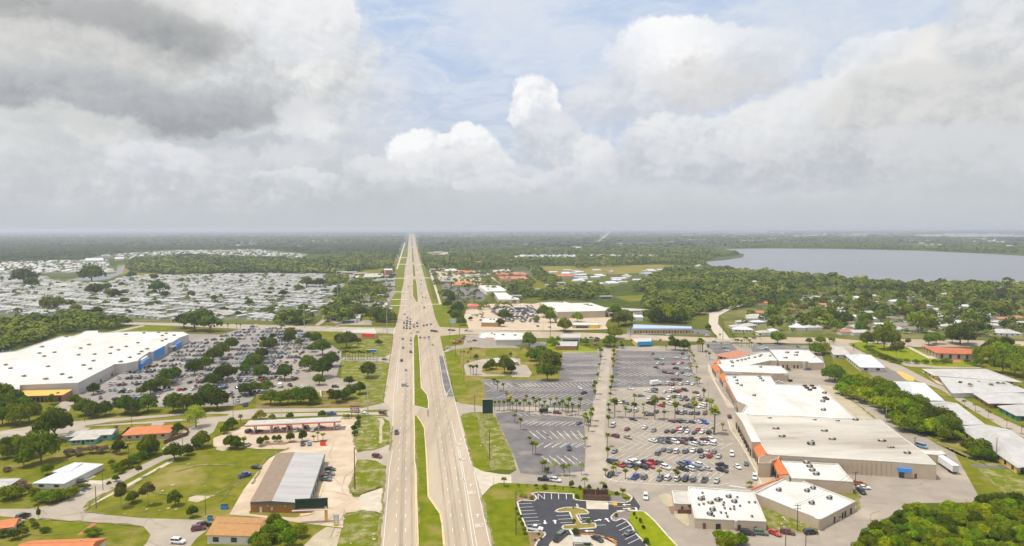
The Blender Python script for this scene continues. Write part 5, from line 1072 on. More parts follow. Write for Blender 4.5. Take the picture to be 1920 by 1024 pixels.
# by lane: rows across the lanes
lst.sort(key=lambda q: q[2]); 
for i, qd in enumerate(lst): qd[0]['label'] = f'{qd[3]} in the queue at the junction, {ORD(i + 1)} of that queue counted lane by lane'
q = '1242,522,uw 1250,552,sk 1272,558,sg 1160,551,sw 1262,632,uk 1240,428,sk 1237,456,ug 1245,595,sw 1142,473,sk 1213,350,sk 1172,470,ss 1155,520,sw 1105,520,sw 1195,425,sw'
for i, w in enumerate(q.split()):
    x, y, kc = w.split(','); o = car(G(480 + float(x) / 4, 420 + float(y) / 4), HA, kc[0], kc[1], f'distant {CNAME[kc[1]]} {KN[kc[0]]} beyond the junction, {ORD(i + 1)} of the scattered cars there', HT, moving=True)
q = '535,775,sw 1480,803,sk 1455,800,sk 1580,805,sg 1610,808,sw 200,770,sk 610,772,sw'
for i, w in enumerate(q.split()):
    x, y, kc = w.split(','); car(G(480 + float(x) / 4, 420 + float(y) / 4), HA - R(84), kc[0], kc[1], f'{CNAME[kc[1]]} {KN[kc[0]]} driving on the cross road, {ORD(i + 1)} of those cars', HT, moving=True)
q = '885,833,sw 1000,833,sw 1175,838,sw 1465,845,uw 1815,860,sk 595,857,sg 640,865,uk 635,880,uk 630,912,uo 660,768,sw'
for i, w in enumerate(q.split()):
    x, y, kc = w.split(','); car(G(960 + float(x) / 4, 420 + float(y) / 4), HA - R(84), kc[0], kc[1], f'{CNAME[kc[1]]} {KN[kc[0]]} near the motel and small offices, {ORD(i + 1)} of those cars', HT)
q = '1490,900,ur 1525,885,ur 1550,865,sr 1560,850,sl 1640,880,sk 1600,888,uw 1700,892,sg 1520,895,or'
for i, w in enumerate(q.split()):
    x, y, kc = w.split(','); kc = kc.replace('or', 'sr'); car(G(480 + float(x) / 4, 420 + float(y) / 4), HA - R(60), kc[0], kc[1], f'{CNAME[kc[1]]} {KN[kc[0]]} beside the orange-towered store, {ORD(i + 1)} of those cars', 'cars by the auto store')
# semi trailer
p0, p1 = W('c 1590,640')[0], W('c 1850,905')[0]; a = G(*px('c 1565,690')[0]); b = G(*px('c 1880,905')[0]); d = (b - a).normalized(); mid = a + d * 8.2; an = math.atan2(d.y, d.x)
t = root('semi_trailer', (mid.x, mid.y, GZ), 'long white box trailer backed up to the loading dock', 'trailer', rz=an)
m_ = MB(); m_.box((0, 0, 1.15), (16, 2.6, 2.75)); link('cargo_box', m_.mesh('cargo_box', ['white']), t)
m_ = MB(); m_.box((7.98, 0, 1.25), (.12, 2.4, 2.5)); link('rear_door', m_.mesh('rear_door', ['unit_grey']), t)
m_ = MB(); m_.box((0, 0, .95), (15, 1.0, .2)); link('chassis', m_.mesh('chassis', ['dark']), t)
for sx in (4.6, 5.9):
    for sy in (-1.05, 1.05):
        m_ = MB(); m_.tube((sx, sy - .2, .5), (sx, sy + .2, .5), .5, n=12); link('wheel', m_.mesh('wheel', ['tyre']), t)
for sy in (-.8, .8): m_ = MB(); m_.tube((-4.5, sy, 0), (-4.5, sy, 1), .1); link('landing_leg', m_.mesh('landing_leg', ['metal']), t)
def boxtruck(p, an, label, L_=7.5, H=3.2, m='white', cab='white', nm='box_truck', cat='truck'):
    t = root(nm, (p.x, p.y, GZ), label, cat, rz=an)
    m_ = MB(); m_.box((-.9, 0, .7), (L_ - 1.9, 2.3, H - .7)); link('cargo_box', m_.mesh('cargo_box', [m]), t)
    m_ = MB(); m_.prism([(L_ / 2 - 1.8, -1.05), (L_ / 2, -.95), (L_ / 2, .95), (L_ / 2 - 1.8, 1.05)], .5, 2.1); link('cab', m_.mesh('cab', [cab]), t)
    m_ = MB(); m_.box((L_ / 2 - .45, 0, 1.3), (1.0, 1.9, .7)); link('windscreen', m_.mesh('windscreen', ['glass']), t)
    for sx in (-L_ / 2 + 1.4, L_ / 2 - 1.1):
        for sy in (-.95, .95):
            m_ = MB(); m_.tube((sx, sy - .14, .42), (sx, sy + .14, .42), .42, n=10); link('wheel', m_.mesh('wheel', ['tyre']), t)
boxtruck(G(960 + 1078 / 4, 600 + 490 / 4), HA - R(75), 'white motorhome standing alone among empty plaza stalls', 8, 3.1, nm='motorhome', cat='motorhome')
boxtruck(G(480 + 182 / 4, 600 + 505 / 4), HA, 'white delivery van in the open lane of the store lot', 6, 2.7)
boxtruck(G(960 + 248 / 4, 600 + 700 / 4), HA - R(90), 'black and white truck on the palm median road', 6.6, 2.4, 'dark', 'white')
o = car(G(480 + 255 / 4, 600 + 498 / 4), HA + .5, 'p', 'k', 'black pickup beside the white delivery van', parts=False); o = car(G(480 + 343 / 4, 600 + 510 / 4), HA + .4, 's', 'w', 'white sedan beside the black pickup in the store lane'); o = car(G(480 + 595 / 4, 600 + 508 / 4), HA - 1.5, 'u', 'k', 'black suv under the oaks of the store lane')
# ---- superstore car park
hd = Vector((HD.x, HD.y)); pr = Vector((hd.y, -hd.x)) 
lotp = [(p.x, p.y) for p in W('E 700,520 870,430 1010,380 1180,340 1300,260 1440,180 1660,125 1925,40 F 20,55 330,70 420,140 400,300 330,400 300,480 120,520 0,560 E 1880,600 1740,625 1500,620 1180,610 700,600')]
O = Vector(G(*px('E 1180,600')[0])[:2]); slots = []
CW = 'wwwwssssggggkkkkkmrbnltwsgk'
r_ = random.Random(5)
for j in range(-3, 18):
    for side in (0, 1):
        for i in range(-70, 80):
            p = O + hd * (j * 20.5 + side * 5.6 + 3) + pr * (i * 2.75)
            if not inside(p, lotp): continue
            if i % 24 in (0, 1): continue
            dens = .66 if i < 34 else .34
            if i > 50: dens = .15
            if r_.random() > dens: continue
            slots.append((p, j, side, i))
slots.sort(key=lambda q: q[0].length)
near = slots[:110]; far = slots[110:]
lst = []
for p, j, side, i in near:
    k = r_.choice('ssuuuhpv' if r_.random() < .3 else 'ssuuh'); c = r_.choice(CW)
    P3 = Vector((p.x, p.y, 0)); o = car(P3, HA + (R(24) if side else R(-24)) + math.pi * (side), k, c, group='cars parked in the superstore car park')
    d = P3 - Vector((0, 0, CAMH)); lst.append((o, p.dot(pr), -p.dot(hd), f'{CNAME[c]} {KN[k]}'))
rows_label(lst, 'car', 'of the superstore lot', end='store drive', gap=4)
# the remaining cars of that lot, beyond the number of single ones
far_cars = MB(); pal = 'wsgkmrbnlt'
def lowcar(mb, p, an, m):
    ca, sa = math.cos(an), math.sin(an)
    def tr(x, y, z): return (p.x + ca * x - sa * y, p.y + sa * x + ca * y, GZ + z)
    B = [(2.3, .8, .25), (2.3, -.8, .25), (-2.3, -.85, .25), (-2.3, .85, .25), (2.3, .75, .75), (2.3, -.75, .75), (-2.3, -.8, .92), (-2.3, .8, .92)]
    mb.faces([tr(*v) for v in B], [(4, 7, 6, 5), (0, 4, 5, 1), (1, 5, 6, 2), (2, 6, 7, 3), (3, 7, 4, 0)], m)
    C_ = [(1.0, .8, .86), (1.0, -.8, .86), (-1.9, -.8, .92), (-1.9, .8, .92), (.3, .62, 1.5), (.3, -.62, 1.5), (-1.3, -.62, 1.5), (-1.3, .62, 1.5)]
    mb.faces([tr(*v) for v in C_], [(0, 4, 5, 1), (1, 5, 6, 2), (2, 6, 7, 3), (3, 7, 4, 0)], len(pal)); mb.faces([tr(*v) for v in C_[4:]], [(0, 3, 2, 1)], m)
for p, j, side, i in far: lowcar(far_cars, p, HA + (R(24) if side else R(-24)), pal.index(r_.choice(CW.replace('r', 'm').replace('m', 'm'))))
fp = [(p.x, p.y) for p in W('C 0,600 120,600 200,660 210,740 0,740 B 1920,740 1780,680 1750,640 1850,605')]
O2 = Vector(G(*px('C 0,740')[0])[:2])
for j in range(0, 14):
    for i in range(-60, 60):
        p = O2 + hd * (j * 11.5) + pr * (i * 2.8)
        if inside(p, fp) and r_.random() < .78: lowcar(far_cars, p, HA + R(20), pal.index(r_.choice(CW)))
for poly, dn in (('B 1400,480 1690,475 1720,560 1500,575', .06), ('B 1590,640 1700,620 1720,740 1600,760', .14), ('E 0,235 120,220 0,280', .9), ('C 0,740 310,745 300,790 0,790', .03), ('F 140,180 400,200 300,420 120,440 90,250', .12)):
    pl = [(p.x, p.y) for p in W(poly)]; xs = [p[0] for p in pl]; ys = [p[1] for p in pl]
    y = min(ys)
    while y < max(ys):
        x = min(xs)
        while x < max(xs):
            if inside((x, y), pl) and r_.random() < dn: lowcar(far_cars, Vector((x, y)), HA + R(20), pal.index(r_.choice(CW)))
            x += 3
        y += 9
tag(link('distant_cars', far_cars.mesh('distant_cars', [PAINT[c] for c in pal] + ['glass'])), 'small cars filling the remaining rows of the superstore lot and farther lots', 'cars', kind='stuff')
# ================================================================ POLES, SIGNS, SMALL THINGS
def pole(base, top, label, m='pole_wood', r=.16, arms=1, lamp=0, name='utility_pole', cat='utility pole', group=None, wires=None):
    b = px(base)[0]; t_ = px(top)[0]; p = G(*b); h = (b[1] - t_[1]) * mpp(b[1]) * 1.03
    t = root(name, (p.x, p.y, 0), label, cat, group)
    mb = MB(); mb.tube((p.x, p.y, -.2), (p.x, p.y, h), r * 1.15, r * .75, 8); part('pole', mb, [m], t)
    for k in range(arms):
        z = h - .5 - k * 1.1; mb = MB(); mb.box((p.x, p.y, z), (2.3, .14, .16), R(8)); part('crossarm', mb, [m], t)
        for s in (-1, 0, 1):
            mb = MB(); mb.tube((p.x + s, p.y + s * .14, z + .16), (p.x + s, p.y + s * .14, z + .42), .06, n=6); part('insulator', mb, ['unit_grey'], t)
    if lamp:
        mb = MB(); mb.tube((p.x, p.y, h - .2), (p.x + 1.6, p.y, h + .1), .05, n=5); part('arm', mb, ['pole_steel'], t)
        mb = MB(); mb.box((p.x + 1.8, p.y, h), (.8, .35, .16)); part('lamp_head', mb, ['unit_grey'], t)
    return t, p, h
POLES = {}
for k, (b, tp, lb, m, r, arms) in enumerate((
    ('F 840,740', 'F 825,490', 'tall grey steel power pole beside the price sign lawn', 'pole_steel', .28, 0), ('F 910,382', 'F 907,285', 'grey steel power pole on the lawn behind the oaks', 'pole_steel', .28, 0),
    ('B 983,828', 'B 980,650', 'tall steel pole at the junction corner', 'pole_steel', .3, 0), ('B 362,778', 'B 358,612', 'tall steel pole on the cross road by the trailer homes', 'pole_steel', .3, 0), ('B 466,650', 'B 463,560', 'slim steel pole at the edge of the trailer homes', 'pole_steel', .28, 0),
    ('B 613,590', 'B 610,455', 'tall steel pole in front of the oak wood', 'pole_steel', .3, 0), ('B 1527,830', 'B 1524,635', 'tall wooden pole beside the red-trimmed restaurant', 'pole_wood', .22, 1), ('B 1455,860', 'B 1452,735', 'wooden pole on the lawn before the orange-towered store', 'pole_wood', .18, 1),
    ('t 1096,480', 't 1088,260', 'wooden pole on the verge just below the store drive', 'pole_wood', .18, 1), ('t 1208,805', 't 1165,530', 'leaning wooden pole on the verge above the dark lot', 'pole_wood', .18, 1), ('s 1353,240', 's 1335,0', 'wooden pole at the driveway mouth by the green board', 'pole_wood', .18, 0),
    ('s 1550,868', 's 1510,455', 'wooden pole on the grass strip by the dark lot', 'pole_wood', .18, 0), ('e 60,865', 'e 15,200', 'tall pole in the long verge beside the bank lot', 'pole_wood', .18, 0), ('r 1605,225', 'r 1604,90', 'thin sign pole at the driveway above the bank', 'pole_steel', .09, 0),
    ('J 742,598', 'J 712,285', 'stout brown leaning pole in front of the strip lot', 'brown_wood', .22, 0), ('C 290,850', 'C 289,680', 'wooden pole by the small office lawn', 'pole_wood', .2, 1), ('C 235,805', 'C 234,730', 'short lamp pole in the far concrete lot', 'pole_steel', .12, 0),
    ('C 889,850', 'C 887,700', 'wooden pole beside the blue-fronted cafe', 'pole_wood', .2, 1), ('C 1497,652', 'C 1496,548', 'pale pole at the bend of the curved road', 'pole_wood', .2, 1), ('C 1581,870', 'C 1580,740', 'wooden pole where the curved road meets the cross road', 'pole_wood', .2, 1),
    ('D 1683,828', 'D 1683,735', 'pale concrete pole behind the red-roofed hall', 'pole_steel', .22, 0), ('G 1116,300', 'G 1115,150', 'tall lamp pole at the top of the plaza lot', 'pole_steel', .12, 0), ('H 508,480', 'H 506,368', 'wooden pole at the far tip of the green belt', 'pole_wood', .16, 1),
    ('H 886,765', 'H 888,652', 'pale lamp pole in front of the green belt', 'pole_steel', .16, 0), ('H 1101,952', 'H 1105,880', 'dark pole with lamps behind the large plaza hall', 'pole_wood', .18, 1), ('L 1711,382', 'L 1712,215', 'wooden pole at the corner of the largest villa', 'pole_wood', .16, 0),
    ('L 652,640', 'L 660,465', 'wooden pole with crossarm in the rear yard', 'pole_wood', .18, 1), ('L 219,912', 'L 218,712', 'wooden pole with transformers before the wedge building', 'pole_wood', .18, 2), ('L 131,1050', 'L 132,905', 'wooden pole at the bottom edge beside the maroon suv', 'pole_wood', .16, 0),
    ('L 282,1050', 'L 283,945', 'wooden pole at the bottom edge in front of the black suv', 'pole_wood', .16, 0), ('L 765,920', 'L 765,850', 'short wooden pole rising from the thicket edge', 'pole_wood', .16, 0), ('I 722,742', 'I 722,572', 'dark bare pole at the street corner by the pale wall', 'pole_wood', .15, 0),
    ('I 773,605', 'I 762,450', 'thin pole on the verge across the driveway', 'pole_wood', .12, 0), ('I 1543,795', 'I 1528,640', 'lamp pole at the edge of the open field', 'pole_wood', .12, 0), ('E 634,760', 'E 630,650', 'pole with transformer beside the store exit drive', 'pole_wood', .16, 1),
    ('E 1420,692', 'E 1416,598', 'pole with crossarm at the bottom tree line of the store lot', 'pole_wood', .16, 1), ('E 990,812', 'E 983,730', 'thin pole behind the orange-roofed house', 'pole_wood', .12, 0), ('E 1749,742', 'E 1746,645', 'thin pole by the store lot entrance', 'pole_wood', .12, 0),
    ('E 750,585', 'E 745,500', 'lamp pole at the near corner of the store lot', 'pole_steel', .12, 0), ('E 1369,950', 'E 1366,850', 'pole in the hedge by the residential street', 'pole_wood', .12, 0), ('G 1472,590', 'G 1475,510', 'short lamp pole at the plaza front drive', 'pole_steel', .1, 0), ('g 702,140', 'g 698,0', 'thin pole behind the gas canopy', 'pole_steel', .09, 0),
    ('n 562,470', 'n 562,400', 'thin dark pole in front of the glass-green porch villa', 'pole_wood', .1, 0), ('B 480,760', 'B 478,700', 'slender pole by the near trailer home lane', 'pole_wood', .1, 0))):
    POLES[k] = pole(b, tp, lb, m, r, arms)
for b, tp, lb in (('K 1385,560', 'K 1388,355', 'tall double lamp post at the end of the long double row'), ('K 1326,318', 'K 1327,160', 'lamp post in the middle block of the plaza lot'), ('a 65,880', 'a 70,735', 'lamp post at the plaza front drive bend'), ('e 295,960', 'e 290,800', 'slim lamp post in the bank planter')):
    pole(b, tp, lb, 'pole_steel', .12, 0, 1, 'lamp_post', 'lamp post')
# overhead wires: each sagging span a thin cable
def wire(a, b, sag=1.2, n=8, r=.035, label=''):
    pts = [a + (b - a) * (i / n) - Vector((0, 0, sag * 4 * (i / n) * (1 - i / n))) for i in range(n + 1)]
    mb = MB()
    for p, q in zip(pts, pts[1:]): mb.tube(p, q, r, n=4, cap=False)
    tag(link('power_line', mb.mesh('power_line', ['dark'])), label, 'power line', 'power lines')
def tp(k, dz=0, dx=0): t, p, h = POLES[k]; return Vector((p.x + dx, p.y, h - dz))
for i, dz in enumerate((.2, 1.8, 3.4)): wire(tp(0, dz), tp(1, dz), label=f'dark cable between the steel poles over the lawn, {ORD(i + 1)} from the top')
for i, dz in enumerate((.2, 1.8, 3.4)): wire(tp(1, dz), tp(2, dz), 2, label=f'cable from the steel pole behind the oaks to the junction, {ORD(i + 1)} from the top')
for i, dx in enumerate((-1, 1)): wire(tp(27, .1, dx), tp(26, .1, dx), label=f'cable over the wedge building roof, {ORD(i + 1)} of two')
def sign_panel(name, label, cat, base, z0, z1, w, m, posts=1, tilt=0, frame='metal', thick=.5, postm='pole_steel', rot=6, off=0, pr_=.25):
    p = G(*px(base)[0]); t = root(name, (p.x, p.y, 0), label, cat)
    ca, sa = math.cos(R(rot)), math.sin(R(rot))
    for k in range(posts):
        u = 0 if posts == 1 else (k / (posts - 1) - .5) * w * .7
        mb = MB(); mb.tube((p.x + ca * u, p.y + sa * u, 0), (p.x + ca * u, p.y + sa * u, z1 - .3 if posts > 1 else z0 + .3), pr_, n=10); part('post', mb, [postm], t)
    c = (p.x + ca * off, p.y + sa * off); mb = MB(); mb.box((c[0], c[1], z0), (w, thick, z1 - z0), R(rot)); part('panel', mb, [m], t)
    mb = MB()
    for z in (z0 - .12, z1): mb.box((c[0], c[1], z), (w + .3, thick + .25, .14), R(rot))
    part('frame', mb, [frame], t)
    return t, Vector((c[0], c[1], 0)), (ca, sa)
t, c, _ = sign_panel('billboard', 'dark green blank billboard, nearly square, beside the highway verge of the plaza', 'billboard', 'X 914.5,787', 3.4, 11.2, 5.6, 'dark_green', frame='unit_grey')
t, c, (ca, sa) = sign_panel('billboard', 'wide dark green blank billboard on a tan column above the strip lot corner', 'billboard', 'h 1215,655', 5.2, 8.4, 11.2, 'dark_green', frame='dark', postm='wall_yellow', off=-5.0, pr_=.55)
mb = MB(); mb.box((c.x - .3, c.y - .9, 4.7), (12.4, 1.1, .12), R(6)); part('catwalk', mb, ['unit_grey'], t)
mb = MB(); mb.box((c.x, c.y - .35, 4.85), (9, .1, .35), R(6)); part('stringer', mb, ['roof_red'], t)
# fuel price sign reading 2.85 with small 9
t, c, (ca, sa) = sign_panel('price_sign', 'fuel price sign with white digits 285 on two dark posts by the frontage lane', 'sign', 'q 570,725', 3.6, 7.0, 4.9, 'wall_brick', 2, frame='brown_wood', thick=.6, postm='dark', rot=4, pr_=.16)
SEG = {'2': 'abged', '8': 'abcdefg', '5': 'afgcd', '9': 'abcdfg'}
def digit(ch, x, z, w, h):
    mb = MB(); s = .22 * w / 1.1
    B = dict(a=(0, h - s, w, s), d=(0, 0, w, s), g=(0, h / 2 - s / 2, w, s), f=(0, h / 2, s, h / 2), b=(w - s, h / 2, s, h / 2), e=(0, 0, s, h / 2), c=(w - s, 0, s, h / 2))
    for i, k in enumerate(SEG[ch]):
        bx, bz, bw, bh = B[k]; u = x + bx + bw / 2; mb.box((c.x + ca * u + sa * .33, c.y + sa * u - ca * .33, z + bz), (bw, .06 + .004 * i, bh), R(4))
    part('digit', mb, ['white'], t)
for ch, x in zip('285', (-2.2, -.8, .6)): digit(ch, x, 4.2, 1.15, 2.2)
digit('9', 1.9, 5.4, .45, 1.0)
mb = MB(); mb.box((c.x + ca * 1.2, c.y + sa * 1.2, 3.0), (2.6, .4, .5), R(4)); part('panel', mb, ['unit_grey'], t)
sign_panel('store_sign', 'low wide blue sign board among palms on the highway lawn', 'sign', 'F 870,262', 2.2, 4.4, 7.5, 'blue', 2, frame='white', rot=6)
sign_panel('street_sign', 'small blue sign on a post by the cross road lawn', 'sign', 't 1060,95', 4.5, 8.5, 6, 'roof_blue', 1, frame='white', rot=6)
t, c, _ = sign_panel('pylon_sign', 'white and yellow panelled sign frame below the dark-green billboard', 'sign', 'h 1365,715', .8, 3.9, 1.9, 'white', 2, frame='unit_grey', postm='unit_grey', thick=.3)
mb = MB(); mb.box((c.x, c.y - .2, .2), (1.5, .3, .7), R(6)); part('panel', mb, ['yellow'], t)
for i in range(4): mb = MB(); mb.box((c.x, c.y - .17, 1.2 + i * .65), (1.6, .04, .12), R(6)); part('lettering', mb, ['unit_grey'], t)
t, c, _ = sign_panel('street_sign', 'small white board on one post by the hedge opposite the corner', 'sign', 'I 440,690', 1.6, 2.4, .8, 'white', 1, frame='white', pr_=.05, thick=.06)
# dumpster enclosure by the bank
q = [G(*w, 0) for w in px('e 1070,342 1455,350')]; a, b = q; d = (b - a); n = Vector((-d.y, d.x, 0)).normalized(); 
if n.y < 0: n = -n
t = root('dumpster_enclosure', tuple((a + b) / 2 + n * 2.5), 'open brown louvred bin enclosure facing the pale concrete pad', 'enclosure')
for nm, u, v_ in (('front_panel', a, b), ('side_panel', a, a + n * 5.6), ('side_panel', b, b + n * 5.6), ('rear_panel', a + n * 5.6, b + n * 5.6), ('divider', (a + b) / 2, (a + b) / 2 + n * 5.6)):
    mb = MB(); strip(mb, [u, v_], .18, 0, h=2.3)
    e_ = (v_ - u).normalized(); o_ = Vector((e_.y, -e_.x, 0)) * .13
    part(nm, mb, ['brown_wood'], t)
    if nm == 'front_panel':
        mb = MB()
        for k in range(7): mb.box(((u.x + v_.x) / 2 + o_.x, (u.y + v_.y) / 2 + o_.y, .25 + k * .3), (d.length, .06, .08), math.atan2(d.y, d.x))
        part('slat', mb, ['trunk'], t)
for k, f in enumerate((.28, .75)):
    p = a + d * f + n * 2.8; t = root('dumpster', (p.x, p.y, .1), f'{"dark" if k else "grey"} metal waste bin standing in the {"eastern" if k else "western"} bay of the louvred enclosure', 'dumpster')
    mb = MB(); mb.box((p.x, p.y, .1), (2.6, 1.7, 1.3), R(3)); part('bin', mb, ['dark' if k else 'unit_grey'], t)
    mb = MB(); mb.box((p.x, p.y - .1, 1.42), (2.7, 1.5, .12), R(3)); part('lid', mb, ['tyre'], t)
def bin_(base, lb, m, s=(2.4, 1.6, 1.4)):
    p = G(*px(base)[0]); t = root('dumpster', (p.x, p.y, .05), lb, 'dumpster'); mb = MB()
    b0 = [(-s[0] / 2, -s[1] / 2), (s[0] / 2, -s[1] / 2), (s[0] / 2, s[1] / 2), (-s[0] / 2, s[1] / 2)]; mb.prism([(p.x + x * .9, p.y + y * .9) for x, y in b0], .05, s[2] * .5); mb.prism([(p.x + x, p.y + y) for x, y in b0], s[2] * .5, s[2]); part('bin', mb, [m], t)
    mb = MB(); mb.box((p.x, p.y + .1, s[2]), (s[0] * 1.04, s[1] * .9, .1), .0); part('lid', mb, ['tyre'], t)
bin_('I 1683,745', 'blue waste bin on the field edge near the sandy lot', 'n' if 0 else 'blue'); bin_('g 1325,540', 'bright red bin-like donation box below the small trees', 'red', (2.4, 1.8, 2.2)); bin_('a 1295,640', 'dark waste bin by the back corner of the slanting hall', 'dark'); bin_('a 360,5', 'dark waste bin behind the north lot', 'dark') if 0 else None
bin_('d 1470,765', 'grey bin at the doors of the wedge building', 'unit_grey', (1.2, 1, 1.1)); bin_('I 628,615', 'blue wheeled bin by the driveway hedge', 'blue', (.9, .9, 1.2)); bin_('I 1575,830', 'blue bin behind the tan-roofed house', 'blue', (1.5, 1.3, 1.3)); bin_('E 968,398', 'dark trash cage on the superstore kerb', 'dark', (3, 1.6, 1.4))
# bank island pavilion clutter at the bottom edge
for b_, nm, lb, m, s in (('e 1130,1010', 'planter', 'round green planter on the bank patio', 'leaf_bright', (3, 2, .8)), ('e 1010,940', 'planter', 'oval clipped bed at the tip of the bank patio', 'leaf_mid', (3.2, 1.4, .6))):
    p = G(*px(b_)[0]); mb = MB(); n_ = 14
    ring = [(p.x + s[0] / 2 * math.cos(2 * math.pi * i / n_), p.y + s[1] / 2 * math.sin(2 * math.pi * i / n_)) for i in range(n_)]
    mb.prism(ring, .05, .35, 0); ring2 = [(p.x + (x - p.x) * .85, p.y + (y - p.y) * .85) for x, y in ring]; mb.prism(ring2, .35, .35 + s[2], 1)
    tag(link(nm, mb.mesh(nm, ['curb', m])), lb, 'planter')
t = root('bank_canopy', tuple(G(*px('e 1040,1050')[0])), 'small metal and glass kiosk roof at the bottom of the bank island', 'kiosk')
p = G(*px('e 1040,1045')[0]); mb = MB(); mb.box((p.x, p.y, 2.4), (6, 4, .3)); part('roof', mb, ['unit_grey'], t)
for sx in (-2.6, 2.6): 
    mb = MB(); mb.box((p.x + sx, p.y, 0), (.25, .25, 2.4)); part('post', mb, ['dark'], t)
one('e', '700,935,pk,16,-14', 'black pickup waiting at the kiosk lane'); one('e', '745,895,vG,16,-12', 'dark teal van beside the black pickup at the kiosk'); one('e', '1280,945,sk,30,14', 'black sedan passing the hatched kerb of the kiosk')
# ---------------------------------------------------------------- fences and walls
def fence(s, h, lb, m='brown_wood', w=.1, name='fence', step=2.6):
    pts = W(s); t = root(name, tuple(pts[0]), lb, 'fence'); mb = MB(); strip(mb, pts, w, 0, h=h); part('panel', mb, [m], t)
    k = 0
    for a, b in zip(pts, pts[1:]):
        n = max(1, int((b - a).length / step))
        for i in range(min(n, 25)):
            q = a + (b - a) * (i / n); mb = MB(); mb.box((q.x, q.y, 0), (.16, .16, h + .12)); part('post', mb, [m], t); k += 1
            if k > 80: return t
    return t
fence('E 1000,830 960,830 850,945', 1.8, 'dark board fence around the orange-roofed house, hedge side'); fence('E 1230,930 1400,870 1415,840 1370,815', 1.8, 'dark board fence on the street side of the orange-roofed house')
fence('L 1715,330 1800,415', 1.2, 'white rail fence at the corner of the largest villa', 'white'); fence('H 1270,435 1330,490 1450,510', 1.6, 'green mesh fence below the wide villa porch', 'trim_teal'); fence('H 1715,655 1800,710 1920,740', 1.8, 'green mesh fence of the lowest lane villa', 'trim_teal')
fence('F 640,290 960,290', .9, 'pale railing along the palm-lined store exit', 'white', .08)
fence('L 1850,445 1960,520', 1.6, 'dark hedge-side fence below the last villa', 'dark_green')
# tiny boat on the lake
p = G(*px('D 695,287')[0]); mb = MB(); mb.prism([(p.x - 4, p.y - 1), (p.x + 3, p.y - 1.2), (p.x + 5, p.y), (p.x + 3, p.y + 1.2), (p.x - 4, p.y + 1)], -.2, 1.2); mb.box((p.x - 1, p.y, 1.2), (3, 1.8, 1.2)); tag(link('boat', mb.mesh('boat', ['unit_grey'])), 'tiny dark boat alone in the middle of the lake', 'boat')
# radio mast
pole('C 299,290', 'C 298,190', 'thin tall radio mast in the far wood', 'pole_steel', .6, 0, name='radio_mast', cat='radio mast')

# ================================================================ ROADSIDE BLOCKS FURTHER OUT
def blocks(fr, s, where, end, group):
    out = []
    for w in s.split():
        x, y, wd, dp, h, rf = w.split(','); X_, Y_ = FR[fr][0] + float(x) / FR[fr][2], FR[fr][1] + float(y) / FR[fr][2]; p = G(X_, Y_); wd, dp, h = float(wd), float(dp), float(h); an = R(6 + random.uniform(-5, 5)); ca, sa = math.cos(an), math.sin(an)
        q = [(p.x + ca * a - sa * b, p.y + sa * a + ca * b) for a, b in ((-wd / 2, -dp / 2), (wd / 2, -dp / 2), (wd / 2, dp / 2), (-wd / 2, dp / 2))]
        nm = {'roof_white': 'white', 'roof_villa': 'pale grey', 'roof_grey_house': 'tan grey', 'roof_coral': 'coral', 'roof_brown': 'brown', 'roof_bright': 'bright'}[rf]
        t, _ = building('commercial_block', '', 'commercial block', q, h, random.choice(['wall_beige', 'wall_white', 'wall_grey']), rf, group=group, par=.3, capm=rf)
        wallbox(t, 'shop_window', Vector((*q[0], 0)) , Vector((*q[1], 0)), 0, .4, 2.6, MT['glass'], .1, frac=(.1, .9)); out.append((t, X_, Y_, nm))
    out.sort(key=lambda q: -q[2])
    for i, q in enumerate(out): q[0]['label'] = f'{q[3]} flat-roofed commercial block {where}, {ORD(i + 1)} from {end}'
CB = 'commercial blocks along the highway'
blocks('B', '1010,480,16,12,5,roof_villa 985,500,22,14,5,roof_grey_house 960,470,18,14,5,roof_brown 1015,430,14,12,5,roof_white 940,430,20,14,5,roof_villa 880,440,30,16,5,roof_grey_house 830,470,26,12,4,roof_white 960,550,18,12,4,roof_white 700,375,34,16,5,roof_white 640,368,24,14,5,roof_villa 600,395,20,12,4,roof_brown 1030,385,16,12,5,roof_villa 1000,405,18,14,5,roof_white 570,715,20,10,4,roof_grey_house 700,610,26,10,4,roof_villa 800,590,20,10,4,roof_brown 1040,250,26,20,6,roof_white 1060,190,30,20,6,roof_white 1050,150,40,24,6,roof_villa 1080,118,60,30,8,roof_white 990,300,20,16,6,roof_grey_house', 'left of the highway', 'the cross road', CB)
blocks('B', '740,430,20,12,4,roof_white 780,385,30,14,5,roof_white 850,420,24,12,4,roof_brown 720,520,22,12,4,roof_villa 640,560,24,12,4,roof_grey_house 700,600,18,10,4,roof_white 850,650,20,12,4,roof_villa 760,655,16,10,4,roof_villa 920,640,16,12,4,roof_white 980,655,14,12,4,roof_grey_house 560,430,20,10,4,roof_white 520,500,16,10,4,roof_villa 480,620,20,10,4,roof_white 620,720,18,10,4,roof_white 700,740,16,10,4,roof_villa 940,300,40,24,6,roof_white 1000,270,40,24,6,roof_villa 900,330,40,16,6,roof_grey_house', 'among the oaks left of the highway', 'the cross road', CB)
blocks('C', '60,640,16,10,4,roof_white 20,560,20,12,5,roof_villa 200,505,30,12,4,roof_grey_house 300,470,24,12,4,roof_white 350,455,24,12,4,roof_white 420,500,24,12,4,roof_villa 900,670,22,10,4,roof_white 990,690,24,10,4,roof_brown 700,560,20,10,4,roof_grey_house 480,555,24,10,4,roof_white 240,530,22,10,4,roof_villa 760,690,14,9,4,roof_villa 1080,800,10,8,4,roof_grey_house', 'around the grocery store', 'the cross road', CB)
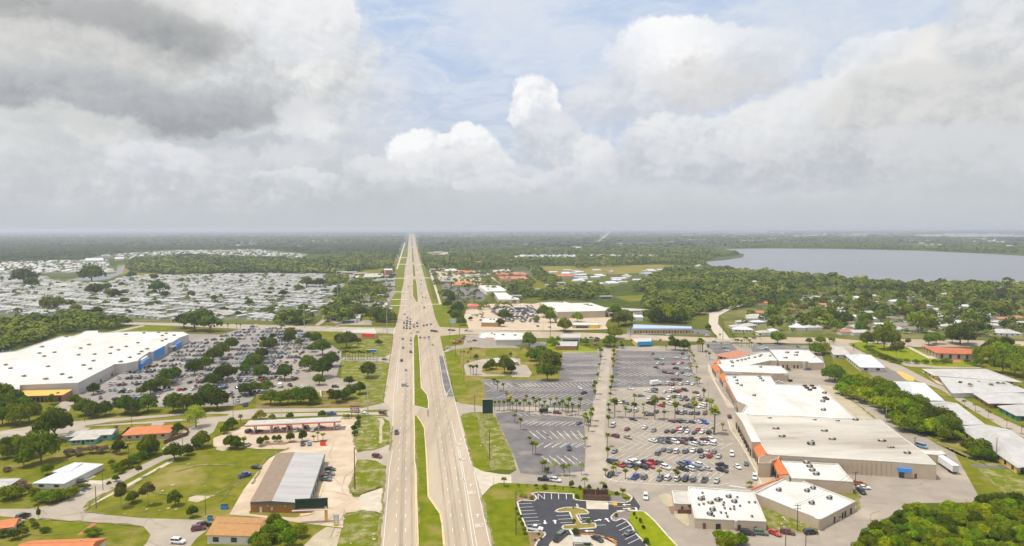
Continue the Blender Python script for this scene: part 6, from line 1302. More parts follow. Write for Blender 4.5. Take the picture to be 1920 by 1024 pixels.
blocks('B', '1340,352,24,14,5,roof_white 1390,348,20,14,5,roof_villa 1450,335,30,16,5,roof_white 1480,348,20,12,5,roof_villa 1560,375,26,14,5,roof_villa 1610,375,22,14,5,roof_grey_house 1660,370,20,12,5,roof_white 1690,400,18,12,5,roof_villa 1640,405,20,12,5,roof_brown 1440,415,20,14,5,roof_villa 1430,445,26,14,5,roof_grey_house 1250,90,60,30,8,roof_coral 1240,130,60,30,8,roof_white 1280,128,60,24,8,roof_white 1340,225,50,30,6,roof_grey_house 1400,240,50,22,6,roof_white 1370,215,40,20,6,roof_villa 1800,235,60,24,6,roof_white 1880,245,50,24,6,roof_white 1300,75,90,40,8,roof_white 1580,75,120,40,8,roof_villa 1720,70,160,40,8,roof_villa', 'right of the highway', 'the packed far lot', CB)
blocks('C', '600,190,60,30,7,roof_coral 650,185,50,30,7,roof_grey_house 800,190,70,30,7,roof_villa 850,215,70,30,7,roof_grey_house 990,215,70,24,7,roof_villa 1100,215,70,24,7,roof_grey_house 430,97,200,24,8,roof_white 100,160,60,30,7,roof_villa 1540,235,40,24,6,roof_white 1500,225,30,20,6,roof_villa 1000,85,120,40,8,roof_villa 640,55,120,40,8,roof_grey_house', 'in the wood clearings beyond the field', 'the field', CB)
ground('field', 'C 560,192 900,185 960,200 760,215 600,205', 'sand', z=-.25)
ground('field', 'X 1070,476 1235,474 1235,477 1070,478', 'grass_dry', z=-.25)
ground('field', 'C 330,95 560,95 560,103 330,103', 'sand', z=-.25)
ground('parking_lot', 'B 1330,350 1480,345 1640,352 1690,380 1690,470 1480,472 1380,430', 'concrete_lot')
ground('parking_lot', 'B 950,400 1040,395 1045,520 1000,585 960,560 930,470', 'store_asphalt')
ground('parking_lot', 'B 640,362 740,360 700,385 620,390', 'concrete_lot')
ground('field', 'B 1240,215 1460,210 1490,222 1440,240 1290,250', 'sand', z=-.2)
# ================================================================ VEGETATION
def ico(sub=1):
    t = (1 + 5 ** .5) / 2
    v = [Vector(p).normalized() for p in ((-1, t, 0), (1, t, 0), (-1, -t, 0), (1, -t, 0), (0, -1, t), (0, 1, t), (0, -1, -t), (0, 1, -t), (t, 0, -1), (t, 0, 1), (-t, 0, -1), (-t, 0, 1))]
    f = [(0, 11, 5), (0, 5, 1), (0, 1, 7), (0, 7, 10), (0, 10, 11), (1, 5, 9), (5, 11, 4), (11, 10, 2), (10, 7, 6), (7, 1, 8), (3, 9, 4), (3, 4, 2), (3, 2, 6), (3, 6, 8), (3, 8, 9), (4, 9, 5), (2, 4, 11), (6, 2, 10), (8, 6, 7), (9, 8, 1)]
    for _ in range(sub):
        c = {}; nf = []
        def mid(a, b):
            k = (min(a, b), max(a, b))
            if k not in c: v.append(((v[a] + v[b]) / 2).normalized()); c[k] = len(v) - 1
            return c[k]
        for a, b, d in f: x, y, z = mid(a, b), mid(b, d), mid(d, a); nf += [(a, x, z), (b, y, x), (d, z, y), (x, y, z)]
        f = nf
    return v, f
IV, IF = ico(1)
def crown(seed, n, lf, clumps=15, flat=.80, spread=.80, core=True, base=.10, top=1.0):
    """unit crown: radius 1 across, from z=base..1 ; leafy faces over overlapping clumps with an uneven outline"""
    r = random.Random(seed); mb = MB(); C_ = []
    H = 1 - base
    for i in range(clumps):
        a = r.uniform(0, 6.283); q = math.sqrt(r.random()) * spread * .82; s = r.uniform(.22, .42) * (1.05 - q * .35)
        z = base + H * (.30 + .52 * (1 - (q / spread) ** 2) * r.uniform(.35, 1.0)) ; C_.append((q * math.cos(a), q * math.sin(a), z, s))
    C_.append((0, 0, base + H * .62, .5))
    tot = sum(c[3] ** 2 for c in C_)
    for cx, cy, cz, s in C_:
        if core:
            mb.faces([(cx + v.x * s * .52 * r.uniform(.8, 1.1), cy + v.y * s * .52 * r.uniform(.8, 1.1), cz + v.z * s * .52 * flat * r.uniform(.8, 1.1)) for v in IV], IF, 0)
        for k in range(int(n * s * s / tot)):
            u = r.uniform(-.55, 1); a = r.uniform(0, 6.283); w = math.sqrt(1 - u * u); d = Vector((w * math.cos(a), w * math.sin(a), u))
            rr = s * r.uniform(.66, 1.16); p = Vector((cx + d.x * rr, cy + d.y * rr, cz + d.z * rr * flat))
            nn = (d + Vector((r.uniform(-1, 1), r.uniform(-1, 1), r.uniform(-.4, .8)))).normalized(); e1 = nn.orthogonal().normalized(); e2 = nn.cross(e1); t = r.uniform(0, 6.283); l = lf * r.uniform(.6, 1.3)
            a1 = (math.cos(t) * e1 + math.sin(t) * e2) * l; a2 = (-math.sin(t) * e1 + math.cos(t) * e2) * l * .6
            mb.faces([p - a1, p + a2, p + a1, p - a2], [(0, 1, 2, 3)], 0)
    return mb
def trunkmb(seed, h=.45, r0=.05, limbs=4, spread=.45):
    r = random.Random(seed); mb = MB(); mb.tube((0, 0, -.02), (0, 0, h * .6), r0, r0 * .7, 7)
    for i in range(limbs):
        a = i * 6.283 / limbs + r.uniform(-.4, .4); e = (math.cos(a) * spread * .5, math.sin(a) * spread * .5, h * 1.25); mb.tube((0, 0, h * .5), e, r0 * .6, r0 * .25, 5, cap=False)
    return mb
CR = {}; TR = {}
def merged(cm, tm, lm):
    mb = MB(); mb.faces(cm.v, cm.f, 0); mb.faces(tm.v, tm.f, 1); return mb
def makekind(k, lm, variants, n, lf, tk='trunk', h=.45, r0=.05, nf=420, lff=.12, **kw):
    CR[k] = []; 
    for s in range(variants):
        c = crown(hash_(k) + s, n, lf, **kw); t = trunkmb(s, h, r0); CR[k].append((c.mesh(f'{k}_crown', [lm]), t.mesh(f'{k}_trunk', [tk])))
        cf = crown(hash_(k) + s, nf, lff, **kw); m = merged(cf, t, lm); CR[k][-1] += (m.mesh(f'{k}_tree', [lm, tk]),)
def hash_(s): return sum(ord(c) * (i + 3) for i, c in enumerate(s))
makekind('oak', 'leaf_oak', 5, 3200, .068)
makekind('green', 'leaf_mid', 5, 3200, .068)
makekind('bright', 'leaf_bright', 5, 3200, .068)
makekind('lime', 'leaf_lime', 1, 2600, .045, core=False)
makekind('pine', 'leaf_pine', 3, 1700, .07, h=.85, r0=.02, clumps=8, spread=.62, base=.45, flat=.45, core=False)
makekind('bush', 'leaf_mid', 3, 1500, .07, h=.15, base=.0, flat=.75, clumps=9)
makekind('purple', 'leaf_purple', 2, 1500, .07, h=.15, base=.0, flat=.75, clumps=9)
KIND = dict(oak=('oak_tree', 'tree', .80), green=('leafy_tree', 'tree', .85), bright=('leafy_tree', 'tree', .85), lime=('pale_tree', 'tree', .9), pine=('slim_tree', 'tree', 1.35), bush=('bush', 'bush', .6), purple=('bush', 'bush', .55))
ADJ = dict(oak='dark oak', green='green leafy tree', bright='bright green tree', lime='pale lime tree', pine='thin open tree', bush='rounded bush', purple='purple-brown bush')
def tree(p, w, k, hr=None, parts=True, label=None, group=None, seed=None):
    nm, cat, h0 = KIND[k]; v = CR[k][(seed if seed is not None else random.randrange(99)) % len(CR[k])]; h = w * (hr or h0); s = (w / 2 * 1.12, w / 2 * 1.12, h)
    if parts:
        t = root(nm, (p.x, p.y, 0), label, cat, group, rz=random.uniform(0, 6.28)); link('crown', v[0], t, scale=s); link('trunk', v[1], t, scale=s)
    else: t = tag(link(nm, v[2], None, (p.x, p.y, 0), random.uniform(0, 6.28), s), label, cat, group)
    return t
def trees(s, fr, k, where, group, hr=None, end='western end', parts=True, only=None, gap=12):
    """entries x,base y,width in crop units[,kind]"""
    out = []; f = FR[fr]
    for w in s.split():
        q = w.split(','); x, y, ww = float(q[0]), float(q[1]), float(q[2]); kk = q[3] if len(q) > 3 else k
        X_, Y_ = f[0] + x / f[2], f[1] + y / f[2]
        wm = ww / f[2] * mpp(Y_)
        t = tree(G(X_, Y_), wm, kk, hr, parts, group=group); sz = 'broad ' if wm > 15 else 'small ' if wm < 6 else ''
        out.append((t, X_, Y_, (sz + ADJ[kk]), wm))
    out.sort(key=lambda q: q[1]); n = len(out)
    for i, q in enumerate(out):
        q[0]['label'] = f'{q[3]} {where}, {ORD(i + 1)} counted from the {end}' if n > 1 else f'{q[3]} {where}'
    return out
OK = 'oaks of the superstore lot'
trees('640,715,170 700,560,110 690,730,150 790,720,150 940,700,180 1000,712,150 1110,690,180 1300,690,190 1400,690,180 1500,680,180 1630,665,210 1560,600,160 560,640,110', 'E', 'oak', 'in the dense line between superstore lot and frontage road', OK, .72, 'store drive')
trees('1060,560,80 1130,560,150 1200,530,150 1250,490,170 1310,450,130', 'E', 'oak', 'on the first long island of the superstore lot', OK, .72, 'near end')
trees('1460,415,160 1540,370,130 1600,320,150 1660,285,150 1740,220,120', 'E', 'oak', 'on the second long island of the superstore lot', OK, .72, 'near end')
trees('1600,500,140 1660,470,170 1710,440,140 1835,410,110 1860,380,120 1900,340,120', 'E', 'oak', 'on the third long island of the superstore lot', OK, .72, 'near end')
trees('1840,570,130 1900,550,120', 'E', 'oak', 'at the inner corner of the superstore lot', OK, .72, 'road')
trees('0,350,130 50,300,120 90,240,130 120,215,110', 'F', 'oak', 'on the fourth long island of the superstore lot', OK, .72, 'near end')
trees('215,450,160 40,445,150 260,140,110 250,180,110 125,145,60 55,170,60 390,150,80 320,190,70 450,180,120 500,262,160 420,240,80', 'F', 'oak', 'in the thinner rows of the superstore lot', OK, .72)
trees('400,380,150 570,350,150 500,430,190 380,330,90 475,490,110 680,210,160 620,170,90 840,435,160 700,490,90 920,190,60 770,180,60', 'F', 'oak', 'between the superstore lot and the highway lawn', OK, .72, 'lot')
trees('75,540,120 110,635,150 180,635,130 240,630,150 310,628,160 400,628,170 450,630,90', 'F', 'green', 'in the clipped hedge-like row left of the cream enclosure', OK, .72, 'west')
trees('610,622,130 700,590,130 780,555,120 560,560,60 660,600,80', 'F', 'oak', 'right of the cream enclosure by the frontage road', OK, .72, 'enclosure')
trees('40,640,200 120,650,150 60,700,180 150,790,190 90,780,180 220,770,180 20,790,160 190,700,150 270,710,100 280,690,70', 'E', 'green', 'in the grove left of the superstore drive', 'grove by the superstore drive', .8, 'picture edge')
trees('390,635,70 435,600,50', 'E', 'green', 'beside the pallet yard of the garden centre', 'grove by the superstore drive', 1.1, 'drive')
RG = 'trees of the residential street'
trees('410,230,280 250,230,90', 'I', 'green', 'at the junction of store drive and frontage road', RG, .85, 'west')
trees('310,400,270 200,360,180 150,330,150 180,430,140 60,330,140 20,370,120 110,300,120', 'I', 'green', 'in the shady garden beside the mint green canopy', RG, .85, 'picture edge')
trees('1470,130,170', 'I', 'lime', 'standing alone at the frontage lane bend', RG, .95)
trees('1120,350,170,green', 'I', 'green', 'leaning over the orange-roofed house', RG, .9)
trees('900,335,110 1330,185,90', 'I', 'oak', 'at the fences of the orange-roofed house', RG, .9)
trees('1310,380,160 1410,340,100 1520,285,150 1470,300,70 1730,290,120 1690,180,80 1740,150,110', 'I', 'oak', 'along the street side of the open field', RG, .8, 'lower end')
trees('1112,720,130,pine 910,740,120,pine 995,700,110,oak 1040,510,70,pine 870,540,60,oak 910,620,90,green 820,590,40,pine', 'I', 'pine', 'on the verge beside the pale wall', RG, None, 'corner')
trees('1315,720,120 1440,812,95', 'I', 'oak', 'alone in the mown field near the sand patch', RG, .95, 'west')
trees('290,820,32', 'I', 'bush', 'shaped like a dark cypress by the near street', RG, 3.0)
trees('365,490,110 840,420,60 650,600,60', 'I', 'bush', 'at the sides of the long white-roofed house', RG, .8)
HG = 'hedges and bushes'
trees('60,680,200,bush 150,650,110,bush 300,700,150 380,700,180 470,680,160 540,650,140 600,600,80,purple 250,640,100', 'I', 'bush', 'in the big hedge along the street bend', HG, .55, 'picture edge')
trees('160,600,130 210,590,60 50,465,70', 'I', 'purple', 'beside the pale roof at the picture edge', HG, .55)
trees('520,345,110 600,340,120 690,330,130 780,325,110 850,320,90', 'I', 'purple', 'in the brown hedge behind the mown yard', HG, .5, 'mint canopy')
trees('870,460,100 940,440,120 1010,400,120 1080,370,120 1140,340,110 900,480,80', 'I', 'bush', 'in the hedge following the residential street', HG, .6, 'lower end')
trees('100,980,110 170,950,90 20,960,80,oak 150,900,60 270,890,60 240,850,50', 'I', 'bush', 'in the flower garden of the corner house', HG, .8, 'picture edge')
trees('340,925,85 690,950,130', 'I', 'bush', 'trimmed in front of the near orange roof', HG, .55, 'driveway')
trees('e'[:0] + '20,1040,150 90,1000,160 180,960,170 240,1040,180 330,960,120 130,900,140 60,1060,160', 'J', 'green', 'crowding the tan-roofed house', RG, .8, 'picture edge')
SG_ = 'small trees of the petrol station'
trees('380,555,140 470,490,100 590,480,90 670,480,100 830,490,150 1015,480,160', 'g', 'oak', 'in the planted strip below the canopy', SG_, 1.0, 'street end')
trees('380,160,200,lime 300,160,100,lime 560,150,110 830,145,130 1310,125,140 1640,135,90,lime 1700,135,90,lime', 'g', 'green', 'behind the long canopy', SG_, .75, 'street end')
trees('1860,170,100 1840,260,110 1790,330,110 1800,400,110 1780,300,80', 'g', 'oak', 'along the edge of the worn lawn', SG_, .8)
trees('30,600,180 20,520,150 90,590,120', 'g', 'green', 'at the sandy lot corner near the field', SG_, .85)
JT = 'trees around the junction'
trees('1770,370,0'.replace(',0', ',85') + ' 1865,405,150 1760,365,60 1730,380,60 1650,300,45 1835,320,50 1910,270,30', 'F', 'oak', 'by the roundabout-like sand drive', JT, .9)
trees('210,345,190 150,310,120 270,370,190 330,370,110 265,455,170 0,395,80 340,300,70', 'G', 'oak', 'in the dark clump beside the empty lot', JT, .75, 'west')
trees('130,215,125 400,95,110,green 300,195,70,bright 330,215,60,bright 550,190,60 345,170,50,lime', 'G', 'green', 'around the little offices', JT, .95)
trees('770,140,130,bright 735,205,130,bright 705,190,60', 'G', 'bright', 'clipped round at the head of palm lane', JT, .7)
trees('1225,228,110 1290,230,110 1200,165,60 1470,75,50 825,210,40', 'G', 'oak', 'at the top edge of the plaza lot', JT, .75)
trees('1840,920,170,bright 1870,870,90 1700,850,60', 'D'.replace('D', 'C'), 'green', 'near the corner of the north lot', JT, .8) if False else None
trees('70,900,130 360,980,130,bright 420,970,120,lime 390,900,80 310,900,60 480,885,50', 'D', 'green', 'beside the north plaza hall', JT, .7)
trees('700,735,110,oak 650,735,90,oak 920,735,140,oak 960,740,110,oak 860,720,90 1000,720,80 760,700,100,pine 690,640,90 800,690,90 230,740,110,oak 330,740,120,oak 300,760,90,oak', 'B', 'oak', 'in the blocks left of the junction', JT, .75)
trees('1440,575,110 1470,590,70 1520,670,110 1510,740,120 1545,760,80 1440,630,80 1460,690,60 1870,730,110,oak 1830,770,80 1610,725,40 1640,520,30,oak', 'B', 'oak', 'in the blocks right of the junction', JT, .75)
trees('180,740,60 240,700,110 285,740,110 290,690,80 390,800,110,bright 490,735,90,bright 770,700,120 850,760,140,oak 800,770,130,oak 1005,695,60 1090,740,140,oak 1180,740,150 1260,745,130,oak 1300,740,80 1140,700,120 1470,790,50 370,960,1'.replace(' 370,960,1', ''), 'C', 'green', 'around the motel block', JT, .8)
# green belt between plaza and villas
GB = 'trees of the green belt behind the plaza'
trees('500,460,190,oak 580,480,120,green 600,520,170 560,560,140 690,520,170 640,590,150 720,620,180 780,560,150,green 830,500,120 860,600,190 930,620,160 900,560,160,green 960,590,120 870,700,190 820,660,130 960,690,170 1020,650,180,green 1050,720,200 1120,660,160 1020,830,190 960,770,140 1100,850,200 1170,720,170,oak 1180,800,190,oak 1240,770,190,oak 1230,860,190 1310,780,190,oak 1290,860,200,oak 1370,820,180,oak 1370,880,180,oak 1410,900,110 1330,910,160,oak 1130,800,180', 'H', 'bright', 'in the green belt', GB, .62, 'far tip')
trees('1520,330,150,oak 1600,360,190,oak 1650,385,130,oak 1560,370,130', 'L', 'green', 'in the dark clump before the largest villa', GB, .7)
# thicket in the corner
TH = 'trees of the corner thicket'
ent = []
tp_ = px('L 700,960 860,880 960,830 1000,790 1130,750 1500,740 1600,690 1640,680 1960,680 1960,1090 660,1090'); rr = random.Random(3)
cands = [(990, 800, 'oak'), (960, 850, 'oak'), (1020, 860, 'oak'), (740, 960, 'oak'), (760, 1010, 'oak'), (1620, 690, 'oak'), (1700, 680, 'oak'), (1780, 700, 'oak'), (1860, 690, 'oak'), (1900, 740, 'oak')]
while len(cands) < 105:
    x, y = rr.uniform(680, 1960), rr.uniform(690, 1090); X_, Y_ = 1440 + x / 4, 768 + y / 4
    if inside((X_, Y_), tp_) and all(((x - a) / 1.25) ** 2 + ((y - b) * 1.1) ** 2 > 44 ** 2 for a, b, _ in cands): cands.append((x, y, rr.choice(['bright', 'bright', 'green', 'green', 'bright', 'oak' if x > 1300 else 'bright'])))
    elif rr.random() < .001: break
trees(' '.join(f'{x:.0f},{y + 25:.0f},{rr.uniform(100, 150):.0f},{k}' for x, y, k in cands), 'L', 'bright', 'in the corner thicket', TH, .62, 'yard side')
trees('480,950,0'.replace(',0', ',70,oak') + ' 1580,830,0'.replace(' 1580,830,0', ''), 'K', 'oak', 'beside the brown bin enclosure', 'bank plants', .8)
trees('1560,990,120 1640,1020,140 1720,1010,110 1600,1060,150', 'K', 'bright', 'at the bottom edge below the restaurant', 'bank plants', .7)
BK = 'small trees of the bank garden'
trees('360,170,70,pine 640,170,60,pine 765,185,40,pine 890,150,95,green 1020,180,60,green 1160,180,70,oak 1290,190,40,oak 1400,185,80,oak 95,150,50,pine 230,140,40,pine', 'e', 'green', 'on the lawn strip behind the bank lot', BK, 1.1, 'highway')
trees('500,175,110 970,315,90 300,335,90 1575,265,80 1565,590,80 190,300,90,lime 150,290,80,lime', 'e', 'bush', 'at the kerbs of the bank lot', BK, .8)
trees('925,690,80,green 1140,690,85,green 920,470,40,pine', 'e', 'green', 'on the tee-shaped island of the bank lot', BK, 1.0)
trees('235,570,60 325,680,75 370,770,60 270,620,40,bush 420,1010,110,oak 390,1000,70,oak', 'f', 'oak', 'on the curved lawn beside the service road', BK, 1.0)
trees('60,480,60 90,560,70 110,640,70 150,720,80 180,790,80 200,860,80 140,600,60', 'e', 'bush', 'in the verge hedge left of the bank lot', BK, .8)
trees('400,860,60 440,930,60 350,950,50', 'e', 'bush', 'in the lower planter of the bank lot', BK, .7)
# villas greenery
VGt = 'trees among the villas'
trees('870,225,170 930,215,140 960,300,130,pine 1000,240,80,pine 820,180,110 740,200,110 1050,200,60,pine', 'H', 'green', 'on the vivid lawn behind the clipped hedge', VGt, 1.0)
trees('1205,190,110,green 1260,180,110,green 1440,185,210,oak 1500,175,100,oak 1380,170,100,oak 1690,240,130 1780,220,120,oak 1640,240,90,oak 1650,235,50', 'H', 'green', 'behind the broad red-roofed hall', VGt, .75)
trees('740,230,70 770,250,70 810,270,70 850,290,70 890,300,70 930,320,70 980,330,60 1040,325,60 1110,330,60 1180,330,60 1250,330,60 1310,330,60 1360,325,50', 'H', 'bush', 'in the clipped hedge around the vivid lawn', HG, .6, 'cross road end')
trees('1590,310,130 1660,330,150 1730,320,180,bright 1800,350,190,bright 1870,330,170,bright 1760,400,170 1850,420,190 1910,440,170 1930,330,150 1580,350,90,bush 1700,270,110 1790,270,120', 'H', 'green', 'in the wood right of the red-roofed hall', VGt, .8)
trees('1540,340,60 1500,330,60 1350,320,60', 'H', 'bush', 'by the little coral shed', HG, .6)
# palms ------------------------------------------------
def palm_mesh(seed, kind):
    r = random.Random(seed); mb = MB(); tr = MB(); bend = r.uniform(-.03, .03)
    P_ = [(bend * (z ** 2) * 1.0, 0, z) for z in (0, .3, .6, .85)]
    rt = .024 if kind == 'fan' else .017
    for a, b in zip(P_, P_[1:]): tr.tube(a, b, rt * 1.15, rt, 6, cap=False)
    top = Vector(P_[-1]); n = 26 if kind == 'fan' else 17; L0 = .215 if kind == 'fan' else .34
    for i in range(n):
        a = i * 2.399 + r.uniform(-.2, .2); up = r.uniform(-.55, 1.0) if kind == 'fan' else r.uniform(-.1, .95); L_ = L0 * r.uniform(.8, 1.15)
        d = Vector((math.cos(a) * math.cos(up), math.sin(a) * math.cos(up), math.sin(up))); side = Vector((-math.sin(a), math.cos(a), 0)); w = L_ * (.42 if kind == 'fan' else .17); prev = None
        k = 3 if kind == 'fan' else 5
        for s in range(k + 1):
            t = s / k; p = top + d * L_ * t - Vector((0, 0, (.25 if kind == 'fan' else .62) * L_ * t * t)); ww = w * (math.sin(math.pi * min(1, .18 + t * .82)) * .9 + .12) * (1 if t < 1 else .35)
            cur = (p - side * ww - Vector((0, 0, ww * .45)), p, p + side * ww - Vector((0, 0, ww * .45)))
            if prev:
                for q in range(2): mb.faces([prev[q], prev[q + 1], cur[q + 1], cur[q]], [(0, 1, 2, 3)], 0)
            prev = cur
    return mb, tr
PM = {}
for k, lm in (('fan', 'leaf_palm'), ('plume', 'leaf_palm'), ('gold', 'leaf_palm_gold')):
    PM[k] = []
    for s in range(4):
        a, b = palm_mesh(s * 7 + len(k), 'plume' if k == 'plume' else 'fan'); m = MB(); m.faces(a.v, a.f, 0); m.faces(b.v, b.f, 1)
        PM[k].append((a.mesh('palm_crown', [lm]), b.mesh('palm_trunk', ['trunk_palm']), m.mesh('palm', [lm, 'trunk_palm'])))
def palms(s, fr, where, group='palm trees', end='western end', parts=True, k='fan', sxy=1.0):
    out = []; f = FR[fr]
    for w in s.split():
        q = w.split(','); x, y, hh = float(q[0]), float(q[1]), float(q[2]); kk = q[3] if len(q) > 3 else k; X_, Y_ = f[0] + x / f[2], f[1] + y / f[2]
        h = hh / f[2] * mpp(Y_) * 1.02; v = PM[kk][random.randrange(4)]; p = G(X_, Y_); s1 = max(h, 6.5) * (1.0 if kk != 'plume' else .9) * sxy; s_ = (s1, s1, h)
        if parts: t = root('palm_tree', (p.x, p.y, 0), None, 'palm tree', group, rz=random.uniform(0, 6.28)); link('crown', v[0], t, scale=s_); link('trunk', v[1], t, scale=s_)
        else: t = tag(link('palm_tree', v[2], None, (p.x, p.y, 0), random.uniform(0, 6.28), s_), None, 'palm tree', group)
        out.append((t, X_, Y_, ('tall ' if h > 9.5 else 'short ' if h < 5.5 else '') + ('gold-green ' if kk == 'gold' else 'feathery ' if kk == 'plume' else '') + 'palm'))
    vert = (max(q[2] for q in out) - min(q[2] for q in out)) > (max(q[1] for q in out) - min(q[1] for q in out)); out.sort(key=(lambda q: -q[2]) if vert else (lambda q: q[1]))
    for i, q in enumerate(out): q[0]['label'] = f'{q[3]} {where}, {ORD(i + 1)} from the {end}' if len(out) > 1 else f'{q[3]} {where}'
palms('35,685,100 5,690,80 90,695,110 60,690,80 108,640,85 130,690,80 160,650,80 178,690,100 205,660,80 225,690,60 245,660,60 265,695,60 290,650,70 318,700,85 335,640,65 355,680,70 378,690,100 400,700,80 425,690,120 412,720,90 450,715,95 455,690,60 500,720,90 512,680,110 -30,680,90 -60,680,80 -95,685,90 -130,680,80', 'G', 'in the palm median of the dark plaza lot')
palms('770,735,150 833,650,50 850,735,85 915,740,130 918,640,90 990,745,60 985,690,70 1070,750,180 1065,640,60 1140,745,70 1140,690,80 1222,750,140 1222,640,80 1290,710,80 1368,750,150 1365,640,70 1437,590,70 1492,715,130 1480,680,90 1460,680,90 1518,860,220 1240,690,70', 'G', 'in the palm median of the busy plaza lot', end='palm lane')
palms('625,560,110 620,600,80 610,560,80 660,275,80 668,300,90 665,330,70 655,380,60 640,460,60 600,760,110 560,800,80 550,770,80 590,800,120 575,840,100 545,790,80 650,430,40', 'G', 'on the left kerb of the palm lane', end='near end')
palms('765,270,90,gold 760,300,90,gold 768,330,90,gold 755,355,80,gold 762,380,90,gold 757,410,80,gold 765,240,60,gold 750,500,90 745,530,90 738,560,70 740,640,50 725,700,80 728,740,80 722,810,100 770,690,110 735,600,60 748,470,60', 'G', 'on the right kerb of the palm lane', end='near end')
palms('715,280,110 718,385,110 548,280,80 780,480,90 760,500,80 850,525,85 930,490,60 1105,520,75 1225,530,90 1240,520,60', 'K', 'along the front kerb of the plaza lot', end='near end', k='fan')
palms('545,590,85,plume 680,600,60,plume 830,670,85 700,500,60', 'K', 'around the brown bin enclosure', end='far end')
palms('20,100,70 65,155,100 130,260,60 155,340,110 178,345,110 245,480,110 260,540,120 315,500,115,plume 385,500,100,plume 430,505,110,plume 395,500,80,plume 520,495,100,plume 230,470,90', 'K', 'on the planter bays of the dark front lot', end='far corner')
palms('1560,520,90 1580,440,60,gold', 'J'.replace('J', 'K') if 0 else 'G', 'hidden at the plaza path') if 0 else None
palms('1455,280,55 1470,250,60 1480,300,60', 'G', 'beside the slanting coral roof', end='near end')
palms('1330,260,60 1345,300,70,gold 1330,320,60,gold 1360,330,80,gold 1380,480,60 1390,500,60 1405,480,50 1340,410,80,gold 1385,400,60,gold 1370,350,50,gold 1440,590,80 1580,830,60 1510,860,60', 'G', 'along the plaza front drive', end='near end')
palms('1395,240,90,gold 1410,240,110,gold 1425,245,80,gold 1430,240,100,gold 1470,240,60 1560,150,50 1570,215,50 1395,130,40 1525,150,40 1640,120,40 1655,150,50 1665,170,50 1680,190,50 1695,200,60 1720,205,60 1630,100,40 1735,150,60 1745,180,60 1760,195,70 1780,210,70 1795,220,60 1815,150,50 1860,150,50', 'G', 'flanking the two drives of the north lot', end='bottom')
palms('1528,870,60'.replace('1528,870', '818,215') + ' 895,195,50 1155,230,40 1112,200,60', 'G', 'near the blue-fronted cafe', parts=False)
palms('1545,0,0'.replace('1545,0,0', '650,300,70') + ' 670,300,80 690,295,75 705,302,80 725,300,70 745,302,75 770,300,80 790,302,75 810,300,70 835,300,75 855,298,70 880,300,60 620,290,60', 'F', 'in the row along the store exit railing', parts=False)
palms('1535,275,50,gold 1560,285,60,gold 1590,290,60,gold 1610,285,80', 'F', 'in the dry grass right of the highway')
palms('1590,355,55 1610,410,80 1630,415,80 1655,412,80 1725,370,50 1400+'.split(' 1400+')[0], 'F', 'around the sandy loop drive')
palms('1780,490,55 1812,535,90 1855,540,70 1880,600,60 1905,680,120,gold 1790,485,50 1750,480,1'.replace(' 1750,480,1', ''), 'F', 'at the corner of the dark lot', end='bottom')
palms('1340,290,60 1365,290,60 1115,410,60 1345,440,1'.replace(' 1345,440,1', ''), 'E', 'on the forecourt of the superstore')
palms('1750,630,60 1795,635,70 1835,560,1'.replace(' 1835,560,1', ''), 'E', 'at the lot entrance by the blue pickup')
palms('870,190,75 965,350,110,gold 1805,125,90 1832,280,80', 'I', 'in gardens of the residential street')
palms('90,215,150,gold 140,560,150,gold 1190,490,110,gold 1250,470,150,gold 1325,465,120,gold', 'g', 'planted by the petrol station')
palms('400,740,60,gold 1740,480,1'.replace(' 1740,480,1', ''), 'J'.replace('J', 'B'), 'behind the pharmacy') if 0 else None
palms('1860,580,75', 'J', 'at the mouth of the bank driveway')
palms('1440,515,60 1515,545,75,plume 1580,515,60,plume 1670,540,70,plume 1720,520,60,plume 1760,520,60,plume 1850,530,60,plume 1475,660,65,plume 1555,690,70,plume 1650,750,80,plume 1790,820,90,plume 1900,860,80,plume 1540,520,50', 'H', 'lining the villa lane', end='upper end')
palms('460,180,50 490,185,55 640,230,50', 'H', 'at the upper end of the narrow lane', parts=False)
palms('1710,800,60 1775,790,50 1805,790,45 1830,620,40'.rsplit(' ', 1)[0], 'A', 'by the round oak mass behind the superstore', parts=False)
palms('1785,585,50,plume', 'K', 'alone by the courtyard planter')
# ------------------------------------------------ the built-up districts further away: houses and garden trees
HZ = 'houses in the lakeside district'
hs = '1470,478,12,tan 1500,525,12,coral 1497,548,14,orange 1560,570,14,villa 1575,590,12,villa 1590,598,14,white 1560,548,12,white 1530,560,10,grey 1475,600,14,dark 1490,608,12,grey 1482,585,12,orange 1577,588,10,blue 1612,604,18,villa 1650,613,10,white 1690,615,22,dark 1710,622,18,dark 1772,598,16,villa 1785,592,14,white 1800,583,14,villa 1810,578,14,white 1840,568,12,coral 1860,548,14,coral 1895,566,12,white 1902,600,18,coral 1880,628,22,villa 1765,564,12,white 1770,548,12,tan 1792,550,16,villa 1720,540,14,villa 1700,525,12,coral 1735,528,12,tan 1555,520,10,coral 1520,523,12,tan 1465,540,14,tan 1605,566,12,tan 1635,570,12,white 1655,560,10,coral 1445,608,14,dark 1420,608,12,white 1400,615,16,grey 1392,622,16,white 1355,597,0,x 1415,597,16,grey 1430,590,16,coral 1450,625,12,white 1380,570,16,villa 1425,572,16,orange 1345,500,16,white 1310,500,16,white 1300,506,12,white 1440,478,10,white 1410,531,14,tan 1340,538,12,white 1545,580,12,grey 1625,590,12,tan 1680,590,14,tan 1735,577,12,villa 1755,585,14,villa 1880,590,14,grey 1830,600,14,tan 1905,545,12,villa 1850,520,12,villa 1890,522,12,coral 1745,510,10,tan 1630,520,10,villa'
RM = dict(tan='roof_grey_house', coral='roof_coral', orange='roof_orange', villa='roof_villa', white='roof_bright', grey='roof_grey_house', dark='roof_dark', blue='roof_blue')
CN = dict(tan='tan', coral='coral', orange='orange', villa='pale grey', white='bright white', grey='grey', dark='brown', blue='blue')
lst = []
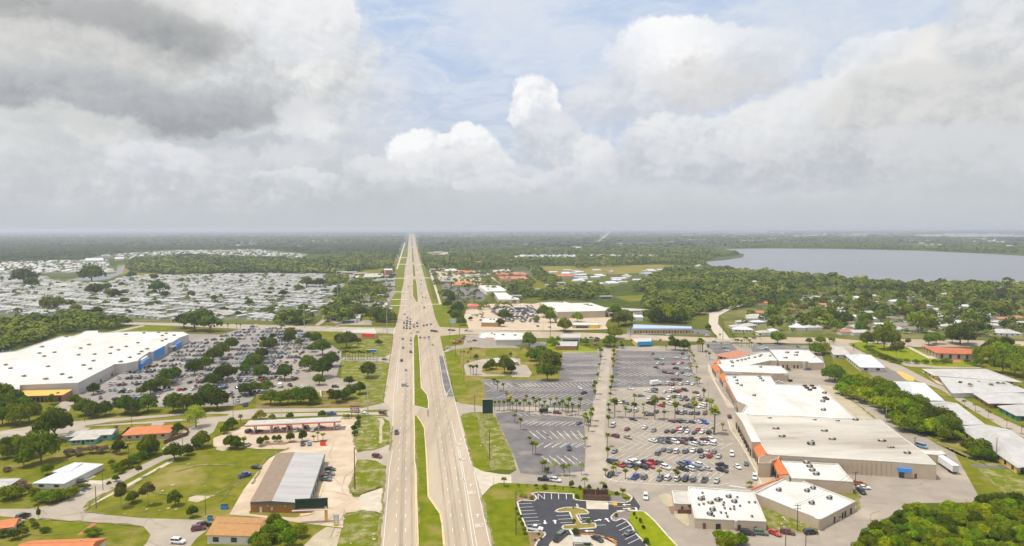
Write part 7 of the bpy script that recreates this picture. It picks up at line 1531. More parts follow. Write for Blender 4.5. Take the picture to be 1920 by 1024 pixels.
for w in hs.split():
    x, y, wd, c = w.split(','); x, y, wd = float(x), float(y), float(wd)
    if c == 'x' or (y < 543 and x > 1560) or (y < 535 and x > 1450) or (x > 1330 and y < 520): continue
    h_ = house('', x, y, wd * 1.15, wd * .72, random.choice((0, 8, -12, 20, 80, 35)), RM[c], 'wall_white', 'hip' if random.random() < .7 else 'gable', group=HZ, detail=1 if y > 585 else 0, pitch=.36)
    lst.append((h_, x, y, f'{CN[c]}-roofed house'))
rows_label(lst, 'house', 'of the lakeside district', end='curved road', gap=9)
hpos = [(q[1], q[2]) for q in lst]
lst = []
for k in range(900):
    if len(lst) >= 62: break
    x = random.uniform(1375, 1915); y = random.uniform(552, 630)
    if inside((x, y), px('C 1440,660 1480,800 1600,880 1680,760 1700,640 1900,600 1900,560 1500,620')) or any(abs(x - a) < 15 and abs(y - b) < 4 for a, b in hpos): continue
    c = random.choice(['villa', 'white', 'tan', 'coral', 'dark', 'grey', 'villa']); wd = random.uniform(12, 18)
    h_ = house('', x, y, wd, wd * .62, random.choice((0, 8, -12, 20, 80, 35)), RM[c], 'wall_white', random.choice(('hip', 'gable')), group=HZ, detail=0, pitch=.36); lst.append((h_, x, y, f'{CN[c]}-roofed house')); hpos.append((x, y))
rows_label(lst, 'house', 'among the lakeside trees', end='curved road', gap=6)
# homes on the green rise behind the plaza
lst = []
for i in range(46):
    x = random.uniform(1035, 1250); y = 508 + (i % 12) * 2.35 + random.uniform(-.6, .6)
    if y > 520 and (x > 1200 or x < 1070): x = random.uniform(1075, 1190)
    c = random.choice(['white', 'white', 'villa', 'white', 'grey'])
    h_ = house('', x, y, 18, 10, random.choice((5, 10, 75)), RM[c], 'wall_white', 'gable', group='park homes by the bright field', detail=0, h=2.6); lst.append((h_, x, y, f'{CN[c]} park home'))
rows_label(lst, 'home', 'by the bright field', end='orange hall', gap=3)
# trailer homes ----------------------------------------
def trailer_mesh(w, l, rf, seed):
    mb = MB(); b = [(-l / 2, -w / 2), (l / 2, -w / 2), (l / 2, w / 2), (-l / 2, w / 2)]; mb.prism(b, 0, 2.5, 0, top=False)
    e = .3; k = 3.0 + .1 * seed; V_ = [(-l / 2 - e, -w / 2 - e, 2.45), (l / 2 + e, -w / 2 - e, 2.45), (l / 2 + e, w / 2 + e, 2.45), (-l / 2 - e, w / 2 + e, 2.45), (-l / 2 - e, 0, k), (l / 2 + e, 0, k)]
    mb.faces(V_, [(0, 1, 5, 4), (2, 3, 4, 5), (1, 2, 5), (3, 0, 4)], 1)
    q = l * .5; mb.prism([(-q * .2, w / 2), (q * .7, w / 2), (q * .7, w / 2 + 3), (-q * .2, w / 2 + 3)], 2.2, 2.32, 1, bot=True)
    for x in (-q * .2 + .2, q * .7 - .2): mb.box((x, w / 2 + 2.8, 0), (.15, .15, 2.2), 0, 0)
    for s in range(4): mb.box((-l * .35 + s * l * .23, -w / 2 - .02, 1.0), (1.3, .08, .9), 0, 2)
    return mb
TM = [(trailer_mesh(4.6 + s % 2 * 1.9, 14 + s % 3 * 2, r_, s).mesh('trailer_home', ['wall_white' if s % 3 else 'wall_grey', r_, 'glass']), n_) for s, (r_, n_) in enumerate((('roof_bright', 'bright white'), ('roof_villa', 'pale grey'), ('home_grey', 'soft grey'), ('roof_metal', 'metal grey'), ('roof_grey_house', 'brownish grey'), ('roof_villa', 'whitish'), ('home_dull', 'dull grey')))]
mhp = [(p.x, p.y) for p in W('X -60,522 60,514 115,530 205,530 240,519 300,517 480,514 600,515 662,517 640,540 628,562 596,586 560,602 330,600 250,600 225,600 190,584 130,592 -60,592')]
clear = [[(p.x, p.y) for p in W(s)] for s in ('X 118,528 120,518 240,498 232,520 205,530', 'A 560,590 690,590 690,620 560,625', 'B 500,550 620,550 600,600 500,610')]
ang = R(62); ua = Vector((math.cos(ang), math.sin(ang))); ub = Vector((ua.y, -ua.x)); cand = []
for i in range(-90, 90):
    for j in range(-140, 140):
        p = Vector((-450, 1000)) + ua * (i * 24.5 + (6 if i % 2 else 0)) + ub * (j * 11.5 + (i * 3.3) % 5)
        if j % 17 == 0: continue
        if inside(p, mhp) and not any(inside(p, c) for c in clear) and r_.random() < .88: cand.append((p, i, j))
cand.sort(key=lambda q: q[0].length)
byrow = {}
for p, i, j in cand[:300]: byrow.setdefault(i, []).append((p, j))
TG = 'trailer homes of the white-roofed park'
for ri, i in enumerate(sorted(byrow)):
    for ci, (p, j) in enumerate(sorted(byrow[i], key=lambda q: q[1])):
        me, n_ = TM[r_.randrange(7)]; o = link('trailer_home', me, None, (p.x, p.y, 0), ang + r_.uniform(-.06, .06) + (math.pi if r_.random() < .5 else 0)); tag(o, f'{n_} trailer home, {ORD(ci + 1)} from the pond side, {ORD(ri + 1)} street from the cross road', 'trailer home', TG)
def merge_instances(name, items, mats, label, cat):
    """items: list of (verts array, faces array, mat array, location, angle, scale) -> one mesh"""
    if not items: print('EMPTY', name, label); return None
    V_, F_, M_ = [], [], []; off = 0
    for v, f, m, loc, a, s in items:
        ca, sa = math.cos(a), math.sin(a); w = v * s; x = w[:, 0] * ca - w[:, 1] * sa + loc[0]; y = w[:, 0] * sa + w[:, 1] * ca + loc[1]
        V_.append(np.stack([x, y, w[:, 2] + loc[2]], 1)); F_.append(f + off); M_.append(m); off += len(v)
    V_ = np.concatenate(V_); F_ = np.concatenate(F_); M_ = np.concatenate(M_); k = F_.shape[1]
    me = bpy.data.meshes.new(name); me.vertices.add(len(V_)); me.vertices.foreach_set('co', V_.astype('f').ravel()); me.loops.add(F_.size); me.loops.foreach_set('vertex_index', F_.astype('i').ravel())
    me.polygons.add(len(F_)); me.polygons.foreach_set('loop_start', np.arange(0, F_.size, k, dtype='i')); me.polygons.foreach_set('loop_total', np.full(len(F_), k, dtype='i')); me.polygons.foreach_set('material_index', M_.astype('i'))
    for m in mats: me.materials.append(MT[m] if isinstance(m, str) else m)
    me.update(calc_edges=True); return tag(link(name, me), label, cat, kind='stuff')
def lowhome(l, w, k, m):
    v = np.array([(-l / 2, -w / 2, 0), (l / 2, -w / 2, 0), (l / 2, w / 2, 0), (-l / 2, w / 2, 0), (-l / 2, -w / 2, 2.5), (l / 2, -w / 2, 2.5), (l / 2, w / 2, 2.5), (-l / 2, w / 2, 2.5), (-l / 2, 0, k), (l / 2, 0, k)], float)
    f = np.array([(0, 1, 5, 4), (1, 2, 6, 5), (2, 3, 7, 6), (3, 0, 4, 7), (4, 5, 9, 8), (6, 7, 8, 9), (5, 6, 9, 9), (7, 4, 8, 8)]); f[6] = (5, 6, 9, 5); f[7] = (7, 4, 8, 7)
    f = np.array([(0, 1, 5, 4), (1, 2, 6, 5), (2, 3, 7, 6), (3, 0, 4, 7), (4, 5, 9, 8), (6, 7, 8, 9)]); return v, f, np.array([0, 0, 0, 0, m, m])
items = []
for p, i, j in cand[300:]: v, f, m = lowhome(15, 4.6 + (i + j) % 3, 3.2, 1 + r_.choice((0, 2, 2, 5, 5, 6, 4))); items.append((v, f, m, (p.x, p.y, 0), ang + r_.uniform(-.1, .1), 1))
def scatter(poly, step, jit, n=None, seed=1):
    pl = [(p.x, p.y) for p in (W(poly) if isinstance(poly, str) else poly)]; a = np.array(pl); x0, y0 = a.min(0); x1, y1 = a.max(0); rg = np.random.default_rng(seed)
    nx, ny = int((x1 - x0) / step) + 1, int((y1 - y0) / step) + 1; gx, gy = np.meshgrid(np.arange(nx), np.arange(ny)); P_ = np.stack([x0 + gx.ravel() * step, y0 + gy.ravel() * step], 1) + rg.uniform(-jit, jit, (nx * ny, 2)) * step
    return P_[inside_np(P_, pl)]
for s, st, keep, cols in (('X 0,492 200,488 215,511 60,513 0,515', 26, .75, (0, 3, 4, 2)), ('X 190,480 300,471 480,469 575,478 560,485 480,484 350,480 250,486', 34, .62, (0, 2, 3, 4)), ('X 962,479.5 1082,478.5 1082,486 962,486', 26, .8, (0, 0, 2)), ('X 1105,479 1235,479 1235,484 1105,484', 30, .6, (0, 0, 2)),
                          ('X 470,440 760,440 745,470 560,470 470,466', 120, .42, (0, 2, 4)), ('X 790,437.5 900,434.5 960,437 960,452 800,455', 110, .5, (0, 2, 4)), ('X 1350,437 1900,438 1900,463 1560,463 1380,460', 90, .5, (0, 0, 2, 4)), ('X 960,440 1330,437 1330,470 960,476', 110, .3, (0, 2, 4)), ('X 0,440 460,440 460,466 250,466 150,476 0,478', 130, .25, (0, 2, 4, 1)), ('X 250,446 480,444 480,466 250,468', 90, .4, (0, 2, 4)),
                          ('X 0,433.5 1919,429.5 1919,438 0,441', 700, .4, (0, 2)), ('X 1290,640 1290,640 1290,640', 99, 0, (0,))):
    for p in scatter(s, st, .45, seed=len(items)):
        if r_.random() < keep: v, f, m = lowhome(r_.uniform(14, 24), r_.uniform(8, 12), 4.2, 1 + r_.choice(cols)); items.append((v, f, m, (p[0], p[1], -.3), r_.uniform(0, 3.1), r_.choice((1, 1, 1, 1.6)) if st > 50 else 1))
merge_instances('distant_homes', items, ['wall_grey', 'roof_bright', 'roof_orange', 'roof_villa', 'roof_white', 'roof_grey_house', 'home_grey', 'home_dull'], 'pale roofs of the remaining homes out to the horizon', 'homes')
# ------------------------------------------------ single garden trees of those districts (the largest), then the woods as masses
out = []; rg = random.Random(21)
dist = px('X 1445,585 1400,560 1450,540 1500,520 1600,520 1700,528 1919,532 1919,632 1700,632 1640,632 1560,630 1500,628 1440,625')
keepout = [px(s) for s in ('C 1480,665 1500,800 1640,870 1560,750 1600,640 1900,590 1900,570 1500,640', 'D 0,845 480,860 560,870 720,880 1920,890 1920,830 1300,850 480,820')]
tr_ = 0
while len(out) < 125 and tr_ < 6000:
    tr_ += 1; x, y = rg.uniform(1360, 1919), rg.uniform(540, 634)
    if not inside((x, y), dist) or any(inside((x, y), k) for k in keepout): continue
    if any(abs(x - a) < 13 and -2 < y - b < 9 for a, b in hpos): continue
    w = rg.uniform(11, 20); wp = w / mpp(y)
    if any(abs(x - a) < (wp + c) * .33 and abs(y - b) < 3.2 for a, b, c in out): continue
    out.append((x, y, wp))
trees(' '.join(f'{x:.0f},{y:.1f},{w:.0f},{rg.choice(["oak", "oak", "green", "green", "pine"])}' for x, y, w in out), 'X', 'oak', 'in the lakeside district', 'garden trees of the lakeside district', .8, 'curved road', parts=False)
out = []
for s_, n in (('X 20,535 640,525 620,580 560,600 330,598 20,592', 42),):
    pl = px(s_)
    while len(out) < n:
        x, y = rg.uniform(0, 650), rg.uniform(522, 600)
        if inside((x, y), pl): out.append((x, y, rg.uniform(8, 15) / mpp(y)))
trees('92,581,42,oak 110,575,30,oak 180,556,40,oak 200,545,24,oak 310,560,24,oak 300,552,40,oak 215,560,30,oak 45,533,50,oak 60,542,35,oak 172,530,55,oak 245,523,22,oak 290,526,20,oak 140,585,26 180,590,24 365,620,60,oak 345,615,44,oak 395,622,50,oak 380,606,44,oak 340,530,14 530,555,18,oak 575,540,34,oak 600,540,30,oak 560,545,20 505,553,12,oak 540,610,0'.replace(' 540,610,0', '') + ' ' + ' '.join(f'{x:.0f},{y:.1f},{w:.0f},{rg.choice(["oak", "green", "pine"])}' for x, y, w in out), 'X', 'oak', 'among the trailer homes', 'trees of the trailer park', .62, 'pond side', parts=False)
LEAF8 = None
def blob(seed, nl, size=.36):
    """light crown for masses: quads only"""
    r = random.Random(seed); V_, F_ = [], []
    for i in range(nl):
        u = r.uniform(-.1, 1); a = r.uniform(0, 6.283); w = math.sqrt(1 - u * u); d = Vector((w * math.cos(a), w * math.sin(a), u)); rr = r.uniform(.75, 1.05); p = Vector((d.x * rr * .5, d.y * rr * .5, .42 + d.z * rr * .5))
        nn = (d + Vector((r.uniform(-.5, .5), r.uniform(-.5, .5), r.uniform(0, .7)))).normalized(); e1 = nn.orthogonal().normalized(); e2 = nn.cross(e1); l = size * r.uniform(.7, 1.25); n = len(V_)
        V_ += [p - e1 * l * .5, p + e2 * l * .4, p + e1 * l * .5, p - e2 * l * .4]; F_.append((n, n + 1, n + 2, n + 3))
    return np.array([tuple(v) for v in V_]), np.array(F_), np.zeros(len(F_), int)
B1_ = [blob(s, 46, .30) for s in range(6)]; B2_ = [blob(s + 50, 20, .46) for s in range(6)]; B3_ = [blob(s + 90, 9, .72) for s in range(5)]
def wood(name, polys, step, hmin, hmax, B, mat_, label, avoid=(), thin=1.0, z=-.3, seed=5, wr=1.0, clear_=None):
    items = []; rg = np.random.default_rng(seed); av = [[(p.x, p.y) for p in W(a)] for a in avoid]
    for s in polys:
        P_ = scatter(s, step, .5, seed=seed)
        for a in av: P_ = P_[~inside_np(P_, a)]
        for p in P_:
            if rg.random() > thin: continue
            if clear_ and math.sin(p[0] * .0041 + 1.3) * math.sin(p[1] * .0023 + p[0] * .0011) + .6 * math.sin(p[0] * .011 - p[1] * .0061) > clear_: continue
            v, f, m = B[rg.integers(len(B))]; h = rg.uniform(hmin, hmax) * (1.25 if rg.random() < .12 else 1); m = m + (1 if math.sin(p[0] * .021 + p[1] * .013) + math.sin(p[1] * .034 - p[0] * .017) + rg.uniform(-1.6, 1.6) > .35 else 0); items.append((v * np.array([wr * 1.05, wr * 1.05, 1]), f, m, (p[0], p[1], z), rg.uniform(0, 6.28), h))
    return merge_instances(name, items, [mat_, mat_ if mat_ != 'leaf_wood' else 'leaf_wood_dark'], label, 'woods')
LAKE = 'X 1312,492 1358,486 1385,483 1388,478 1358,466.5 1440,465.5 1560,466.5 1715,469.5 1830,474 1990,483 1990,541 1900,540 1740,538 1640,537 1590,529 1490,521 1440,517 1400,513 1350,504'
HWY = 'X 735,500 758,445 766,438 779,438 805,500 830,575 790,575 745,560'
wood('woods', ['A -60,745 340,735 520,690 740,700 1000,760 860,800 740,795 640,800 450,830 112,950 -60,965'], 8.5, 7, 12, B1_, 'leaf_wood', 'dark low wood beside the superstore roof', seed=3, thin=.92)
wood('woods', ['X 237,506 250,488 350,482 480,486 605,489 655,478 740,478 736,500 662,511 600,513 480,512 330,515 300,514 237,506'], 11, 9, 15, B2_, 'leaf_wood', 'green wood between the trailer park and the far homes', avoid=['B 130,285 300,262 450,262 530,278 420,288', 'B 600,230 740,212 800,212 760,240 640,242'], seed=4)
wood('woods', ['X 634,605 620,590 640,560 664,535 690,526 712,545 700,560 660,570 655,600 645,612', 'B 700,480 740,430 840,470 840,500 760,510', 'B 890,540 880,500 960,490 970,510 940,545', 'B 520,470 520,410 680,405 690,450 600,465', 'B 590,600 620,480 740,560 700,585 640,610', 'B 480,750 520,640 600,610 590,680 540,750', 'B 140,760 170,700 250,680 420,700 420,745 350,760',
              'B 850,700 880,640 1040,690 1045,740 900,745', 'B 660,690 680,620 830,640 840,680'], 9.5, 7, 12, B1_, 'leaf_wood', 'oak woods in the blocks left of the highway', seed=6, thin=.85)
wood('woods', ['X 1085,575 1100,560 1150,545 1180,560 1262,566 1300,552 1340,538 1400,530 1470,530 1475,560 1440,572 1350,582 1290,596 1200,580 1145,576', 'X 1190,548 1200,537 1250,509 1300,506 1310,540 1262,562 1200,560', 'X 1290,540 1250,520 1300,508 1400,506 1460,512 1600,520 1620,535 1500,540 1400,536', 'X 960,545 985,552 1060,552 1090,545 1180,548 1150,560 1090,566 1060,568 960,556', 'X 992,505 1012,512 1050,530 1035,540 1005,520',
              'C 800,720 900,700 900,760 760,760', 'C 1030,740 1060,680 1330,690 1330,740 1200,750'], 8.5, 8, 14, B1_, 'leaf_wood', 'green wood between the grocery store and the lakeside houses', avoid=[LAKE, 'C 880,510 1030,510 1030,545 880,545', 'C 1760,430 1860,430 1860,470 1760,470', 'C 1480,460 1570,460 1570,490 1480,490', 'C 800,545 900,540 900,560 800,560'], seed=8, thin=.85, clear_=.95)
wood('woods', ['X 1440,545 1440,505 1490,508 1595,515 1640,528 1740,529 1919,531 1960,640 1919,600 1840,560 1600,560 1500,575', 'X 1600,560 1700,545 1900,552 1919,600 1800,610 1640,600', 'X 1440,600 1500,590 1560,600 1540,622 1480,615'], 13, 7, 13, B1_, 'leaf_wood', 'loose tree cover of the lakeside district', avoid=[LAKE], seed=9, thin=.42)
wood('garden_trees', ['X 1365,575 1450,560 1600,570 1700,600 1919,605 1919,632 1700,632 1640,622 1480,624 1440,618 1380,612'], 13, 5, 10, B1_, 'leaf_wood', 'small garden trees around the houses of the lakeside district', avoid=['C 1480,665 1500,800 1640,870 1560,750 1600,640 1900,600 1900,570 1500,640'], seed=41, thin=.26)
wood('shoreline_trees', ['X 1395,512 1440,516 1490,520 1595,528 1640,536 1740,537 1919,539 1919,546 1790,545 1640,543 1590,535 1490,528 1400,519'], 9, 9, 17, B1_, 'leaf_wood', 'tree line along the near shore of the lake', seed=19, thin=.55)
wood('woods', ['X 1075,505 1075,500 990,499 870,507 800,507 794,492 786,470 1000,466 1330,466 1345,480 1320,492 1330,499 1240,495', 'X 1370,466 1372,460 1470,458 1919,462 1960,476 1830,474 1715,469 1560,466', 'X 1340,479 1378,474 1385,479 1350,484'], 15, 9, 15, B2_, 'leaf_wood', 'broad wood beyond the bright field up to the far lake shore', avoid=['X 962,479 1082,478 1082,487 962,487', 'X 1105,478.5 1235,478.5 1235,485 1105,485', 'B 1250,205 1450,205 1450,255 1290,250', LAKE], seed=10, thin=.82, clear_=.72)
wood('woods', ['X -60,492 0,462 250,462 480,462 760,456 745,480 655,475 600,488 578,476 480,467 300,469 190,479 160,488'], 19, 8, 13, B2_, 'leaf_wood_far', 'dark wood behind the homes on the left plain', avoid=[HWY], seed=11, thin=.85, clear_=.9)  # leaf colour darkened here in place of a cloud's shade
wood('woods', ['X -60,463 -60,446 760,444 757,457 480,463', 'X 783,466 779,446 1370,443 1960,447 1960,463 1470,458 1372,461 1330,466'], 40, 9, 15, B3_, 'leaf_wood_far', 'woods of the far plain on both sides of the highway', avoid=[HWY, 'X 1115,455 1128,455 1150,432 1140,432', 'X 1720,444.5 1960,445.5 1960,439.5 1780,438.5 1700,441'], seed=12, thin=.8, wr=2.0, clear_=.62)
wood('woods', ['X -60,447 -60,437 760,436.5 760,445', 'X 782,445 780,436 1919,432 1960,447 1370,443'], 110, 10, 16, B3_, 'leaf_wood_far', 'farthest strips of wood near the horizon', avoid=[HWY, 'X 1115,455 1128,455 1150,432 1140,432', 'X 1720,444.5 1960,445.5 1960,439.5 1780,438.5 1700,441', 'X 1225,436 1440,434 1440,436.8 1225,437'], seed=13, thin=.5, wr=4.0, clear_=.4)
wood('garden_trees', ['X -60,522 60,514 115,530 205,530 240,519 300,517 480,514 600,515 662,517 640,540 628,562 596,586 560,602 330,600 190,584 130,592 -60,592', 'X 0,492 200,488 215,511 60,513 0,515', 'X 190,480 300,471 480,469 575,478 560,485 480,484 350,480 250,486'], 13, 3.5, 8, B1_, 'leaf_wood', 'small trees and shrubs between the trailer homes', seed=31, thin=.15)
wood('garden_trees', ['X 640,600 650,560 700,520 735,500 740,500 735,560 725,605', 'X 805,510 830,500 960,505 1000,530 1000,560 900,590 850,590 825,560'], 12, 5, 9, B1_, 'leaf_wood', 'small trees between the roadside blocks', seed=33, thin=.28)
0 and wood('shrubs', ['X 777,512 787,512 790,540 779,540'], 60, 3, 4, B2_, 'leaf_wood', 'low shrubs on the far highway median', seed=14, thin=.4)
wood('woods', ['B 1280,300 1340,290 1600,290 1640,310 1620,335 1340,340', 'B 1640,300 1760,300 1760,345 1640,345'], 12, 6, 10, B1_, 'leaf_wood', 'trees around the far shops right of the highway', seed=15, thin=.8)
wood('woods', ['C 30,470 60,430 150,440 160,520 60,530', 'C 150,360 200,350 300,420 290,450 180,430', 'C 380,540 440,470 640,470 720,520 700,560 540,575 380,575', 'C 200,570 220,530 380,540 380,575', 'C 130,330 120,340 180,360 180,330'], 9, 6, 12, B1_, 'leaf_wood', 'trees around the packed far lot and storage sheds', seed=16, thin=.75)
import re as _re
def shorten(l):
    """drop articles from the end until the label has at most sixteen words"""
    W_ = l.split(' ')
    while len(_re.findall(r"[A-Za-z0-9][A-Za-z0-9'-]*", ' '.join(W_))) > 16:
        k = [i for i, w in enumerate(W_) if w in ('the', 'a', 'counted')]
        if not k: break
        W_.pop(k[-1])
    return ' '.join(W_)
_seen = {}
for o in COL.objects:
    if o.parent is None and o.get('category') is not None:
        l = shorten((o.get('label') or '').replace('counted from', 'from')); o['label'] = l
        if len(_re.findall(r"[A-Za-z0-9][A-Za-z0-9'-]*", l)) > 16 or not l or l in _seen: print('LABEL', o.name, l)
        _seen[l] = 1
# ================================================================ LIGHT, AIR AND SKY
AZ, EL = R(255), R(68)       # sun compass angle (0 = +Y, clockwise) and height
sd = Vector((math.sin(AZ) * math.cos(EL), math.cos(AZ) * math.cos(EL), math.sin(EL)))
sl = bpy.data.lights.new('sun', 'SUN'); sl.energy = 3.2; sl.angle = R(3); sl.color = (1, .94, .84)
so = bpy.data.objects.new('sun', sl); COL.objects.link(so); so.rotation_euler = sd.to_track_quat('Z', 'Y').to_euler(); so.location = (0, 0, 500)
# haze
mb = MB(); hx = 68000
mb.prism([(-hx, -4000), (hx, -4000), (hx, 80000), (-hx, 80000)], -1.6, 113, 0, bot=True)
hz = link('haze', mb.mesh('haze', [])); tag(hz, kind='stuff')
m = bpy.data.materials.new('haze'); m.use_nodes = True; nt = m.node_tree; nt.nodes.clear()
o = nt.nodes.new('ShaderNodeOutputMaterial'); v = nt.nodes.new('ShaderNodeVolumePrincipled'); v.inputs['Density'].default_value = 1.05e-4; v.inputs['Color'].default_value = (.86, .92, 1, 1); v.inputs['Anisotropy'].default_value = .2
nt.links.new(v.outputs[0], o.inputs['Volume']); hz.data.materials.append(m)
# sky
w = bpy.data.worlds.new('World'); SC.world = w; w.use_nodes = True; nt = w.node_tree; nt.nodes.clear()
N = nt.nodes.new; L = nt.links.new
def setin(sock, v):
    if isinstance(v, (int, float)): sock.default_value = v
    elif isinstance(v, tuple): sock.default_value = v if len(v) == len(sock.default_value) else (*v, 1)
    else: L(v, sock)
def mth(op, a, b=0, c=0, clamp=False):
    n = N('ShaderNodeMath'); n.operation = op; n.use_clamp = clamp
    setin(n.inputs[0], a); setin(n.inputs[1], b); setin(n.inputs[2], c); return n.outputs[0]
def vm(op, a, b=(0, 0, 0), c=(0, 0, 0)):
    n = N('ShaderNodeVectorMath'); n.operation = op; setin(n.inputs[0], a); setin(n.inputs[1], b)
    if op == 'MULTIPLY_ADD': setin(n.inputs[2], c)
    return n.outputs['Value' if op in ('DOT_PRODUCT', 'LENGTH') else 0]
def noise(vec, sc, det=6, ro=.55, dist=0):
    n = N('ShaderNodeTexNoise'); n.inputs['Scale'].default_value = sc; n.inputs['Detail'].default_value = det; n.inputs['Roughness'].default_value = ro; n.inputs['Distortion'].default_value = dist
    L(vec, n.inputs['Vector']); return n
def mapr(v, a, b, c=0, d=1, smooth=True):
    n = N('ShaderNodeMapRange'); n.interpolation_type = 'SMOOTHSTEP' if smooth else 'LINEAR'
    setin(n.inputs[0], v)
    for i, q in enumerate((a, b, c, d)): n.inputs[i + 1].default_value = q
    return n.outputs[0]
def mix(f, a, b):
    n = N('ShaderNodeMix'); n.data_type = 'RGBA'; setin(n.inputs[0], f); setin(n.inputs[6], a); setin(n.inputs[7], b); return n.outputs[2]
sky = N('ShaderNodeTexSky'); sky.sky_type = 'NISHITA'; sky.sun_disc = False; sky.sun_elevation = EL; sky.sun_rotation = AZ; sky.dust_density = 1.5
tc = N('ShaderNodeTexCoord'); sp = N('ShaderNodeSeparateXYZ'); L(tc.outputs['Generated'], sp.inputs[0])
az = mth('ARCTAN2', sp.outputs[0], sp.outputs[1]); el = mth('ARCSINE', sp.outputs[2])
# hundredths of a radian: azimuth and height above the horizon
cb = N('ShaderNodeCombineXYZ'); L(mth('MULTIPLY', az, 10), cb.inputs[0]); L(mth('MULTIPLY', el, 10), cb.inputs[1])
P = cb.outputs[0]
n1 = noise(P, .75, 9, .58); n2 = noise(P, 3.0, 7, .62)
dv = vm('MULTIPLY_ADD', n1.outputs['Color'], (1.0, .8, 0), (-.5, -.4, 0))
D1 = vm('ADD', P, dv)
dv2 = vm('MULTIPLY_ADD', n2.outputs['Color'], (.26, .26, 0), (-.13, -.13, 0))
D = vm('ADD', D1, dv2)
Dn = vm('ADD', P, vm('MULTIPLY_ADD', n2.outputs['Color'], (.42, .34, 0), (-.21, -.17, 0)))
bil = noise(D, 1.6, 8, .6).outputs['Fac']
b3 = noise(vm('MULTIPLY', P, (1, 1.25, 1)), 2.6, 9, .62, .25).outputs['Fac']; b4 = noise(vm('MULTIPLY', vm('ADD', P, (-.05, .07, 0)), (1, 1.25, 1)), 2.6, 9, .62, .25).outputs['Fac']
rel = mth('SUBTRACT', b3, b4)
# base: blue, whitening to the horizon
blue = vm('MULTIPLY', sky.outputs[0], (.105, .10, .098))
pale = mix(mapr(el, .0, .30), (.58, .61, .66, 1), (.49, .605, .81, 1))
col = mix(.9, blue, pale)
# thin high cloud
st = N('ShaderNodeMapping'); st.inputs['Scale'].default_value = (.8, 2.2, 1); st.inputs['Rotation'].default_value = (0, 0, .08); L(P, st.inputs[0])
ci = noise(st.outputs[0], 1.4, 10, .66, .8).outputs['Fac']
col = mix(mth('MULTIPLY', mapr(ci, .36, .66), .72), col, (.68, .73, .81, 1))
def cloud(x, y, rx, ry, top, base, op=1., soft=.45, cut=0., d=None, rag=.55, g=1.0):
    """x, y, rx, ry in photo coordinates turned into sky angles"""
    global col
    ax = math.atan((x - 960) / FPX) * 10; ay = math.atan((HOR + 1 - y) / FPX * math.cos(ax / 10)) * 10
    sx = rx / FPX * 10 * math.cos(ax / 10); sy = ry / FPX * 10
    q = vm('MULTIPLY_ADD', D if d is None else d, (1 / sx, 1 / sy, 0), (-ax / sx, -ay / sy, 0))
    r2 = vm('DOT_PRODUCT', q, q)
    f = mth('MULTIPLY_ADD', mth('SUBTRACT', b3, .5), -rag * .8, mth('MULTIPLY_ADD', mth('SUBTRACT', bil, .5), -rag * 1.8, r2))
    if cut:
        s2 = N('ShaderNodeSeparateXYZ'); L(q, s2.inputs[0])
        f = mth('ADD', f, mth('MULTIPLY', mth('MAXIMUM', mth('SUBTRACT', mth('MULTIPLY', s2.outputs[1], -1), 1 - cut), 0), 3))
    a = mth('MULTIPLY', mapr(f, 1.0 + soft * .5, 1.0 - soft), op)
    s2 = N('ShaderNodeSeparateXYZ'); L(q, s2.inputs[0])
    tt = mth('ADD', mth('MULTIPLY', s2.outputs[1], .55 * g), mth('ADD', mth('MULTIPLY_ADD', bil, 2.2, -.94), mth('MULTIPLY_ADD', rel, 1.35, mth('MULTIPLY', n2.outputs['Fac'], .75))))
    c = mix(mapr(tt, -.15, 1.05), base, top)
    col = mix(a, col, c)
WH = (.92, .92, .92, 1); OFF = (.78, .79, .80, 1); GR = (.545, .565, .59, 1); DK = (.32, .335, .35, 1); LG = (.64, .665, .69, 1); BG = (.585, .615, .66, 1)
# horizon bank
cloud(960, 392, 2600, 66, (.60, .625, .65, 1), (.53, .56, .585, 1), .92, 1.0, rag=.25)
cloud(240, 360, 720, 110, (.53, .57, .58, 1), (.45, .49, .50, 1), .9, .9)
# big dark mass on one side
cloud(150, 150, 620, 260, OFF, GR, .96, .5)
cloud(470, 90, 240, 140, (.80, .80, .79, 1), (.55, .57, .59, 1), .95, .35)
cloud(575, 55, 110, 75, (.82, .83, .84, 1), (.66, .68, .71, 1), .95, .25)
cloud(130, 45, 340, 75, (.47, .48, .475, 1), (.30, .31, .31, 1), .9, .9)
cloud(300, 70, 170, 45, (.40, .41, .42, 1), DK, .8, .8)
cloud(120, 105, 260, 45, (.72, .72, .70, 1), (.56, .57, .56, 1), .7, .8)
cloud(230, 190, 340, 46, (.44, .46, .48, 1), (.33, .35, .37, 1), .85, .8)
cloud(330, 222, 170, 30, (.42, .44, .47, 1), DK, .8, .8)
cloud(90, 285, 150, 45, (.66, .68, .68, 1), GR, .8, .5)
cloud(480, 275, 150, 20, (.50, .53, .57, 1), (.42, .45, .50, 1), .85, .7)
cloud(570, 225, 50, 44, (.76, .77, .79, 1), OFF, .6, .6, d=Dn)
cloud(610, 300, 110, 34, (.66, .68, .71, 1), (.56, .59, .63, 1), .75, .5, d=Dn)
cloud(120, 235, 170, 34, (.70, .71, .70, 1), (.55, .57, .58, 1), .7, .6)
cloud(430, 305, 230, 34, (.66, .68, .70, 1), (.52, .55, .58, 1), .8, .6)
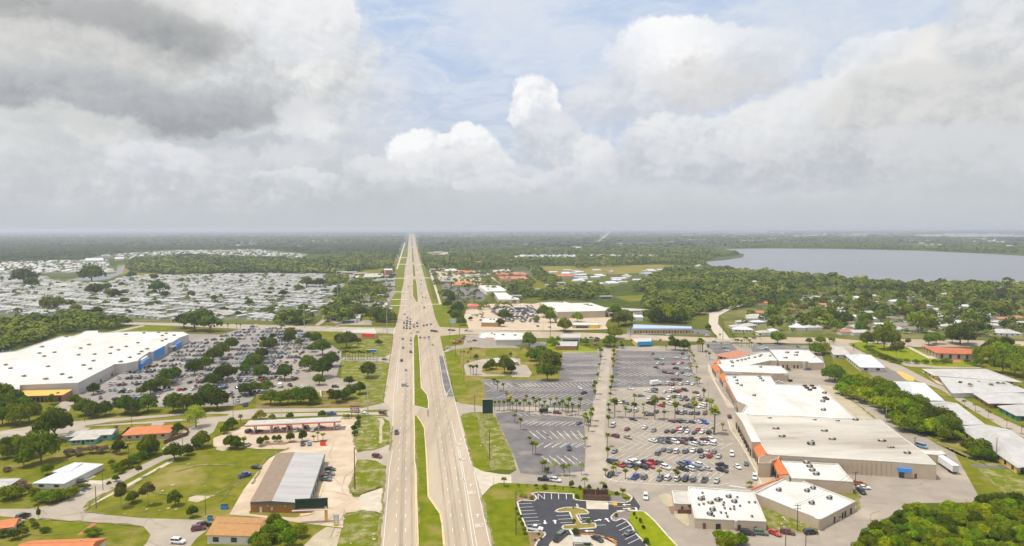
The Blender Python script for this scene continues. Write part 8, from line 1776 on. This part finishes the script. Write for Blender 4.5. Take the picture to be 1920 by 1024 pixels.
# centre cumulus
cloud(800, 285, 74, 42, WH, BG, .92, .25, d=Dn)
cloud(880, 278, 58, 44, WH, BG, .92, .25, d=Dn)
cloud(850, 315, 120, 36, OFF, BG, .9, .4, d=Dn)
cloud(905, 315, 60, 45, OFF, BG, .9, .35, cut=.2, d=Dn)
cloud(1003, 215, 52, 66, WH, (.55, .59, .66, 1), .98, .2, d=Dn)
cloud(1030, 265, 66, 60, (.70, .72, .76, 1), (.53, .57, .63, 1), .95, .3, cut=.2, d=Dn)
cloud(1090, 300, 60, 45, OFF, BG, .9, .35, d=Dn)
cloud(1010, 340, 130, 30, (.66, .68, .71, 1), (.54, .57, .61, 1), .85, .6)
for x, y, rx, ry in ((700, 318, 60, 24), (760, 335, 70, 20), (930, 348, 80, 20), (1060, 338, 60, 24), (1180, 325, 60, 26), (1235, 300, 46, 30), (560, 335, 90, 18), (300, 300, 90, 30), (1480, 345, 90, 20)): cloud(x, y, rx, ry, (.72, .73, .755, 1), (.57, .60, .64, 1), .8, .35, d=Dn)
# right hand cumulus
cloud(1270, 112, 140, 66, WH, OFF, .97, .22, d=Dn)
cloud(1385, 115, 140, 50, WH, (.64, .63, .63, 1), .96, .3, d=Dn)
cloud(1180, 190, 130, 60, (.74, .75, .78, 1), (.56, .60, .66, 1), .85, .5)
cloud(1340, 160, 130, 45, (.72, .72, .73, 1), (.60, .60, .61, 1), .85, .5)
cloud(1270, 265, 110, 50, OFF, BG, .92, .3, cut=.2, d=Dn)
cloud(1400, 250, 60, 45, OFF, LG, .9, .3, d=Dn)
cloud(1390, 310, 290, 42, (.68, .69, .72, 1), (.50, .53, .58, 1), .92, .5)
cloud(1640, 135, 110, 55, WH, LG, .97, .25, d=Dn)
cloud(1740, 145, 130, 70, (.80, .79, .77, 1), (.62, .61, .60, 1), .96, .3, d=Dn)
cloud(1900, 60, 130, 160, (.74, .75, .76, 1), (.55, .57, .59, 1), .97, .3, d=Dn)
cloud(1560, 240, 190, 80, OFF, LG, .95, .4)
cloud(1760, 230, 230, 90, (.68, .68, .67, 1), (.50, .52, .54, 1), .95, .5)
cloud(1600, 300, 260, 45, (.66, .67, .69, 1), (.48, .51, .55, 1), .9, .6)
cloud(1850, 320, 220, 60, (.62, .64, .66, 1), (.52, .55, .57, 1), .85, .8)
# wisps and the upper side clouds
cloud(930, 30, 120, 90, (.70, .74, .80, 1), (.66, .71, .79, 1), .75, .9)
cloud(1060, 95, 150, 60, (.68, .73, .80, 1), (.62, .68, .78, 1), .6, 1.0)
cloud(1560, 30, 260, 55, (.68, .72, .78, 1), (.60, .66, .75, 1), .7, 1.0)
cloud(1500, 105, 160, 50, (.68, .72, .78, 1), (.60, .66, .75, 1), .7, 1.0)
# air brightness right above the horizon
col = mix(mapr(el, .060, .0), col, (.515, .545, .575, 1))
bg = N('ShaderNodeBackground'); L(col, bg.inputs[0]); bg.inputs[1].default_value = .93
# overhead and behind: plain broken cloud
hc = mix(mapr(noise(tc.outputs['Generated'], 2.2, 5, .6).outputs['Fac'], .36, .60), vm('ADD', vm('MULTIPLY', sky.outputs[0], (.10, .10, .10)), (.05, .06, .07)), (.74, .75, .77, 1))
bg2 = N('ShaderNodeBackground'); L(hc, bg2.inputs[0]); bg2.inputs[1].default_value = 1.2
fac = mth('MAXIMUM', mapr(el, .35, .40), mapr(mth('ABSOLUTE', az), 1.0, 1.1))
fac = mth('MAXIMUM', fac, mapr(el, -.01, -.02))
ms = N('ShaderNodeMixShader'); L(fac, ms.inputs[0]); L(bg.outputs[0], ms.inputs[1]); L(bg2.outputs[0], ms.inputs[2])
wo = N('ShaderNodeOutputWorld'); L(ms.outputs[0], wo.inputs[0])
w.cycles.sampling_method = 'NONE'; w.cycles.sample_map_resolution = 256
SC.view_settings.view_transform = 'Standard'; SC.view_settings.look = 'None'; SC.view_settings.exposure = .2; SC.view_settings.gamma = 1
SC.cycles.use_denoising = True
SC.cycles.max_bounces = 4; SC.cycles.diffuse_bounces = 2; SC.cycles.glossy_bounces = 2; SC.cycles.transmission_bounces = 2; SC.cycles.volume_bounces = 0; SC.cycles.transparent_max_bounces = 4
SC.cycles.sample_clamp_indirect = 4
SC.render.use_persistent_data = False
